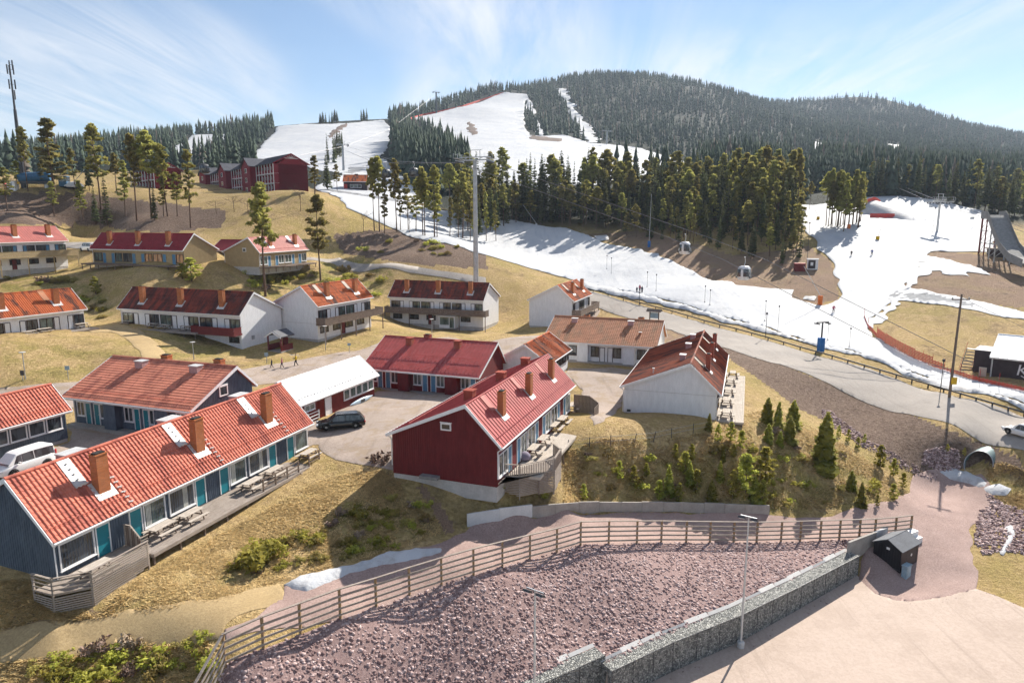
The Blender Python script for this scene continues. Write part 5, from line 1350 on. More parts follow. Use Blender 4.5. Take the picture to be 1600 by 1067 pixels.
# culvert
q = hit(1524, 741)
cv = thing('culvert', 'corrugated steel culvert pipe under the road embankment', 'culvert', (q[0] + .2, q[1] + .3, q[2] + .9), math.atan2(.62, .78))
m = MB(); R_, Lc, nn_ = 1.35, 7.0, 28; rings = 60
def pr(i, s, rad):
    a = 2 * PI * i / nn_; zc = math.sin(a) * rad; yc = math.cos(a) * rad
    x0 = -.2 + 1.1 * (zc + R_) / (2 * R_) * 1.5
    x = x0 + (Lc - x0) * s / rings
    return (x, yc, zc)
for rad, inner in ((R_, 0), (R_ - .05, 1)):
    base = len(m.v)
    for s in range(rings + 1):
        for i in range(nn_): m.v.append(pr(i, s, rad + .035 * math.sin(s * 1.57)))
    for s in range(rings):
        for i in range(nn_):
            f_ = (base + s * nn_ + i, base + s * nn_ + (i + 1) % nn_, base + (s + 1) * nn_ + (i + 1) % nn_, base + (s + 1) * nn_ + i)
            m.f.append(f_ if inner else f_[::-1]); m.mi.append(0)
part('pipe', m, 'culvert', cv, True)
m = MB()
for i in range(nn_): m.bar(pr(i, 0, R_), pr((i + 1) % nn_, 0, R_), .07)
part('rim', m, 'steel', cv)

# ------------------------------------------------------------------ vehicles
def car(name, label, cat, px, py, yaw, L, W, H, paint, van=False, z=None, extra=None):
    g = hit(px, py); g[2] = z if z is not None else g[2] + .06
    r = thing(name, label, cat, tuple(g), yaw)
    wb0, wb1 = -L * .295, L * .30; wr = .33
    hb_ = H * (.56 if not van else .58)
    # lower body: stations along x (front is +x): x, half width, bottom, top
    if van: ST = [(-.5, .82, .36, .90), (-.49, .93, .28, 1.0), (-.35, .99, .2, 1.0), (0, 1, .2, 1.0), (.2, 1, .2, .99), (.34, .97, .2, .93), (.44, .9, .24, .80), (.49, .78, .3, .68), (.5, .70, .36, .60)]
    else: ST = [(-.5, .74, .36, .86), (-.48, .88, .28, .98), (-.36, .97, .2, 1.02), (-.1, 1, .2, 1.0), (.12, 1, .2, .97), (.22, .99, .2, .93), (.36, .95, .2, .86), (.45, .86, .24, .78), (.49, .74, .3, .68), (.5, .66, .36, .6)]
    def loft(ST_, prof):
        mb = MB(); k = len(prof)
        for (x, hw_, b, t) in ST_:
            for (py_, pz) in prof: mb.v.append((x * L, py_ * hw_ * W / 2, (b + (t - b) * pz) * hb_))
        for i in range(len(ST_) - 1):
            for j in range(k): mb.f.append((i * k + j, (i + 1) * k + j, (i + 1) * k + (j + 1) % k, i * k + (j + 1) % k)); mb.mi.append(0)
        mb.f += [tuple(range(k)), tuple(range(len(ST_) * k - 1, (len(ST_) - 1) * k - 1, -1))]; mb.mi += [0, 0]
        return mb
    prof = [(-.90, 0), (-.99, .18), (-1, .55), (-.97, .82), (-.90, .97), (-.6, 1.0), (0, 1.02), (.6, 1.0), (.90, .97), (.97, .82), (1, .55), (.99, .18), (.90, 0)]
    part('body', loft(ST, prof), paint, r, True)
    # cabin
    if van: CB = [(-.492, .86, .97), (-.47, .90, 1.72), (-.40, .90, 1.80), (-.1, .90, 1.80), (.12, .89, 1.77), (.19, .87, 1.70), (.37, .88, .95)]
    else: CB = [(-.485, .84, .98), (-.40, .80, 1.62), (-.34, .80, 1.74), (-.1, .81, 1.80), (.04, .80, 1.78), (.10, .79, 1.72), (.27, .86, .92)]
    zt_ = lambda k: H * k / 1.80 if k > .99 else hb_ * k
    mb = MB(); k = 6
    for (x, hw_, t) in CB:
        z1 = zt_(t); z0 = hb_ * .95; taper = .86
        kk = max(0., min(1., (z1 - z0) / (H - z0)))
        hwt = hw_ * (1 - .16 * kk)
        for (yy, zz_) in ((-hw_, z0), (-hwt, z0 + (z1 - z0) * .86), (-hwt * .86, z1), (hwt * .86, z1), (hwt, z0 + (z1 - z0) * .86), (hw_, z0)): mb.v.append((x * L, yy * W / 2, zz_))
    for i in range(len(CB) - 1):
        for j in range(k): mb.f.append((i * k + j, (i + 1) * k + j, (i + 1) * k + (j + 1) % k, i * k + (j + 1) % k)); mb.mi.append(0)
    mb.f += [tuple(range(k)), tuple(range(len(CB) * k - 1, (len(CB) - 1) * k - 1, -1))]; mb.mi += [0, 0]
    part('cabin', mb, paint, r)
    def lerp(a, b, t): return tuple(a[i] + (b[i] - a[i]) * t for i in range(3))
    def ring(i): return [mb.v[i * k + j] for j in range(k)]
    def quad(a, b, c, d, push, nm, mt):
        ce = Vector([sum(q[i] for q in (a, b, c, d)) / 4 for i in range(3)]); nn2 = (Vector(b) - Vector(a)).cross(Vector(d) - Vector(a)).normalized()
        if nn2.dot(ce - Vector((0, 0, H * .6))) < 0: nn2 = -nn2
        m_ = MB(); P_ = [tuple(Vector(q) * .94 + ce * .06 + nn2 * push) for q in (a, b, c, d)]; P2 = [tuple(Vector(q) * .94 + ce * .06 - nn2 * .02) for q in (a, b, c, d)]
        m_.add(P_ + P2, [(0, 1, 2, 3), (4, 7, 6, 5), (0, 4, 5, 1), (1, 5, 6, 2), (2, 6, 7, 3), (3, 7, 4, 0)]); part(nm, m_, mt, r)
    n_ = len(CB)
    rg = [ring(i) for i in range(n_)]
    quad(rg[n_ - 2][1], rg[n_ - 2][4], rg[n_ - 1][5], rg[n_ - 1][0], .012, 'windscreen', 'glass')
    quad(rg[1][1], rg[1][4], rg[0][5], rg[0][0], .012, 'rear_window', 'glass')
    for a, b in ((0, 1), (5, 4)):
        quad(rg[1][a], rg[3][a], rg[3][b], rg[1][b], .012, 'side_window', 'glass'); quad(rg[3][a], rg[n_ - 3][a], rg[n_ - 3][b], rg[3][b], .012, 'side_window', 'glass'); 
        quad(rg[n_ - 3][a], lerp(rg[n_ - 2][a], rg[n_ - 1][a], .45), rg[n_ - 2][b], rg[n_ - 3][b], .012, 'side_window', 'glass')
    for x in (wb0, wb1):
        for s_ in (-1, 1):
            y_ = s_ * (W / 2 - .10)
            m_ = MB(); m_.lathe([(wr * .6, -.11), (wr * .95, -.11), (wr, -.06), (wr, .06), (wr * .95, .11), (wr * .6, .11)], (x, y_, wr), 18, 1); w = part('wheel', m_, 'rubber', r)
            m_ = MB(); m_.lathe([(.02, s_ * .105), (wr * .2, s_ * .115), (wr * .58, s_ * .10), (wr * .60, s_ * .06)], (x, y_, wr), 12, 1); part('rim', m_, 'rim', w)
            m_ = MB()
            for i in range(9):
                a0 = PI * i / 9; a1 = PI * (i + 1) / 9; rr = wr * 1.16
                m_.bar((x + rr * math.cos(a0), s_ * (W / 2 - .015), wr + rr * math.sin(a0)), (x + rr * math.cos(a1), s_ * (W / 2 - .015), wr + rr * math.sin(a1)), .06, .07)
            part('wheel_arch', m_, 'rubber', r)
    for s_ in (-1, 1):
        m_ = MB(); m_.box((L * .475, s_ * W * .33, hb_ * .66), (.22, .32, .14), rz=-s_ * .4); part('headlight', m_, 'lampglass', r)
        m_ = MB(); m_.box((-L * .487, s_ * W * .38, hb_ * (.80 if not van else 1.0)), (.12, .26, .16 if not van else .4), rz=s_ * .25); part('tail_light', m_, 'redlamp', r)
        m_ = MB(); m_.box((L * .185, s_ * (W / 2 + .07), hb_ * 1.04), (.14, .2, .13)); part('mirror', m_, paint, r)
    m_ = MB(); m_.b2(L * .485, L * .503, -W * .30, W * .30, hb_ * .36, hb_ * .48); part('grille', m_, 'rubber', r)
    m_ = MB(); m_.b2(-L * .507, -L * .492, -.26, .26, hb_ * .56, hb_ * .68); part('number_plate', m_, 'white', r)
    if extra: extra(r)
    return r
def roofrails(r):
    for s_ in (-1, 1):
        m_ = MB(); m_.tube((-1.6, s_ * .58, 1.46), (.3, s_ * .58, 1.47), .025, nn=6); part('roof_rail', m_, 'darksteel', r)
def decal(r):
    for i, (c_, a, b, h0, h1_) in enumerate((('bluepad', -1.98, -1.55, 1.30, 1.52), ('yellow', -1.85, -1.45, 1.02, 1.24), ('redlamp', -1.60, -1.25, .95, 1.08), ('green', -1.5, -1.2, 1.10, 1.25))):
        m_ = MB(); y_ = -.87; m_.add([(a, y_, h0), (b, y_, h0 + .03), (b + .05, y_ + .05, h1_), (a + .08, y_ + .05, h1_)], [(0, 1, 2, 3)]); part('decal', m_, c_, r)
car('estate_car', 'black estate car parked in the gravel courtyard', 'car', 533, 668, PI + .26, 4.75, 1.82, 1.50, 'carblack', extra=roofrails)
car('compact_van', 'white compact van with colourful rear decal at the left edge', 'van', 38, 737, 1.2 + PI, 4.4, 1.79, 1.84, 'carwhite', True, extra=decal)
car('passenger_car', 'white car on the road cut by the right edge', 'car', 1602, 683, math.atan2(75 - 86, 57.5 - 54) + PI, 4.6, 1.82, 1.47, 'carwhite')
car('delivery_van', 'white van parked behind the upper beige houses', 'van', 139, 393, 2.6, 4.9, 1.9, 2.0, 'carwhite', True)

# ------------------------------------------------------------------ trees
def quads_mesh(name, Q, mat, tint):
    """Q (n,4,3) quads"""
    n_ = len(Q); V = Q.reshape(-1, 3); F = np.arange(n_ * 4).reshape(n_, 4)
    return npmesh(name, V, F, mat, {'tint': np.repeat(tint, 4)})
def spruce_crown(seed, h=20., R=2.6, bottom=.06, mat='spruce', levels=34, per=9, thin=1.0):
    rs = np.random.RandomState(seed); Q = []; T = []
    for i in range(levels):
        f = (i + rs.rand() * .6) / levels
        z = h * (bottom + (1 - bottom) * f ** .92)
        rad = R * ((1 - f) ** .78 * (.9 + .25 * rs.rand())) + .10
        for k in range(per if f < .85 else 5):
            a = rs.rand() * 2 * PI; L = rad * rs.uniform(.55, 1.12); w = L * rs.uniform(.22, .40) * thin + .12
            dr_ = rs.uniform(.25, .60) * L * (1.1 - .6 * f)
            d = np.array([math.cos(a), math.sin(a), 0]); s = np.array([-d[1], d[0], 0])
            p0 = np.array([0, 0, z]); pm = d * L * .55 + [0, 0, z - dr_ * .25]; p1 = d * L + [0, 0, z - dr_ * rs.uniform(.6, 1.0)]
            tw = rs.uniform(-.25, .25) * w
            t_ = np.clip(.25 + .5 * rs.rand() + .2 * f, 0, 1)
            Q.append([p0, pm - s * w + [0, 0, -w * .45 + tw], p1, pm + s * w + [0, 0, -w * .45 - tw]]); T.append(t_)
            # hanging twigs
            e = d * L * .72 + [0, 0, z - dr_ * .5]
            Q.append([e - s * w * .8, e - s * w * .2 + [0, 0, -w * .9 - .1], e + s * w * .5 + [0, 0, -w * .7], e + s * w * .7]); T.append(t_ * .7)
    Q = np.array(Q, float)
    return quads_mesh('spruce_crown', Q, mat, np.array(T))
def pine_crown(seed, h=20., R=2.9, bottom=.42, clumps=60, leaf=.42, mat='pine', per=20):
    rs = np.random.RandomState(seed); Q = []; T = []; cen = []
    for c in range(clumps):
        f = rs.rand() ** .85; z = h * (bottom + (1 - bottom) * f)
        rad = R * (1 - .72 * f ** 1.6) * (.75 + .5 * rs.rand()) * (.55 + .45 * min(1, f / .22))
        a = rs.rand() * 2 * PI; rr = rad * rs.uniform(.25, 1.0)
        if f > .93: rr *= .3
        p = np.array([math.cos(a) * rr, math.sin(a) * rr, z]); cen.append(p)
        cs = rs.uniform(.55, 1.05) * R * .27; bt = rs.rand()
        for k in range(per):
            d = rs.normal(size=3); d /= np.linalg.norm(d); q = p + d * np.array([cs * 1.25, cs * 1.25, cs * .55]) * rs.rand() ** .4
            u = rs.normal(size=3); u /= np.linalg.norm(u); v = np.cross(u, rs.normal(size=3)); v /= np.linalg.norm(v)
            s = leaf * rs.uniform(.6, 1.3); u = u * s; v = v * s * .6
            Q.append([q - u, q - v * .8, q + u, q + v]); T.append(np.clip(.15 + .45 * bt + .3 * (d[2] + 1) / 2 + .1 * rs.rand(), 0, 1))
    return quads_mesh('pine_crown', np.array(Q, float), mat, np.array(T)), cen
def trunk_mesh(h, r, cen=None, seed=0, bend=.25, top=.97):
    rs = np.random.RandomState(seed); m = MB(); n_ = 7; pts_ = []
    for i in range(n_ + 1):
        f = i / n_; pts_.append(Vector((math.sin(f * 3 + seed) * bend * f, math.cos(f * 2.3 + seed) * bend * f, -.6 + (h * top + .6) * f)))
    for i in range(n_): m.tube(pts_[i], pts_[i + 1], r * (1 - .88 * i / n_), r * (1 - .88 * (i + 1) / n_), 7, cap=False)
    if cen is not None:
        for p in cen[::2]:
            f = min(.98, max(.1, (p[2] - h * .03) / (h * top))); b = pts_[0].lerp(pts_[-1], f); m.tube(b, p, r * .22, r * .08, 4, cap=False)
    return m.mesh('trunk', 'bark', True)
def bare_crown(seed, h=8., R=2.0):
    rs = np.random.RandomState(seed); m = MB()
    def br(p, d, L, r, lv):
        q = p + d * L; m.tube(p, q, r, r * .55, 4, cap=False)
        if lv == 0: return
        for k in range(4 if lv > 1 else 5):
            nd = (d + Vector(rs.normal(size=3)) * .55); nd.z = abs(nd.z) * .8 + .15; nd.normalize(); br(p + d * L * rs.uniform(.45, 1), nd, L * rs.uniform(.5, .75), r * .5, lv - 1)
    br(Vector((0, 0, h * .12)), Vector((0, 0, 1)), h * .42, .09, 3)
    return m.mesh('bare_crown', 'twig')
PROTO = {'spruce': [], 'pine': [], 'young': [], 'bushpine': [], 'bare': []}
for s in range(10):
    PROTO['spruce'].append((spruce_crown(100 + s, 20, 1.75 + .26 * (s % 4), .04 + .05 * (s % 4), 'spruce', 28 + 3 * (s % 4), 7 + s % 4), trunk_mesh(20, .22, None, s, .1)))
for s in range(10):
    c, cen = pine_crown(200 + s, 20, 2.3 + .35 * (s % 4), (.30, .46, .38, .52, .34, .42, .25, .58, .44, .36)[s], 52 + 7 * (s % 4), .44, per=30)
    PROTO['pine'].append((c, trunk_mesh(20, .24, cen, s, .35)))
for s in range(4):
    PROTO['young'].append((spruce_crown(300 + s, 4, .95 + .12 * s, .02, 'young', 22, 8, 1.0), trunk_mesh(4, .06, None, s, .05)))
for s in range(3):
    c, cen = pine_crown(400 + s, 4, 1.05, .06, 60, .17, 'young', 22)
    PROTO['bushpine'].append((c, trunk_mesh(4, .07, cen, s, .06)))
for s in range(2): PROTO['bare'].append((bare_crown(500 + s), trunk_mesh(8, .09, None, s, .05, .5)))
HB = {'spruce': 20., 'pine': 20., 'young': 4., 'bushpine': 4., 'bare': 8.}
TN = {'spruce': ('spruce_tree', 'spruce'), 'pine': ('pine_tree', 'pine'), 'young': ('young_spruce', 'young spruce'), 'bushpine': ('young_pine', 'young pine'), 'bare': ('bare_birch', 'bare tree')}
rt = random.Random(11)
counts = {}
def tree(kind, x, y, h, label, group=None, wide=1.0, var=None, z=None):
    cm, tm = PROTO[kind][var if var is not None else rt.randrange(len(PROTO[kind]))]
    nm, cat = TN[kind]
    r = thing(nm, label, cat, (x, y, float(gz(x, y)) if z is None else z), rt.random() * 6.28, group)
    wide = wide * rt.uniform(.85, 1.18); r.rotation_euler = (rt.uniform(-.03, .03), rt.uniform(-.03, .03), rt.random() * 6.28)
    s = h / HB[kind]; r.scale = (s * wide, s * wide, s)
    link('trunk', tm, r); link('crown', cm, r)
    return r
def tree_px(kind, px, pb, ptop, label, group=None, wide=1.0, var=None):
    p = hit(px, pb); d = p[1] * cP - (p[2] - CZ) * sP
    vt = (CYP - ptop) / FPX; h = (cP * vt - sP) * (p[1] / (cP + sP * vt)) + CZ - p[2]
    return tree(kind, p[0], p[1], max(h, .5), label, group, wide, var)
# single pines one can name
T = tree_px
T('pine', 415, 463, 287, 'tall pine standing before the left beige gable', None, 1.0, 1)
T('pine', 501, 440, 305, 'tall pine between the beige house and the lift tower', None, 1.1, 2)
T('pine', 44, 299, 199, 'slim pine right beside the telecom mast', None, .9, 1)
T('pine', 88, 318, 184, 'broad dark pine above the blue lift station', None, 1.3, 0)
T('pine', 158, 326, 194, 'tall pine left of the half hidden red building', None, 1.15, 2)
T('pine', 214, 345, 212, 'bright pine in front of the half hidden red building', None, 1.15, 5)
T('pine', 237, 342, 206, 'pine just right of the bright pine on the hill', None, .95, 3)
T('pine', 262, 338, 226, 'slender pine left of the red hotel gallery', None, .8, 1)
T('pine', 298, 356, 234, 'pine in front of the left end of the red hotel', None, 1.0, 4)
T('pine', 492, 304, 243, 'pine covering the right corner of the red hotel', None, 1.3, 0)
T('pine', 527, 300, 257, 'pine on the snow right of the red hotel', None, 1.1, 2)
T('spruce', 512, 298, 240, 'dark spruce behind the right corner of the red hotel', None, 1.2)
G1 = 'small conifers on the brown bank below the hotel'
for i, (px, pb, pt_, k) in enumerate([(85,338,284,'pine'),(150,350,290,'spruce'),(168,352,268,'spruce'),(130,345,283,'pine'),(256,338,276,'pine'),(277,338,270,'pine'),(242,345,285,'spruce'),(12,330,262,'pine'),(-25,325,250,'pine'),(28,296,252,'pine'),(118,300,232,'pine'),(70,294,250,'pine'),(182,300,240,'pine'),(140,298,248,'spruce'),(196,338,250,'pine')]):
    T(k, px, pb, pt_, 'small conifer among the pines on the brown bank, %s in order of height' % 'first second third fourth fifth sixth seventh eighth ninth tenth eleventh twelfth thirteenth fourteenth fifteenth'.split()[i] if False else ('small %s left of the telecom mast on the bank' % k if px < 35 else 'small %s %s on the brown bank' % (k, {85:'below the broad dark pine', 150:'left of a taller spruce', 168:'tallest of the dark ones', 130:'between the broad pine and dark spruces', 256:'under the bright pine, left of two', 277:'under the bright pine, right of two', 242:'standing darkest near the bright pine', 118:'right of the blue lift station', 70:'behind the blue lift station', 182:'left of the half hidden red building', 140:'behind the parked snow groomer', 196:'just left of the bright pine'}.get(px, ''))), G1, 1.25)
T('bushpine', 300, 440, 404, 'bushy young pine on the lawn below the beige house', None, 1.5)
T('bushpine', 150, 460, 433, 'single small pine left of the weathered roof', None, 1.2)
T('bushpine', 285, 436, 412, 'smaller bush pine beside the bushy young pine', None, 1.5)
for i, (px, pb, pt_) in enumerate([(388,335,295),(338,335,300),(640,365,318),(568,362,322),(470,330,280),(366,332,290)]):
    T('bare', px, pb, pt_, 'leafless birch on the brown slope below the hotel', 'leafless birches on the brown slope')
G2 = 'open row of pines left of the lift tower'
for ip, (px, pb, pt_, v) in enumerate([(585,361,248,1),(593,362,246,3),(601,364,276,0),(620,362,250,1),(626,361,284,4),(638,361,272,2),(650,363,280,0),(661,369,263,3),(664,370,272,1),(679,372,259,2),(683,372,290,4),(703,371,308,0),(716,373,288,2),(723,374,271,5),(760,378,300,0),(775,378,314,0),(735,378,296,2)]):
    T('pine', px, pb, pt_, ('bare stemmed pine, %s from the left in the open row by the lift tower' % 'first second third fourth fifth sixth seventh eighth ninth tenth eleventh twelfth'.split()[ip]) if ip < 12 else 'bare stemmed pine close to the foot of the lift tower', G2, .85, v)
# the forest belt behind the lower slope
G3 = 'conifers of the forest belt behind the lower ski slope'
belt = wpoly([(740,374),(800,352),(880,352),(960,362),(1050,380),(1130,392),(1200,408),(1232,418),(1252,405),(1248,372),(1240,345),(1246,322),(1200,315),(1100,310),(1000,306),(900,306),(820,312),(760,330),(700,345)])
bx = np.array([p[0] for p in belt]); by = np.array([p[1] for p in belt])
rs = np.random.RandomState(5); placed = []
cand = np.stack([rs.uniform(bx.min(), bx.max(), 9000), rs.uniform(by.min(), by.max(), 9000)], 1)
cand = cand[in_poly(cand[:, 0], cand[:, 1], belt)]
# the front edge first, so that the trees that show largest are the ones built singly
order = np.argsort(cand[:, 1] + rs.rand(len(cand)) * 25)
for q in cand[order]:
    if len(placed) >= 345: break
    if all((q[0] - p[0]) ** 2 + (q[1] - p[1]) ** 2 > 3.3 ** 2 for p in placed): placed.append(q)
for i, q in enumerate(placed):
    px, py = proj(q[0], q[1], float(gz(*q))); 
    pinep = .36 if px < 1150 else .55
    k = 'pine' if rs.rand() < pinep else 'spruce'
    dfr = float(dist_poly(np.array([q[0]]), np.array([q[1]]), belt[:8], False)[0][0])
    tree(k, q[0], q[1], min(21.5, (8.5 if px > 950 else 13) + .36 * dfr) * rs.uniform(.82, 1.12), 'tall %s in the dense forest belt behind the lower ski slope' % k, G3, rs.uniform(.9, 1.2))
G4 = 'tight stand of pines on the upper right slope'
for i in range(26):
    px = 1288 + rs.rand() * 58; pb = 352 + rs.rand() * 12 - (abs(px - 1317) / 5)
    T('pine', px, pb, 262 + rs.rand() * 22, 'pine in the tight stand on the upper right slope', G4, .8)
G5 = 'spruces between the forest belt and the winding snow strip'
for i in range(12):
    px = 1232 + rs.rand() * 36; T('spruce' if i % 2 else 'pine', px, 316 + rs.rand() * 14, 272 + rs.rand() * 22, 'conifer at the foot of the winding snow strip', G5, .9)
G8 = 'conifers along the front of the right hand forest'
for i in range(120):
    px = 1345 + (i + rs.rand()) * 2.55; pb = 300 + 22 * rs.rand() + max(0, (px - 1480)) * .10 + (8 if px > 1480 else 0)
    p = hit(px, pb); k = 'spruce' if rs.rand() < .7 else 'pine'
    ok_ = not in_poly(np.array([px]), np.array([pb]), SNOW['lower ski slope of groomed snow crossing behind the road'])[0]
    if ok_: tree(k, p[0], p[1], rs.uniform(13, 20), '%s along the front of the right hand forest' % k, G8, rs.uniform(1.0, 1.3))
# young trees on the bushy slope
G6 = 'young conifers on the bushy slope right of the red house'
slope_y = [(1285,728,640,'young'),(1198,660,612,'young'),(1215,672,618,'young'),(1238,668,615,'young'),(1233,690,640,'young'),(1255,692,660,'young'),(1200,690,655,'young'),(1218,695,668,'young'),(1107,672,640,'young'),(1142,690,655,'bushpine'),(1158,700,668,'bushpine'),(1122,690,658,'bushpine'),
  (925,735,702,'young'),(968,748,715,'bushpine'),(990,760,722,'bushpine'),(1045,770,718,'young'),(1078,755,712,'young'),(1088,770,728,'bushpine'),(1070,740,700,'bushpine'),(1100,760,705,'bushpine'),(1125,750,714,'young'),(1145,780,728,'bushpine'),(1165,770,700,'bushpine'),(1178,785,735,'young'),(1195,760,690,'bushpine'),(1190,790,745,'bushpine'),(950,770,740,'bushpine'),(912,780,752,'bushpine'),(1060,785,750,'bushpine'),(1030,780,745,'bushpine'),(1112,785,742,'young'),
  (1330,765,728,'young'),(1345,790,745,'young'),(1310,750,750-18,'bushpine'),(1375,730,690,'bushpine'),(1395,745,712,'bushpine'),(1410,762,735,'bushpine'),(1325,690,668,'bushpine'),(1340,700,680,'bushpine'),(1350,692,676,'bushpine'),(1360,712,695,'bushpine'),(1310,682,662,'bushpine'),(1298,672,655,'bushpine'),(1395,780,752,'bushpine'),(1370,790,770,'bushpine'),(1300,720,705,'bushpine'),(1145,715,690,'bushpine'),(1170,735,700,'bushpine'),(1010,745,720,'bushpine'),(1130,720,695,'young'),(1080,720,690,'bushpine'),(1055,715,690,'bushpine'),(1480,706,692,'bushpine'),(1506,712,698,'bushpine')]
for iy, (px, pb, pt_, k) in enumerate(slope_y):
    if iy % 7 == 5: continue
    pt_ = pb - (pb - pt_) * (.85 if px != 1285 else 1)
    T(k, px, pb, pt_, {1285: 'largest young spruce on the bushy slope, standing alone to the right', 1107: 'small spruce at the lower right corner of the white gable', 925: 'small spruce at the left end of the wire fence', 1480: 'small pine at the foot of the utility pole bank', 1506: 'small pine just left of the culvert top'}.get(px, 'young conifer on the bushy slope right of the red house'), G6, 1.05)
# low heather and juniper bushes
def bush_mesh(seed, R=.8, n_=420, leaf=.11, mat='heather'):
    rs_ = np.random.RandomState(seed); Q = []; T_ = []
    cs = rs_.normal(size=(9, 3)) * [R * .5, R * .5, R * .18] + [0, 0, R * .32]
    for i in range(n_):
        c = cs[rs_.randint(9)]; d = rs_.normal(size=3); d /= np.linalg.norm(d); q = c + d * R * .42 * rs_.rand() ** .4
        if q[2] < 0: q[2] = abs(q[2]) * .3
        u = rs_.normal(size=3); u /= np.linalg.norm(u); v = np.cross(u, rs_.normal(size=3)); v /= np.linalg.norm(v); s = leaf * rs_.uniform(.6, 1.5)
        Q.append([q - u * s, q - v * s * .5, q + u * s, q + v * s * .5]); T_.append(np.clip(.2 + .5 * q[2] / R + .3 * rs_.rand(), 0, 1))
    return quads_mesh('bush', np.array(Q, float), mat, np.array(T_))
BM = [bush_mesh(600 + s, mat='young' if s % 2 else 'heather') for s in range(6)]
TWG = [bush_mesh(650 + s, n_=260, leaf=.13, mat='twig') for s in range(2)]
def bush(px, py, rpx, label, group, var=None, tw=False):
    p = hit(px, py); t_ = p[1] / .93; s = rpx * t_ / FPX / .8
    r = thing('bush', label, 'bush', tuple(p), rt.random() * 6.28, group); r.scale = (s, s, s * rt.uniform(.7, 1.0))
    link('foliage', (TWG if tw else BM)[var if var is not None else rt.randrange(2 if tw else 6)], r)
bush(390, 880, 38, 'large green bush below the blue house deck', None, 1); bush(412, 866, 26, 'bright green bush right of the large green bush', None, 3)
bush(478, 842, 18, 'yellow-green bush on the slope in the middle foreground', None, 5)
bush(566, 806, 20, 'bright yellow-green bush at the edge of the gable shadow', None, 3)
bush(592, 722, 16, 'bare twiggy bush at the left foot of the red gable', None, 0, True)
bush(235, 1040, 34, 'dark green juniper bush at the bottom left', None, 1); bush(150, 1058, 36, 'bright green shrub at the bottom edge', None, 3); bush(320, 1040, 22, 'low shrub beside the fence corner', None, 5)
bush(780, 758, 12, 'dark shrub at the right foot of the red gable', None, 1); bush(850, 778, 9, 'small shrub below the red house terrace', None, 1)
G7 = 'low heather bushes on the slopes'
rs = np.random.RandomState(9)
for poly, n_, r0, r1 in [([(350,900),(430,850),(540,800),(640,800),(640,850),(500,880),(400,905)], 34, 6, 14), ([(900,710),(1000,700),(1160,690),(1200,700),(1260,720),(1400,770),(1390,792),(1200,790),(910,780)], 44, 6, 13),
                         ([(20,1050),(120,1020),(330,985),(330,1060),(60,1066)], 22, 9, 22), ([(380,430),(560,415),(600,440),(580,470),(470,440),(400,462)], 40, 5, 11), ([(0,435),(120,435),(175,480),(160,500),(40,450)], 22, 5, 10), ([(540,372),(740,378),(700,400),(560,395)], 16, 4, 8), ([(620,760),(690,800),(640,850),(560,830)], 10, 6, 12), ([(1180,640),(1260,660),(1340,720),(1300,740),(1200,690)], 12, 6, 11)]:
    X = [p[0] for p in poly]; Y = [p[1] for p in poly]; c = 0
    while c < n_:
        px, py = rs.uniform(min(X), max(X)), rs.uniform(min(Y), max(Y))
        if in_poly(np.array([px]), np.array([py]), poly)[0]:
            bush(px, py, rs.uniform(r0, r1), 'low heather bush among others on the grassy slopes', G7, tw=rs.rand() < .1); c += 1
# dry grass tussocks
def tufts(name, regions, label, seed):
    rs_ = np.random.RandomState(seed); P = []
    for poly, n_ in regions:
        w = wpoly(poly); X = [p[0] for p in w]; Y = [p[1] for p in w]; got = 0
        while got < n_:
            c = np.stack([rs_.uniform(min(X), max(X), n_ * 2), rs_.uniform(min(Y), max(Y), n_ * 2)], 1); c = c[in_poly(c[:, 0], c[:, 1], w)]
            c = c[rs_.rand(len(c)) < .5 + 1.4 * vnoise(c[:, 0], c[:, 1], 1.6)][:n_ - got]; P.append(c); got += len(c)
    P = np.concatenate(P); n_ = len(P); B = 4
    a = rs_.rand(n_, B) * 2 * PI; L = rs_.uniform(.03, .10, (n_, B)); ln = rs_.uniform(2.0, 4.5, (n_, B))
    z = gz(P[:, 0], P[:, 1])[:, None]; x = P[:, :1] + rs_.normal(size=(n_, B)) * .06; y = P[:, 1:] + rs_.normal(size=(n_, B)) * .06
    d = np.stack([np.cos(a), np.sin(a)], -1); s = np.stack([-d[..., 1], d[..., 0]], -1) * .045
    b0 = np.stack([x - s[..., 0], y - s[..., 1], z + 0 * x - .02], -1); b1 = np.stack([x + s[..., 0], y + s[..., 1], z + 0 * x - .02], -1)
    tp_ = np.stack([x + d[..., 0] * L * ln, y + d[..., 1] * L * ln, z + L], -1)
    V = np.stack([b0, b1, tp_], 2).reshape(-1, 3); F = np.arange(len(V)).reshape(-1, 3)
    me = npmesh(name, V, F, 'straw', {'tint': np.repeat(np.clip(rs_.rand(n_ * B), 0, 1), 3)}, True)
    return tag(link(name, me), label, None, kind='stuff')
tufts('dry_grass', [([(240,890),(330,840),(500,750),(560,735),(610,735),(640,780),(700,830),(640,852),(540,880),(440,905),(345,935),(240,955),(150,965)], 13000),
      ([(0,1066),(0,1035),(100,1025),(220,1000),(345,1000),(340,1066)], 4000), ([(880,705),(1100,675),(1160,650),(1210,640),(1420,765),(1400,785),(1200,792),(880,790)], 13000),
      ([(0,905),(60,905),(150,965),(0,985)], 2500), ([(1540,715),(1600,735),(1600,800),(1550,785)], 1500)], 'dry straw tussocks on the near slopes', 12)

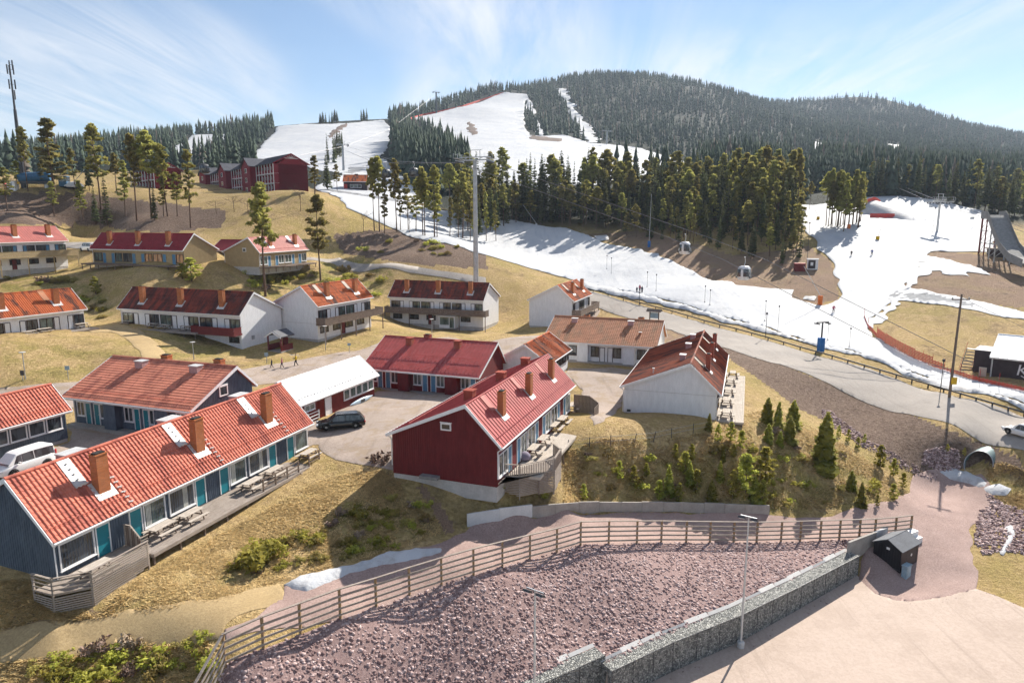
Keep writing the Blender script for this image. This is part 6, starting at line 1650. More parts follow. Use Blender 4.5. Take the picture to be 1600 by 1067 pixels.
# ------------------------------------------------------------------ far forest: a mass of trees nobody could count
def farforest(name, label, count, ymin, ymax, seed, hmin, hmax, zonef, sides=6):
    rs_ = np.random.RandomState(seed); P = np.zeros((0, 2))
    while len(P) < count:
        m_ = count * 2; y = np.sqrt(rs_.uniform(ymin ** 2, ymax ** 2, m_)); a = rs_.uniform(-.95, .95, m_); x = a * y
        k = zonef(x, y) & (rs_.rand(m_) < .80 + .8 * vnoise(x, y, 60)); P = np.concatenate([P, np.stack([x, y], 1)[k]])
    P = P[:count]; z = gz(P[:, 0], P[:, 1])
    h = rs_.uniform(hmin, hmax, count) * (.85 + .5 * (vnoise(P[:, 0], P[:, 1], 45) + .5)); R = h * rs_.uniform(.12, .19, count)
    tiers = [(.06, .46, 1.0), (.34, .74, .72), (.62, 1.0, .42)] if ymin > 500 else [(.03, .28, 1.0), (.18, .44, .9), (.34, .60, .74), (.50, .76, .58), (.66, .90, .40), (.80, 1.0, .22)]
    V = []; F = []; base = 0; tint = []; sort = rs_.rand(count); tb = np.clip(rs_.rand(count) * .35 + .45 * (vnoise(P[:, 0], P[:, 1], 70) + vnoise(P[:, 0] + 9, P[:, 1], 25) + .5), 0, .75)
    per = 0; off = rs_.rand(count) * 6.28
    for (f0, f1, rr) in tiers:
        apex = np.stack([P[:, 0], P[:, 1], z + h * f1], -1)[:, None]
        ang = off[:, None] + np.arange(sides)[None] * 2 * PI / sides + rs_.uniform(-.3, .3, (count, sides))
        rad = R[:, None] * rr * rs_.uniform(.6, 1.25, (count, sides))
        rim = np.stack([P[:, :1] + np.cos(ang) * rad, P[:, 1:] + np.sin(ang) * rad, (z + h * f0)[:, None] + rs_.uniform(-.05, .05, (count, sides)) * h[:, None]], -1)
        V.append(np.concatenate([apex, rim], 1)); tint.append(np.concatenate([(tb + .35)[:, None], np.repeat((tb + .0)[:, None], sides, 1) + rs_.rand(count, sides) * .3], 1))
    V = np.concatenate(V, 1); tint = np.concatenate(tint, 1); nv = V.shape[1]
    for t_ in range(len(tiers)):
        b = t_ * (sides + 1)
        for i in range(sides): F.append((b, b + 1 + i, b + 1 + (i + 1) % sides))
    F = (np.array(F)[None] + (np.arange(count) * nv)[:, None, None]).reshape(-1, 3)
    return tag(link(name, npmesh(name, V.reshape(-1, 3), F, 'farforest', {'tint': np.clip(tint, 0, 1).ravel(), 'sort': np.repeat(sort, nv)})), label, None, kind='stuff')
big = [px for px in SNOW.values()]
def not_snow(x, y):
    z = gz(x, y); px, py = proj(x, y, z); ok = np.ones(x.shape, bool)
    for poly in big:
        X = [p[0] for p in poly]; Y = [p[1] for p in poly]
        bb = (px > min(X) - 2) & (px < max(X) + 2) & (py > min(Y) - 2) & (py < max(Y) + 2)
        if bb.any(): ok &= ~(bb & in_poly(px, py, poly))
    return ok, px, py
LEFTGAP = [(-300,228),(120,226),(260,236),(400,258),(560,262),(600,300),(480,310),(-300,305)]
def zone_hill(x, y):
    ok, px, py = not_snow(x, y)
    ok &= ~in_poly(px, py, [(395,262),(430,196),(606,184),(618,214),(560,300),(400,300)]) 
    ok &= ~in_poly(px, py, [(940,222),(1085,254),(1060,268),(930,266)])
    return ok & ((px > 600) | (y > 640) | (py < 240))
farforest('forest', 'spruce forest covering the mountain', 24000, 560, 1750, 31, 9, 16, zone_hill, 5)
def zone_mid(x, y):
    ok, px, py = not_snow(x, y)
    return ok & (y > 300) & (((px > 1090) & (py < 300)) | ((px > 690) & (px < 1260) & (py > 304) & (py < 335)) | ((px > 1340) & (py < 318)) | ((px > 612) & (px < 735) & (py < 300) & (py > 200)))
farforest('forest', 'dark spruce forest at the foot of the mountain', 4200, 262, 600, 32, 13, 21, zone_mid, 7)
def zone_left(x, y):
    ok, px, py = not_snow(x, y)
    return ok & (px < 400) & (py < 285) & (vnoise(x, y, 35) > -.08)
farforest('forest', 'spruce wood behind the pines at the far left', 900, 300, 720, 33, 9, 15, zone_left, 6)
for i in range(14):
    px = 512 + 24 * rs.rand(); T('spruce', px, 262 - rs.rand() * 30, 0 + 262 - 30 - 32 * rs.rand(), 'spruce in the small stand between the two left pistes', 'small stand between the left pistes', 1.0)
for i, (px, pb) in enumerate([(501,195),(505,195),(509,195),(515,194),(519,194),(523,193),(527,193),(565,191),(569,190),(573,190)]):
    T('spruce', px, pb, pb - 18 - 7 * rs.rand(), 'dark spruce on the crest of the left ski slope', 'spruces on the crest of the left ski slope', 1.3)

# ------------------------------------------------------------------ lifts
def at_pt(px, py, t): return Vector(at_t(px, py, t))
def cable(name, label, P, r, group=None, sag=0.):
    o = Vector(P[0]); r0 = thing(name, label, 'cable', tuple(o), 0, group); m = MB()
    for a, b in zip(P[:-1], P[1:]):
        a = Vector(a); b = Vector(b); prev = a; n_ = 8
        for i in range(1, n_ + 1):
            f_ = i / n_; q = a.lerp(b, f_) - Vector((0, 0, sag * 4 * f_ * (1 - f_))); m.tube(prev - o, q - o, r, nn=4, cap=False); prev = q
    part('wire', m, 'cable', r0); return r0
def pylon(label, x, y, z0, z1, arm, rz, r0, r1, mat='steel', group=None, sheaves=True, name='lift_pylon'):
    r = thing(name, label, 'lift tower', (x, y, z0), rz, group); h = z1 - z0
    m = MB(); m.tube((0, 0, -1), (0, 0, h), r0, r1, 14); part('column', m, mat, r)
    m = MB(); m.b2(-arm, arm, -.3, .3, h - .05, h + .22); m.b2(-arm, arm, -.3, .3, h + .62, h + .78); [m.bar((-arm + k_ * arm / 4, 0, h + .2), (-arm + (k_ + 1) * arm / 4, 0, h + (.65 if k_ % 2 else .2) ), .1) for k_ in range(8)]; part('cross_arm', m, mat, r)
    if sheaves:
        for s_ in (-1, 1):
            m = MB(); m.b2(s_ * arm - .1, s_ * arm + .1, -2.4, 2.4, h - .25, h + .02); sf = part('sheave_frame', m, mat, r)
            for i in range(6):
                m = MB(); m.lathe([(.02, -.06), (.24, -.06), (.24, .06), (.02, .06)], (s_ * arm, -2.1 + i * .84, h - .38), 10, 0); part('sheave', m, 'darksteel', sf)
            m = MB(); m.b2(s_ * arm - .5, s_ * arm + .5, -2.6, 2.6, h + .36, h + .40)
            for k in (-2.5, 0, 2.5):
                m.b2(s_ * arm - .5, s_ * arm - .46, k - .03, k + .03, h + .4, h + 1.3); m.b2(s_ * arm + .46, s_ * arm + .5, k - .03, k + .03, h + .4, h + 1.3)
            m.b2(s_ * arm - .5, s_ * arm - .46, -2.5, 2.5, h + 1.26, h + 1.3); m.b2(s_ * arm + .46, s_ * arm + .5, -2.5, 2.5, h + 1.26, h + 1.3); part('maintenance_walkway', m, mat, r)
        m = MB(); m.bar((-1.2, 0, h + .3), (-1.2, 0, h + 2.2), .12); m.bar((1.2, 0, h + .3), (1.2, 0, h + 2.2), .12); m.bar((-1.6, 0, h + 2.2), (1.6, 0, h + 2.2), .12); part('lifting_frame', m, mat, r)
    return r
T1 = at_pt(742, 251, 150)
LD = (at_pt(1164, 402, 118) - T1); LDn = Vector((LD.x, LD.y, 0)).normalized(); perp = Vector((math.cos(-.32), math.sin(-.32), 0))
pylon('tall grey gondola lift tower in the middle of the picture', T1.x, T1.y, float(gz(T1.x, T1.y)), T1.z, 3.6, math.atan2(perp.y, perp.x), .60, .42)
path_r = [T1, at_pt(1073, 366, 124), at_pt(1164, 402, 118), at_pt(1480, 562, 101), at_pt(1620, 598, 96.5)]
path_l = [T1, at_pt(645, 252, 171), at_pt(600, 250, 190), at_pt(537, 229, 400)]
for s_, nm in ((-1, 'near'), (1, 'far')):
    of = perp * 3.6 * s_
    cable('haul_rope', nm + ' haul rope of the gondola lift crossing the ski slope', [p + of - Vector((0, 0, .45)) for p in path_r], .045, 'gondola haul ropes')
    cable('haul_rope', nm + ' haul rope of the gondola lift left of the tower', [p + of - Vector((0, 0, .45)) for p in path_l], .045, 'gondola haul ropes')
def gondola(label, px, py_cable, t, h, shell, rz, group='gondola cabins'):
    p = at_pt(px, py_cable, t)
    r = thing('gondola_cabin', label, 'gondola', (p.x, p.y, p.z), rz, group); s = h / 2.2; r.scale = (s, s, s)
    m = MB(); m.bar((0, -.25, .02), (0, .25, .02), .12); m.path([(0, 0, 0), (0, .28, -.35), (0, .28, -.8), (0, 0, -1.1), (0, 0, -1.3)], .05); part('hanger', m, 'steelpale', r)
    prof = [(.55, -3.45), (.82, -3.35), (.95, -2.9), (.98, -2.3), (.90, -1.75), (.70, -1.42), (.45, -1.32)]
    m = MB(); n_ = 16
    for (rad, z_) in prof:
        for i in range(n_):
            a = 2 * PI * i / n_ + PI / 16; c_, s2 = math.cos(a), math.sin(a)
            k = (abs(c_) ** 4 + abs(s2) ** 4) ** -.25
            m.v.append((rad * c_ * k * .95, rad * s2 * k, z_))
    for q in range(len(prof) - 1):
        for i in range(n_): m.f.append((q * n_ + i, q * n_ + (i + 1) % n_, (q + 1) * n_ + (i + 1) % n_, (q + 1) * n_ + i)); m.mi.append(1 if q in (2, 3) and i % 4 != 3 else 0)
    m.f += [tuple(range(n_ - 1, -1, -1)), tuple(range((len(prof) - 1) * n_, len(prof) * n_))]; m.mi += [0, 0]
    part('cabin', m, [shell, 'glass'], r)
    for s_ in (-1, 1):
        m = MB(); m.b2(s_ * .96 - .02, s_ * .96 + .02, -.03, .03, -3.3, -1.75); part('door_seam', m, 'darksteel', r)
        m = MB(); m.b2(s_ * 1.02 - .05, s_ * 1.02 + .05, -.6, .6, -3.15, -2.85); part('ski_rack', m, 'darksteel', r)
    return r
rzl = math.atan2(LDn.y, LDn.x)
gondola('white gondola cabin hanging over the bare bank, nearer the forest', 1071, 366, 124, 2.3, 'gondolaw', rzl)
gondola('white gondola cabin lower down beside the brown island', 1164, 402, 118, 2.5, 'gondolaw', rzl)
gondola('dark gondola cabin left of the tower, right of the pair', 646, 253, 171, 2.35, 'darksteel', rzl)
gondola('dark gondola cabin left of the tower, left of the pair', 603, 256, 171, 2.2, 'darksteel', rzl)
gondola('dark gondola cabin in front of the red hotel roof', 318, 247, 176, 2.5, 'darksteel', .9)
p = hit(537, 268); pylon('grey lift tower at the foot of the left ski slope', p[0], p[1], p[2], at_pt(537, 229, p[1] / 1.02).z, 3.0, .4, .7, .5)
p = hit(682, 178); pylon('small lift tower on the ridge below the summit', p[0], p[1], p[2], p[2] + 26, 4.0, .5, 1.2, .9, 'darksteel')
p = hit(864, 142); pylon('small lift tower beside the summit chute', p[0], p[1], p[2], p[2] + 17, 3.5, .2, .8, .6, 'darksteel')
p = hit(948, 228); pylon('grey chairlift tower on the snow apron below the summit', p[0], p[1], p[2], p[2] + 13, 4, .4, .6, .45)
cable('haul_rope', 'thin lift rope running up to the ridge tower', [at_pt(470, 243, 330), at_pt(537, 229, 395), at_pt(607, 204, 560), at_pt(682, 147, 900)], .09)
cable('haul_rope', 'lift rope above the patchy chute', [at_pt(865, 135, 1050), at_pt(948, 218, 620), at_pt(1000, 240, 520)], .14)
# chairlift on the right
p = hit(1464, 363); q = hit(1381, 300); a = at_pt(1468, 316, p[1]); b = at_pt(1381, 281, q[1])
pylon('white chairlift tower right of the snow jump', p[0], p[1], p[2], a.z, 2.6, .5, .35, .28, 'steelpale'); pylon('smaller white chairlift tower behind the snow jump', q[0], q[1], q[2], b.z, 2.6, .5, .35, .28, 'steelpale')
for s_ in (-1, 1):
    of = Vector((2.5 * s_, 1.2 * s_, -.3)); cable('haul_rope', ('near', 'far')[s_ > 0] + ' rope of the right hand chairlift', [b + of, a + of, at_pt(1545, 338, 205) + of, at_pt(1640, 372, 185) + of], .06, 'chairlift ropes')
def chair(label, px, py, t):
    p = at_pt(px, py, t); r = thing('lift_chair', label, 'chairlift seat', tuple(p), .5, 'chairlift seats')
    m = MB(); m.tube((0, 0, 0), (0, 0, -1.9), .05, nn=6); m.bar((-1, 0, -1.9), (1, 0, -1.9), .08); part('hanger', m, 'steelpale', r)
    m = MB(); m.b2(-1.1, 1.1, -.5, .1, -2.75, -2.65); m.b2(-1.1, 1.1, .05, .14, -2.7, -2.0); part('seat', m, 'gondolaw', r)
    for s_ in (-1.05, 1.05):
        m = MB(); m.bar((s_, 0, -1.9), (s_, .1, -2.7), .06); m.bar((s_, .1, -2.3), (s_, -.6, -2.35), .06); part('arm_rest', m, 'steelpale', r)
chair('empty chair on the lift above the upper right slope', 1521, 329, 212); chair('empty chair beside the white chairlift tower', 1456, 312, 238)
# drag lift along the lower slope
dl = hit(1282, 549)
r = thing('drag_lift_pylon', 'slim drag lift pylon with blue crash pad by the road', 'lift tower', tuple(dl), .3)
m = MB(); m.tube((0, 0, -.5), (0, 0, 4.9), .16, .12, 10); part('column', m, 'darksteel', r); m = MB(); m.b2(-.42, .42, -.42, .42, 0, 2.3); part('crash_pad', m, 'bluepad', r)
m = MB(); m.b2(-1.2, 1.2, -.08, .08, 4.8, 5.0); part('cross_arm', m, 'darksteel', r)
for s_ in (-1.1, 1.1):
    m = MB(); m.b2(s_ - .08, s_ + .08, -.6, .6, 4.6, 4.8); part('sheave_frame', m, 'darksteel', r)
HG = [(948,404,418),(955,408,425),(1011,430,446),(1025,434,452),(1101,452,470),(1109,458,474),(1195,475,499),(1215,483,517),(1327,518,540),(1293,511,529)]
for i, (px, y0, y1) in enumerate(HG):
    g = hit(px, y1 + 4); t_ = g[1]; top = at_pt(px, y0, 1); 
    h_ = (y1 - y0 + 6) * t_ / FPX
    r = thing('drag_lift_hanger', ORD[min(i, 5)] + ' drag lift hanger from the left above the lower slope' if i < 6 else ['drag lift hanger next to the street lamp above the white gable', 'drag lift hanger between the street lamp and the blue padded pylon', 'drag lift hanger right of the blue padded pylon', 'drag lift hanger just right of the blue pad'][i - 6], 'lift hanger', (g[0], g[1], g[2] + .25), 0, 'drag lift hangers')
    m = MB(); m.tube((0, 0, .15), (0, 0, h_), .03, nn=5); part('rod', m, 'darksteel', r); m = MB(); m.lathe([(.02, 0), (.16, .02), (.16, .10), (.02, .14)], nn=8); part('button', m, 'darksteel', r); m = MB(); m.lathe([(.02, h_), (.13, h_), (.13, h_ + .3), (.02, h_ + .3)], nn=8); part('spring_box', m, 'darksteel', r)
# ------------------------------------------------------------------ poles, lamps, signs
q = hit(1483, 622); z1 = at_pt(1502, 459, q[1] / .99).z
r = thing('utility_pole', 'tall wooden utility pole with yellow sign beside the road', 'utility pole', tuple(q))
h_ = z1 - q[2]; m = MB(); m.tube((0, 0, -.8), (.1, 0, h_), .19, .12, 10); part('pole', m, 'woodd', r); m = MB(); m.b2(-1.1, 1.2, -.07, .07, h_ - .75, h_ - .6); part('cross_arm', m, 'woodd', r)
for s_ in (-1, 0, 1.1):
    m = MB(); m.lathe([(.02, h_ - .6), (.07, h_ - .58), (.09, h_ - .45), (.03, h_ - .36)], (s_, 0, 0), 8); part('insulator', m, 'steelpale', r)
m = MB(); m.b2(-.12, .62, -.26, -.21, 1.9, 2.85); part('sign_plate', m, 'yellow', r)
P0 = Vector((q[0], q[1], z1 - .4))
cable('power_line', 'thin power line from the utility pole to the right', [P0, at_pt(1700, 560, 80)], .02, 'thin power lines')
def lamp(label, px, pb, ptop, kind='flat', group='small path lamps'):
    g = hit(px, pb); h_ = max(2.2, at_pt(px, ptop, g[1] / (cP + sP * (CYP - ptop) / FPX)).z - g[2])
    r = thing('lamp_post', label, 'lamp post', tuple(g), rt.random(), group)
    m = MB(); m.tube((0, 0, -.3), (0, 0, h_), .06, .045, 8); part('post', m, 'steel' if kind == 'flat' else 'darksteel', r)
    m = MB()
    if kind == 'flat': m.lathe([(.04, h_), (.34, h_ + .02), (.36, h_ + .07), (.05, h_ + .12)], nn=12)
    else: m.lathe([(.05, h_), (.16, h_ + .1), (.2, h_ + .34), (.05, h_ + .48)], nn=8)
    part('lamp_head', m, 'steelpale' if kind == 'flat' else 'darksteel', r); return r
lamp('path lamp on the sunny lawn at the left', 40, 592, 551); lamp('path lamp below the weathered roof house', 303, 562, 535); lamp('path lamp in front of the two-storey balcony', 509, 547, 510); lamp('path lamp by the glazed entrance bay', 675, 528, 499)
lamp('dark street lamp on the road near the utility pole', 1469, 614, 566, 'old', 'street lamps'); lamp('dark street lamp above the white gable', 1196, 528, 492, 'old', 'street lamps'); lamp('small road lamp left of the wooden kiosk', 999, 476, 459, 'old', 'street lamps')
lamp('floodlight pole beside the red hut', 1261, 408, 350, 'old', 'street lamps'); lamp('floodlight pole left of the chairlift tower', 1457, 366, 326, 'old', 'street lamps')
def sign(label, px, pb, h_, w, hh, mat, group='small way signs'):
    g = hit(px, pb); r = thing('way_sign', label, 'sign', tuple(g), .3, group); m = MB(); m.tube((0, 0, -.2), (0, 0, h_), .04, nn=6); part('post', m, 'steel', r); m = MB(); m.b2(-w / 2, w / 2, -.05, -.02, h_ - hh, h_); part('plate', m, mat, r)
sign('small blue way sign at the lawn edge, right of the path lamp', 107, 593, 1.7, .5, .5, 'greyblue'); sign('small blue way sign near the three walkers', 417, 568, 1.6, .5, .5, 'greyblue'); sign('small blue way sign above the white roof', 546, 552, 1.6, .5, .4, 'greyblue'); sign('small dark meter post at the foot of the path lamp', 36, 594, 1.2, .4, .6, 'darksteel')
# low guard rail along the far edge of the road
gp = [hit(px, py) for px, py in [(905,451),(950,463),(1000,477),(1050,490),(1100,505),(1150,518),(1200,532),(1250,547),(1300,561),(1350,576),(1400,591),(1450,606),(1500,621),(1550,636),(1600,651),(1660,669)]]
r = thing('guard_rail', 'long dark guard rail along the far edge of the road', 'guard rail', tuple(gp[0])); o0 = Vector(gp[0])
for a, b in zip(gp[:-1], gp[1:]):
    a = Vector(a) - o0; b = Vector(b) - o0
    m = MB(); m.bar(a + Vector((0, 0, .55)), b + Vector((0, 0, .55)), .05, .22); part('rail', m, 'darksteel', r)
    for f_ in (0, .5):
        q_ = a.lerp(b, f_); m = MB(); m.b2(q_.x - .07, q_.x + .07, q_.y - .07, q_.y + .07, q_.z - .5, q_.z + .68); part('post', m, 'darksteel', r)
# wooden kiosk
g = hit(1022, 501); r = thing('info_kiosk', 'wooden roofed notice board beside the road', 'notice board', tuple(g), -.5)
for s_ in (-.9, .9):
    m = MB(); m.b2(s_ - .09, s_ + .09, -.09, .09, -.3, 1.9); part('post', m, 'woodd', r)
m = MB(); m.b2(-.8, .8, -.05, .05, .5, 1.6); part('board', m, 'greyblue', r); m = MB(); m.prism([(-.75, 1.8), (0, 2.35), (.75, 1.8), (0, 2.2)], 0, -1.5, 1.5); part('roof', m, 'woodd', r)
# telecom mast
g = hit(38, 294); zt_ = at_pt(14, 95, g[1] / (cP + sP * (CYP - 95) / FPX)).z; h_ = zt_ - g[2]
r = thing('telecom_mast', 'tall dark telecom mast at the upper left edge', 'mast', tuple(g))
sections = [(0, .75), (.33, .60), (.34, .46), (.62, .36), (.63, .26), (1.0, .15)]
m = MB()
for (f0, r0_), (f1, r1_) in zip(sections[:-1], sections[1:]): m.tube((0, 0, h_ * f0), (0, 0, h_ * f1), r0_, r1_, 10)
part('column', m, 'darksteel', r)
for k, (f_, a) in enumerate([(.93, .3), (.93, 2.4), (.93, 4.4), (.82, .9), (.82, 3.0), (.74, 1.6), (.97, 1.2)]):
    m = MB(); x, y = math.cos(a) * .75, math.sin(a) * .75; m.box((x, y, h_ * f_), (.28, .2, 2.4), rz=a); m.bar((0, 0, h_ * f_), (x, y, h_ * f_), .08); part('antenna', m, 'darksteel', r)
# blue lift station and white bubble among the pines
g = hit(57, 293); r = thing('lift_station', 'blue rounded chairlift station behind the left pines', 'lift station', (g[0], g[1], g[2]), .15)
m = MB(); m.tube((-3.9, 0, 2.6), (3.9, 0, 2.9), 1.35, 1.2, 16); part('canopy', m, 'bluemetal', r); m = MB(); m.b2(-3.6, 3.6, -1.0, 1.0, .9, 1.6); part('machine_deck', m, 'darksteel', r)
for s_ in (-2.6, 2.6):
    m = MB(); m.b2(s_ - .4, s_ + .4, -.4, .4, -.6, 1.0); part('leg', m, 'steel', r)
for s_ in (-3.8, 3.8):
    m = MB(); m.lathe([(.02, -.2), (.35, -.15), (.35, .15), (.02, .2)], (s_, -1.1, 1.1), 10, 1); part('warning_light', m, 'yellow', r)
g = hit(115, 295); r = thing('snow_groomer', 'pale snow groomer parked behind the left pines', 'snow groomer', (g[0], g[1], g[2]), .1)
m = MB(); m.lathe([(2.7, .5), (2.8, 1.0), (2.2, 1.7), (1.2, 2.2), (.1, 2.35)], nn=16); b_ = part('body', m, 'gondolaw', r, True); b_.scale = (1, .5, .8); m = MB(); m.b2(-3.2, -1.2, -1.0, 1.0, .6, 3.4); part('cab', m, 'bluemetal', r); m = MB(); m.b2(-3.24, -1.16, -1.04, .9, 1.9, 3.1); part('window', m, 'glass', r); m = MB(); m.b2(-2.8, 2.6, -1.2, 1.2, 0, .6); part('tracks', m, 'rubber', r)
m = MB(); m.bar((.5, 0, 2.0), (3.2, 0, 5.0), .12); part('winch_arm', m, 'steel', r)
g = hit(21, 297); r = thing('control_cabin', 'small white control cabin beside the blue lift station', 'cabin', tuple(g)); m = MB(); m.b2(-1.1, 1.1, -.8, .8, -.3, 2.2); part('wall', m, 'white', r); m = MB(); m.b2(-1.2, 1.2, -.9, .9, 2.2, 2.32); part('roof', m, 'steelpale', r); m = MB(); m.b2(-.7, .3, -.83, -.8, 1.1, 1.8); part('window', m, 'glass', r)
g = hit(2, 297); r = thing('play_arch', 'red curved play arch cut by the left edge', 'arch', tuple(g)); m = MB()
for i in range(10):
    a0, a1 = PI * .5 * i / 10, PI * .5 * (i + 1) / 10; m.bar((-1.5 + 3.4 * math.sin(a0), 0, 2.6 * math.cos(a0)), (-1.5 + 3.4 * math.sin(a1), 0, 2.6 * math.cos(a1)), .8, .35)
part('arch_band', m, 'redbox', r); m = MB(); m.b2(-1.4, 1.7, -.3, .3, -.3, .2); part('base', m, 'redbox', r)
# lodges
g = hit(556, 298)
ld = house('small dark lodge with orange gable roof by the snow, behind the open pines', (g[0] - 4.5, g[1] - 1, g[2], .12, 9, 8, .5, 3.2, 3.2, 2.6), 'darkhall', 'tileor', 'flat', base=1.5, snowguard=False, name='lodge', vents=[(4.5, 1.4, 1.2, 1.2, 1.4, 'slate')])
window(ld, 2.6, 6.6, 1.0, 2.2, .5, -1, 3, 'white')
m = MB(); m.b2(.25, 1.6, .42, .5, 0, 2.3); part('wall_panel', m, 'redbox', ld)
g = hit(766, 140)
sl = house('dark summit lodge on top of the ski hill', (g[0] - 12, g[1] + 20, g[2] + 3, -.1, 26, 12, .5, 4, 4, 5), 'darkhall', 'slate', 'flat', base=6, snowguard=False, name='lodge', trim='darkhall')
window(sl, 9, 17, 1, 3, .5, -1, 4, 'woodd')
r = thing('lookout_tower', 'slanting dark lookout structure left of the summit lodge', 'tower', (g[0] - 20, g[1] + 18, g[2] + 2)); m = MB(); m.bar((0, 0, -3), (-4, 0, 15), 3.2, 5); part('shaft', m, 'darkhall', r); m = MB(); m.b2(-9, -1, -3, 3, 13, 17); part('cabin', m, 'darkhall', r)
# ------------------------------------------------------------------ right hand side: hall, ramp, huts, nets
hx, hy = 68.0, 94.7; kz = float(gz(hx, hy)); kz = -2.3
KG = (hx - .3 * math.cos(-.74) + .5 * math.sin(-.74), hy - .3 * math.sin(-.74) - .5 * math.cos(-.74), kz, -.74, 17, 11, .55, 3.45, 3.45, 2.5)
kl = house('dark brown hall with white roof and big lettering at the right edge', KG, 'darkhall', 'roofwhite', 'metal', base=1.5, snowguard=False, name='hall', battens='F', trim='white', bat=.4)
tcu = bpy.data.curves.new('lettering', 'FONT'); tcu.body = 'Kläppen'; tcu.size = 2.15; tcu.extrude = .03; tcu.shear = .12; tcu.space_character = .95
to = bpy.data.objects.new('lettering', tcu); COL.objects.link(to); to.parent = kl; to.location = (3.1, .43, 1.25); to.rotation_euler = (PI / 2, 0, 0); tcu.materials.append(MAT['white'])
bpy.context.view_layer.update(); lm = bpy.data.meshes.new_from_object(to.evaluated_get(bpy.context.evaluated_depsgraph_get())); bpy.data.objects.remove(to); to = link('lettering', lm, kl); to.location = (3.1, .43, 1.25); to.rotation_euler = (PI / 2, 0, 0)
if not lm.materials: lm.materials.append(MAT['white'])
m = MB()
prev = None
for i in range(12):
    f_ = i / 11; p_ = Vector((3.75 + 2.2 * f_, .44, 1.25 - .42 * math.sin(f_ * PI) - .05)); 
    if prev is not None: m.bar(prev, p_, .05, .18 * math.sin(max(.15, f_) * PI * .9) + .04)
    prev = p_
part('lettering_swash', m, 'white', kl)
m = MB(); m.b2(.2, .32, .3, .42, 0, 3.4); part('downpipe', m, 'steel', kl)
an = thing('annex', 'dark flat-roofed annex with an outside stair left of the lettered hall', 'annex', tuple(at_z(1519, 584, -2.0)), -.74)
m = MB(); m.b2(0, 3.2, 0, 4.5, -1, 3.5); part('wall', m, 'darkhall', an); m = MB(); m.b2(-.1, 3.3, -.1, 4.6, 3.5, 3.62); part('roof', m, 'slate', an)
for i in range(9):
    m = MB(); m.b2(-1.6, -.2, 4.2 - i * .55, 4.7 - i * .55, 2.9 - i * .38, 2.98 - i * .38); part('stair_tread', m, 'conc' if i % 3 else 'darksteel', an)
for s_ in (-1.65, -.18):
    m = MB(); m.bar((s_, 4.6, 2.9), (s_, -.4, -.4), .06, .3); part('stringer', m, 'darksteel', an)
    m = MB(); m.bar((s_, 4.6, 3.9), (s_, -.4, .6), .05); part('handrail', m, 'redbox', an)
bd = thing('ticket_board', 'pale leaning board beside the lettered hall', 'board', tuple(at_z(1534, 593, -2.3)), -.74); m = MB(); m.box((0, 0, .9), (.9, .12, 1.9), M=Matrix.Rotation(.25, 3, 'X')); part('panel', m, 'woodl', bd); m = MB(); m.b2(-.4, .4, .3, .9, -.1, .05); part('foot', m, 'woodd', bd)
fg = thing('white_frame', 'small white metal frame in front of the lettered hall', 'frame', tuple(at_z(1567, 605, -3.0)), -.74)
for s_ in (-.65, .65):
    m = MB(); m.b2(s_ - .05, s_ + .05, -.05, .05, 0, 1.25); part('upright', m, 'white', fg)
m = MB(); m.b2(-.7, .7, -.05, .05, 1.2, 1.3); part('crossbar', m, 'white', fg); m = MB(); m.b2(-.58, .58, .02, .04, .5, 1.2); part('panel', m, 'greyblue', fg)
# netting
NET = [(1350,496,500),(1356,512,0),(1370,527,0),(1383,537,0),(1398,547,0),(1413,555,0),(1428,562,0),(1441,567,0),(1456,573,0),(1475,580,0),(1500,588,0),(1530,597,0),(1560,604,0),(1600,613,0),(1640,622,0)]
npos = [hit(p_[0], p_[1]) for p_ in NET]
r = thing('safety_netting', 'orange-red safety netting along the piste edge', 'netting', tuple(npos[0])); o0 = Vector(npos[0])
for i, p_ in enumerate(npos):
    m = MB(); l_ = Vector(p_) - o0; m.tube(l_ - Vector((0, 0, .2)), l_ + Vector((0, 0, 1.9)), .035, nn=5); part('net_post', m, 'redbox', r)
for i, (a, b) in enumerate(zip(npos[:-1], npos[1:])):
    a = Vector(a) - o0; b = Vector(b) - o0; hh = [.5, .7, 1.7, 1.8, 1.8, 1.8, 1.7, 1.6, 1.2, .8, .8, .8, .8, .8][i]
    m = MB(); d_ = (b - a)
    for k in range(int(hh / .22)):
        z_ = .1 + k * .22; m.bar(a + Vector((0, 0, z_)), b + Vector((0, 0, z_)), .02, .15)
    nk = max(2, int(d_.length / .5))
    for k in range(nk + 1): q_ = a + d_ * (k / nk); m.bar(q_ + Vector((0, 0, .05)), q_ + Vector((0, 0, hh)), .05)
    part('net_panel', m, 'rednet', r)
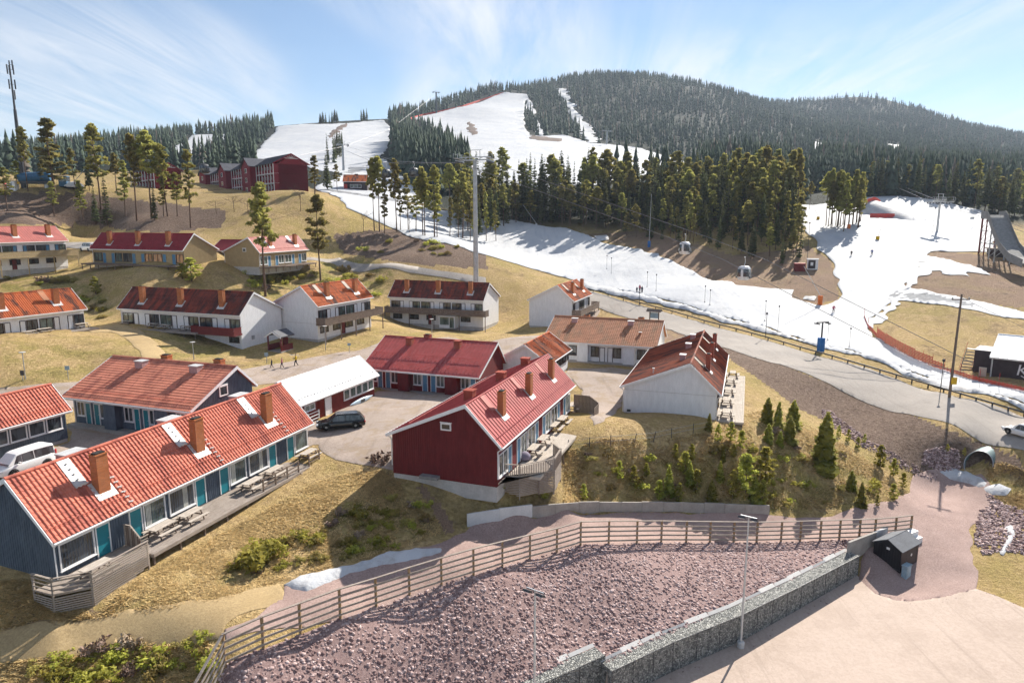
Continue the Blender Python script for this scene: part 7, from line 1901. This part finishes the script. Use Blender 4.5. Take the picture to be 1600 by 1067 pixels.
# in-run ramp
pA = at_pt(1553, 336, 168); gA = float(gz(pA.x, pA.y))
r = thing('ski_ramp', 'grey steel in-run ramp on trestle legs at the right edge', 'ramp', (pA.x, pA.y, gA)); hA = pA.z - gA
d_ = Vector((at_pt(1650, 425, 135).x - pA.x, at_pt(1650, 425, 135).y - pA.y, 0)).normalized(); n2 = Vector((-d_.y, d_.x, 0)); wid = 1.9
def rp_(s, w, z): return tuple(d_ * s + n2 * w + Vector((0, 0, z)))
prof_ = [(-2.6, hA), (1.6, hA), (3.0, hA - .7), (7, hA - 3.9), (12, hA - 7.2), (18, hA - 9.4), (26, hA - 10.4)]
m = MB()
for (s0, z0), (s1, z1_) in zip(prof_[:-1], prof_[1:]):
    c = [rp_(s0, -wid, z0), rp_(s1, -wid, z1_), rp_(s1, wid, z1_), rp_(s0, wid, z0)]; e = [rp_(s0, -wid, z0 - .25), rp_(s1, -wid, z1_ - .25), rp_(s1, wid, z1_ - .25), rp_(s0, wid, z0 - .25)]
    m.add(c + e, [(0, 1, 2, 3), (7, 6, 5, 4), (0, 4, 5, 1), (2, 6, 7, 3)])
part('running_surface', m, 'ledge', r)
for w_ in (-wid, wid):
    m = MB()
    for (s0, z0), (s1, z1_) in zip(prof_[:-1], prof_[1:]):
        m.add([rp_(s0, w_, z0 - .9), rp_(s1, w_, z1_ - .9), rp_(s1, w_, z1_ + .9), rp_(s0, w_, z0 + .9), rp_(s0, w_ * 1.03, z0 - .9), rp_(s1, w_ * 1.03, z1_ - .9), rp_(s1, w_ * 1.03, z1_ + .9), rp_(s0, w_ * 1.03, z0 + .9)], [(0, 1, 2, 3), (7, 6, 5, 4), (3, 2, 6, 7), (0, 4, 5, 1)])
    part('side_panel', m, 'ledge', r)
for s_, zz_ in ((-2.2, hA), (1.2, hA), (4.8, hA - 2.2), (8.5, hA - 5)):
    for w_ in (-wid * .85, wid * .85):
        m = MB(); m.bar(rp_(s_, w_, -1.5), rp_(s_, w_, zz_ - .3), .32 if s_ < 0 else .22); part('leg', m, 'maroon' if s_ < 2 else 'steel', r)
    for k in range(3):
        if zz_ - .5 > k * 3 + 3:
            m = MB(); m.bar(rp_(s_, -wid * .85, k * 3), rp_(s_, wid * .85, k * 3 + 3), .1); m.bar(rp_(s_, -wid * .85, k * 3 + 3), rp_(s_, wid * .85, k * 3 + 3), .12); part('brace', m, 'steel', r)
for k in range(3):
    for w_ in (-wid * .85, wid * .85):
        m = MB(); m.bar(rp_(-2.2, w_, k * 3 + .2), rp_(1.2, w_, k * 3 + 3.2), .1); m.bar(rp_(-2.2, w_, k * 3 + 3.2), rp_(1.2, w_, k * 3 + 3.2), .12); part('brace', m, 'steel', r)
g = hit(1590, 402); r = thing('service_shelter', 'low brown service shelter below the in-run ramp', 'shelter', tuple(g), -.3)
m = MB(); m.b2(-6, 9, -2.2, 2.2, -1, 2.0); part('wall', m, 'darkhall', r); m = MB(); m.b2(-6.4, 1.2, -2.8, 2.6, 2.0, 2.25); part('roof', m, 'woodl', r); m = MB(); m.b2(1.4, 9.4, -2.8, 2.6, 2.15, 2.4); part('roof', m, 'woodl', r)
g = hit(1590, 412); r = thing('viewing_deck', 'timber viewing deck in front of the service shelter', 'deck', tuple(g), -.55); m = MB(); m.b2(-2, 9, -1, 1, .5, .62); part('floor', m, 'wood', r)
for i in range(8):
    m = MB(); m.b2(-2 + i * 1.5, -1.88 + i * 1.5, -1.0, -.9, -.6, 1.4); part('post', m, 'woodd', r)
for z_ in (.9, 1.35):
    m = MB(); m.b2(-2, 9, -1.06, -1.0, z_, z_ + .1); part('rail', m, 'wood', r)
# huts and pads
g = hit(1269, 420); r = thing('lift_hut', 'small white lift hut with a dark front on the brown island', 'hut', tuple(g), -.35); m = MB(); m.b2(-1.2, 1.2, -.9, .9, -.3, 2.3); part('wall', m, 'white', r); m = MB(); m.b2(-1.35, 1.35, -1.1, 1.1, 2.3, 2.45); part('roof', m, 'gondolaw', r); m = MB(); m.b2(-1.0, .6, -.93, -.9, .1, 2.1); d2 = part('door', m, 'darkhall', r); m = MB(); m.b2(-.5, .1, -.96, -.93, .8, 1.6); part('pane', m, 'white', d2)
g = hit(1249, 423); r = thing('storage_box', 'dark red storage box at the forest edge', 'box', tuple(g), -.2); m = MB(); m.b2(-1.2, 1.2, -.8, .8, -.3, 1.7); part('body', m, 'maroon', r); m = MB(); m.b2(-1.28, 1.28, -.88, .88, 1.7, 1.82); part('lid', m, 'redbox', r)
for i, px in enumerate((1366, 1378, 1390)):
    g = hit(px, 342); r = thing('crash_mat', ['left', 'middle', 'right'][i] + ' red crash mat in the row above the slope', 'crash mat', tuple(g), .05, 'red crash mats'); m = MB(); m.b2(-1.32, 1.32, -.5, .5, 0, 1.75); part('mat', m, 'redbox', r); m = MB(); m.b2(-1.33, 1.33, -.52, .52, 1.3, 1.4); part('strap', m, 'rednet', r)
def lance(label, pb, ptop, mat, hpad, name='snow_lance'):
    g = hit(*pb); r = thing(name, label, 'snow lance', tuple(g), 0, 'snow lances'); m = MB(); m.b2(-.35, .35, -.35, .35, -.2, hpad); part('crash_pad', m, mat, r)
    tp_ = at_pt(ptop[0], ptop[1], g[1] / (cP + sP * (CYP - ptop[1]) / FPX)); m = MB(); m.tube((0, 0, hpad), tuple(tp_ - Vector(g)), .07, .04, 6); part('lance_pipe', m, 'steelpale', r)
lance('snow lance with orange pad on the brown island', (1281, 476), (1256, 416), 'orange', 1.9); lance('snow lance with yellow pad below the tight pine stand', (1278, 345), (1268, 316), 'yellow', 1.3); lance('snow lance with yellow pad right of the tight pines', (1371, 376), (1379, 352), 'yellow', 1.2)
lance('tall red pole with blue pad at the forest edge', (1014, 386), (1018, 303), 'bluepad', 1.8); lance('grey snow lance leaning at the forest edge', (838, 352), (817, 320), 'steel', .6); lance('orange padded marker near the pine stand', (1326, 359), (1328, 345), 'orange', 1.6)
# snow jump
A3, B3 = hit(1362, 334), hit(1478, 350); sj = []
dj = np.array([B3[0] - A3[0], B3[1] - A3[1]]); Lj = np.hypot(*dj); dj = dj / Lj; nj = np.array([-dj[1], dj[0]])
V_, F_ = [], []; nu_, nw_ = 24, 11
for i in range(nu_ + 1):
    f_ = i / nu_; top = 5.0 * (min(1, f_ / .12) if f_ < .12 else (1 - (f_ - .12) / .88) ** .8 * .95 + .05)
    for j in range(nw_):
        w_ = (j / (nw_ - 1) - .5) * 2; prof2 = max(0, 1 - abs(w_) ** 3); x = A3[0] + dj[0] * Lj * (f_ - .12) + nj[0] * w_ * 9; y = A3[1] + dj[1] * Lj * (f_ - .12) + nj[1] * w_ * 9
        V_.append((x, y, float(gz(x, y)) - .3 + top * prof2 + float(vnoise(x, y, 3)) * .6))
for i in range(nu_):
    for j in range(nw_ - 1): a = i * nw_ + j; F_.append((a, a + nw_, a + nw_ + 1, a + 1))
tag(link('snow_jump', npmesh('snow_jump', V_, F_, 'dirtysnow', None, True)), 'big snow kicker with a sloping landing on the upper right slope', 'snow jump')
m = MB(); ts = [V_[3 * nw_ + j] for j in range(2, 9)]; r = thing('marker_net', 'red marker net on the lip of the snow kicker', 'netting', ts[0]); o0 = Vector(ts[0])
for a, b in zip(ts[:-1], ts[1:]): m.bar(Vector(a) - o0 + Vector((0, 0, .5)), Vector(b) - o0 + Vector((0, 0, .5)), .1, 1.2)
part('net_panel', m, 'rednet', r)
# red edge netting on the central slope
ed = [hit(px, py) for px, py in [(640,188),(660,182),(690,176),(724,168),(750,159),(787,147)]]
r = thing('edge_netting', 'thin red netting along the upper edge of the central slope', 'netting', tuple(ed[0])); o0 = Vector(ed[0])
for a, b in zip(ed[:-1], ed[1:]):
    m = MB(); m.bar(Vector(a) - o0 + Vector((0, 0, 1.5)), Vector(b) - o0 + Vector((0, 0, 1.5)), .2, 2.2); part('net_panel', m, 'rednet', r)
# kayak leaning on the red outbuilding
ky = thing('kayak', 'pale blue kayak lying against the red outbuilding wall', 'kayak', tuple(loc2w(G['H4'], 11.0, .12, .35)), G['H4'][3])
m = MB(); n_ = 10
for i in range(n_ + 1):
    f_ = i / n_; x = (f_ - .5) * 4.6; w_ = .34 * math.sin(PI * min(max(f_, .02), .98)) ** .8
    for j in range(8): a = 2 * PI * j / 8; m.v.append((x, math.cos(a) * w_ * .5, math.sin(a) * w_ + .06 * (2 * f_ - 1) ** 2))
for i in range(n_):
    for j in range(8): m.f.append((i * 8 + j, (i + 1) * 8 + j, (i + 1) * 8 + (j + 1) % 8, i * 8 + (j + 1) % 8)); m.mi.append(0)
part('hull', m, 'kayak', ky, True); m = MB(); m.box((0, -.16, .02), (.8, .05, .34)); part('cockpit', m, 'darksteel', ky)
for s_ in (-1.2, 1.2):
    m = MB(); m.b2(s_ - .04, s_ + .04, -.15, .3, -.4, -.3); part('rack_arm', m, 'steel', ky)
# ------------------------------------------------------------------ people
def body_mesh(pose):
    J = {'pel': (0, 0, .95), 'che': (0, 0, 1.32), 'nek': (0, 0, 1.50), 'hea': (.02, 0, 1.66), 'crn': (.02, 0, 1.76)}
    if pose == 'walk': J.update(lk=(.16, .09, .52), lf=(.22, .09, .08), lt=(.38, .09, .05), rk=(.0, -.09, .50), rf=(-.26, -.09, .12), rt=(-.12, -.09, .05), le=(-.14, .24, 1.12), lh=(-.02, .24, .90), re=(.10, -.24, 1.12), rh=(.24, -.22, .92))
    elif pose == 'ski': J.update(che=(.16, 0, 1.22), nek=(.26, 0, 1.38), hea=(.32, 0, 1.52), crn=(.33, 0, 1.62), pel=(-.06, 0, .86), lk=(.18, .12, .50), lf=(.0, .12, .08), lt=(.18, .12, .04), rk=(.18, -.12, .50), rf=(.0, -.12, .08), rt=(.18, -.12, .04), le=(.18, .30, 1.0), lh=(.45, .28, .95), re=(.18, -.30, 1.0), rh=(.45, -.28, .95))
    else: J.update(lk=(.02, .10, .50), lf=(0, .11, .08), lt=(.16, .12, .05), rk=(.02, -.10, .50), rf=(0, -.11, .08), rt=(.16, -.12, .05), le=(-.02, .25, 1.12), lh=(.10, .24, .88), re=(-.02, -.25, 1.12), rh=(.10, -.24, .88))
    J['ls'] = tuple(J['che'][i] + (0, .17, .10)[i] for i in range(3)); J['rs'] = tuple(J['che'][i] + (0, -.17, .10)[i] for i in range(3))
    J['lp'] = tuple(J['pel'][i] + (0, .09, -.04)[i] for i in range(3)); J['rp'] = tuple(J['pel'][i] + (0, -.09, -.04)[i] for i in range(3))
    rad = dict(pel=.15, che=.17, nek=.065, hea=.105, crn=.08, lp=.11, rp=.11, lk=.075, rk=.075, lf=.055, rf=.055, lt=.045, rt=.045, ls=.085, rs=.085, le=.06, re=.06, lh=.045, rh=.045)
    names = list(J); E_ = [('pel', 'che'), ('che', 'nek'), ('nek', 'hea'), ('hea', 'crn'), ('pel', 'lp'), ('lp', 'lk'), ('lk', 'lf'), ('lf', 'lt'), ('pel', 'rp'), ('rp', 'rk'), ('rk', 'rf'), ('rf', 'rt'), ('che', 'ls'), ('ls', 'le'), ('le', 'lh'), ('che', 'rs'), ('rs', 're'), ('re', 'rh')]
    me = bpy.data.meshes.new('body_' + pose); me.from_pydata([J[k] for k in names], [(names.index(a), names.index(b)) for a, b in E_], []); ob = bpy.data.objects.new('tmp', me); COL.objects.link(ob)
    md = ob.modifiers.new('s', 'SKIN'); sv = me.skin_vertices[0].data
    for i, k in enumerate(names): sv[i].radius = (rad[k], rad[k]); sv[i].use_root = k == 'pel'
    sb = ob.modifiers.new('d', 'SUBSURF'); sb.levels = 1; sb.render_levels = 1
    bpy.context.view_layer.update(); dg = bpy.context.evaluated_depsgraph_get(); out = bpy.data.meshes.new_from_object(ob.evaluated_get(dg)); bpy.data.objects.remove(ob)
    return out, J
BOD = {p_: body_mesh(p_) for p_ in ('walk', 'ski', 'stand')}
def person(label, px, py, pose, h, rz, top, legs, hat, skis=False, group=None, extra=None):
    g = hit(px, py); r = thing('person', label, 'person', tuple(g), rz, group); r.scale = (h / 1.76,) * 3
    src, J = BOD[pose]; me = src.copy(); me.name = 'body'
    for mm in (top, legs, 'skin', hat): me.materials.append(MAT[mm])
    zn = J['nek'][2]; zp = J['pel'][2]
    for pl in me.polygons:
        z_ = pl.center[2]; pl.material_index = 1 if z_ < zp - .02 and abs(pl.center[1]) < .22 else (3 if z_ > zn + .20 else (2 if z_ > zn + .02 else 0)); pl.use_smooth = True
    link('body', me, r)
    if skis:
        for s_ in (-1, 1):
            m_ = MB(); m_.b2(-.75, .85, s_ * .12 - .05, s_ * .12 + .05, .0, .03); m_.bar((.85, s_ * .12, .015), (1.0, s_ * .12, .12), .09, .02); part('ski', m_, 'bluecloth', r)
            m_ = MB(); hd = J['lh' if s_ > 0 else 'rh']; m_.tube(hd, (hd[0] - .35, hd[1] + s_ * .08, .02), .012, nn=5); part('ski_pole', m_, 'steel', r)
    if extra == 'carry':
        m_ = MB(); m_.bar((-.5, .12, 1.52), (.9, -.12, 1.60), .09, .03); part('carried_skis', m_, 'greyblue', r)
    return r
person('adult in a yellow jacket carrying skis on the village road', 463, 572, 'walk', 1.80, PI * 1.02, 'yellowcloth', 'darkcloth', 'darkcloth', extra='carry'); person('walker in a pink top between the adult and child', 441, 575, 'walk', 1.5, PI * 1.02, 'pinkcloth', 'navy', 'darkcloth'); person('small child in dark clothes, leftmost of the three walkers', 425, 575, 'walk', 1.3, PI * 1.02, 'navy', 'navy', 'darkcloth')
person('left skier of the group standing on the lower slope', 995, 458, 'stand', 1.5, 2.0, 'navy', 'darkcloth', 'redbox', True); person('middle skier with pale jacket in the standing group', 999.5, 457, 'stand', 1.85, 4.0, 'pinkcloth', 'navy', 'darkcloth', True); person('right skier in dark blue in the standing group', 1003, 459, 'stand', 1.8, .6, 'navy', 'darkcloth', 'darkcloth', True)
person('skier in black descending the upper piste, left of two', 1330, 401, 'ski', 1.7, -2.0, 'darkcloth', 'darkcloth', 'darkcloth', True); person('skier in blue descending the upper piste, right of two', 1362, 400, 'ski', 1.9, -2.2, 'bluecloth', 'navy', 'darkcloth', True); person('skier near the brown island gliding towards the road', 1302, 489, 'ski', 1.75, -1.9, 'pinkcloth', 'darkcloth', 'darkcloth', True); person('skier in orange high on the piste beside the tight pines', 1259, 331, 'ski', 1.8, -1.6, 'orange', 'darkcloth', 'darkcloth', True)
# ------------------------------------------------------------------ haze
hm = bpy.data.materials.new('haze_air'); hm.use_nodes = True; ht = hm.node_tree; ht.nodes.clear(); ho = ht.nodes.new('ShaderNodeOutputMaterial'); hv = ht.nodes.new('ShaderNodeVolumePrincipled')
hv.inputs['Color'].default_value = (.70, .82, 1.0, 1); hv.inputs['Density'].default_value = .00010; hv.inputs['Anisotropy'].default_value = .2
ht.links.new(hv.outputs[0], ho.inputs['Volume'])
zlo = min(float(GZ.min()), -10.5) - 1.0; zhi = float(GZ.max()) + 40
m = MB(); m.b2(-3300, 3300, -60, 3150, zlo, zhi); MAT['haze'] = hm
hz = link('haze', m.mesh('haze', 'haze')); tag(hz, 'pale haze in the air over the valley', None, kind='stuff')
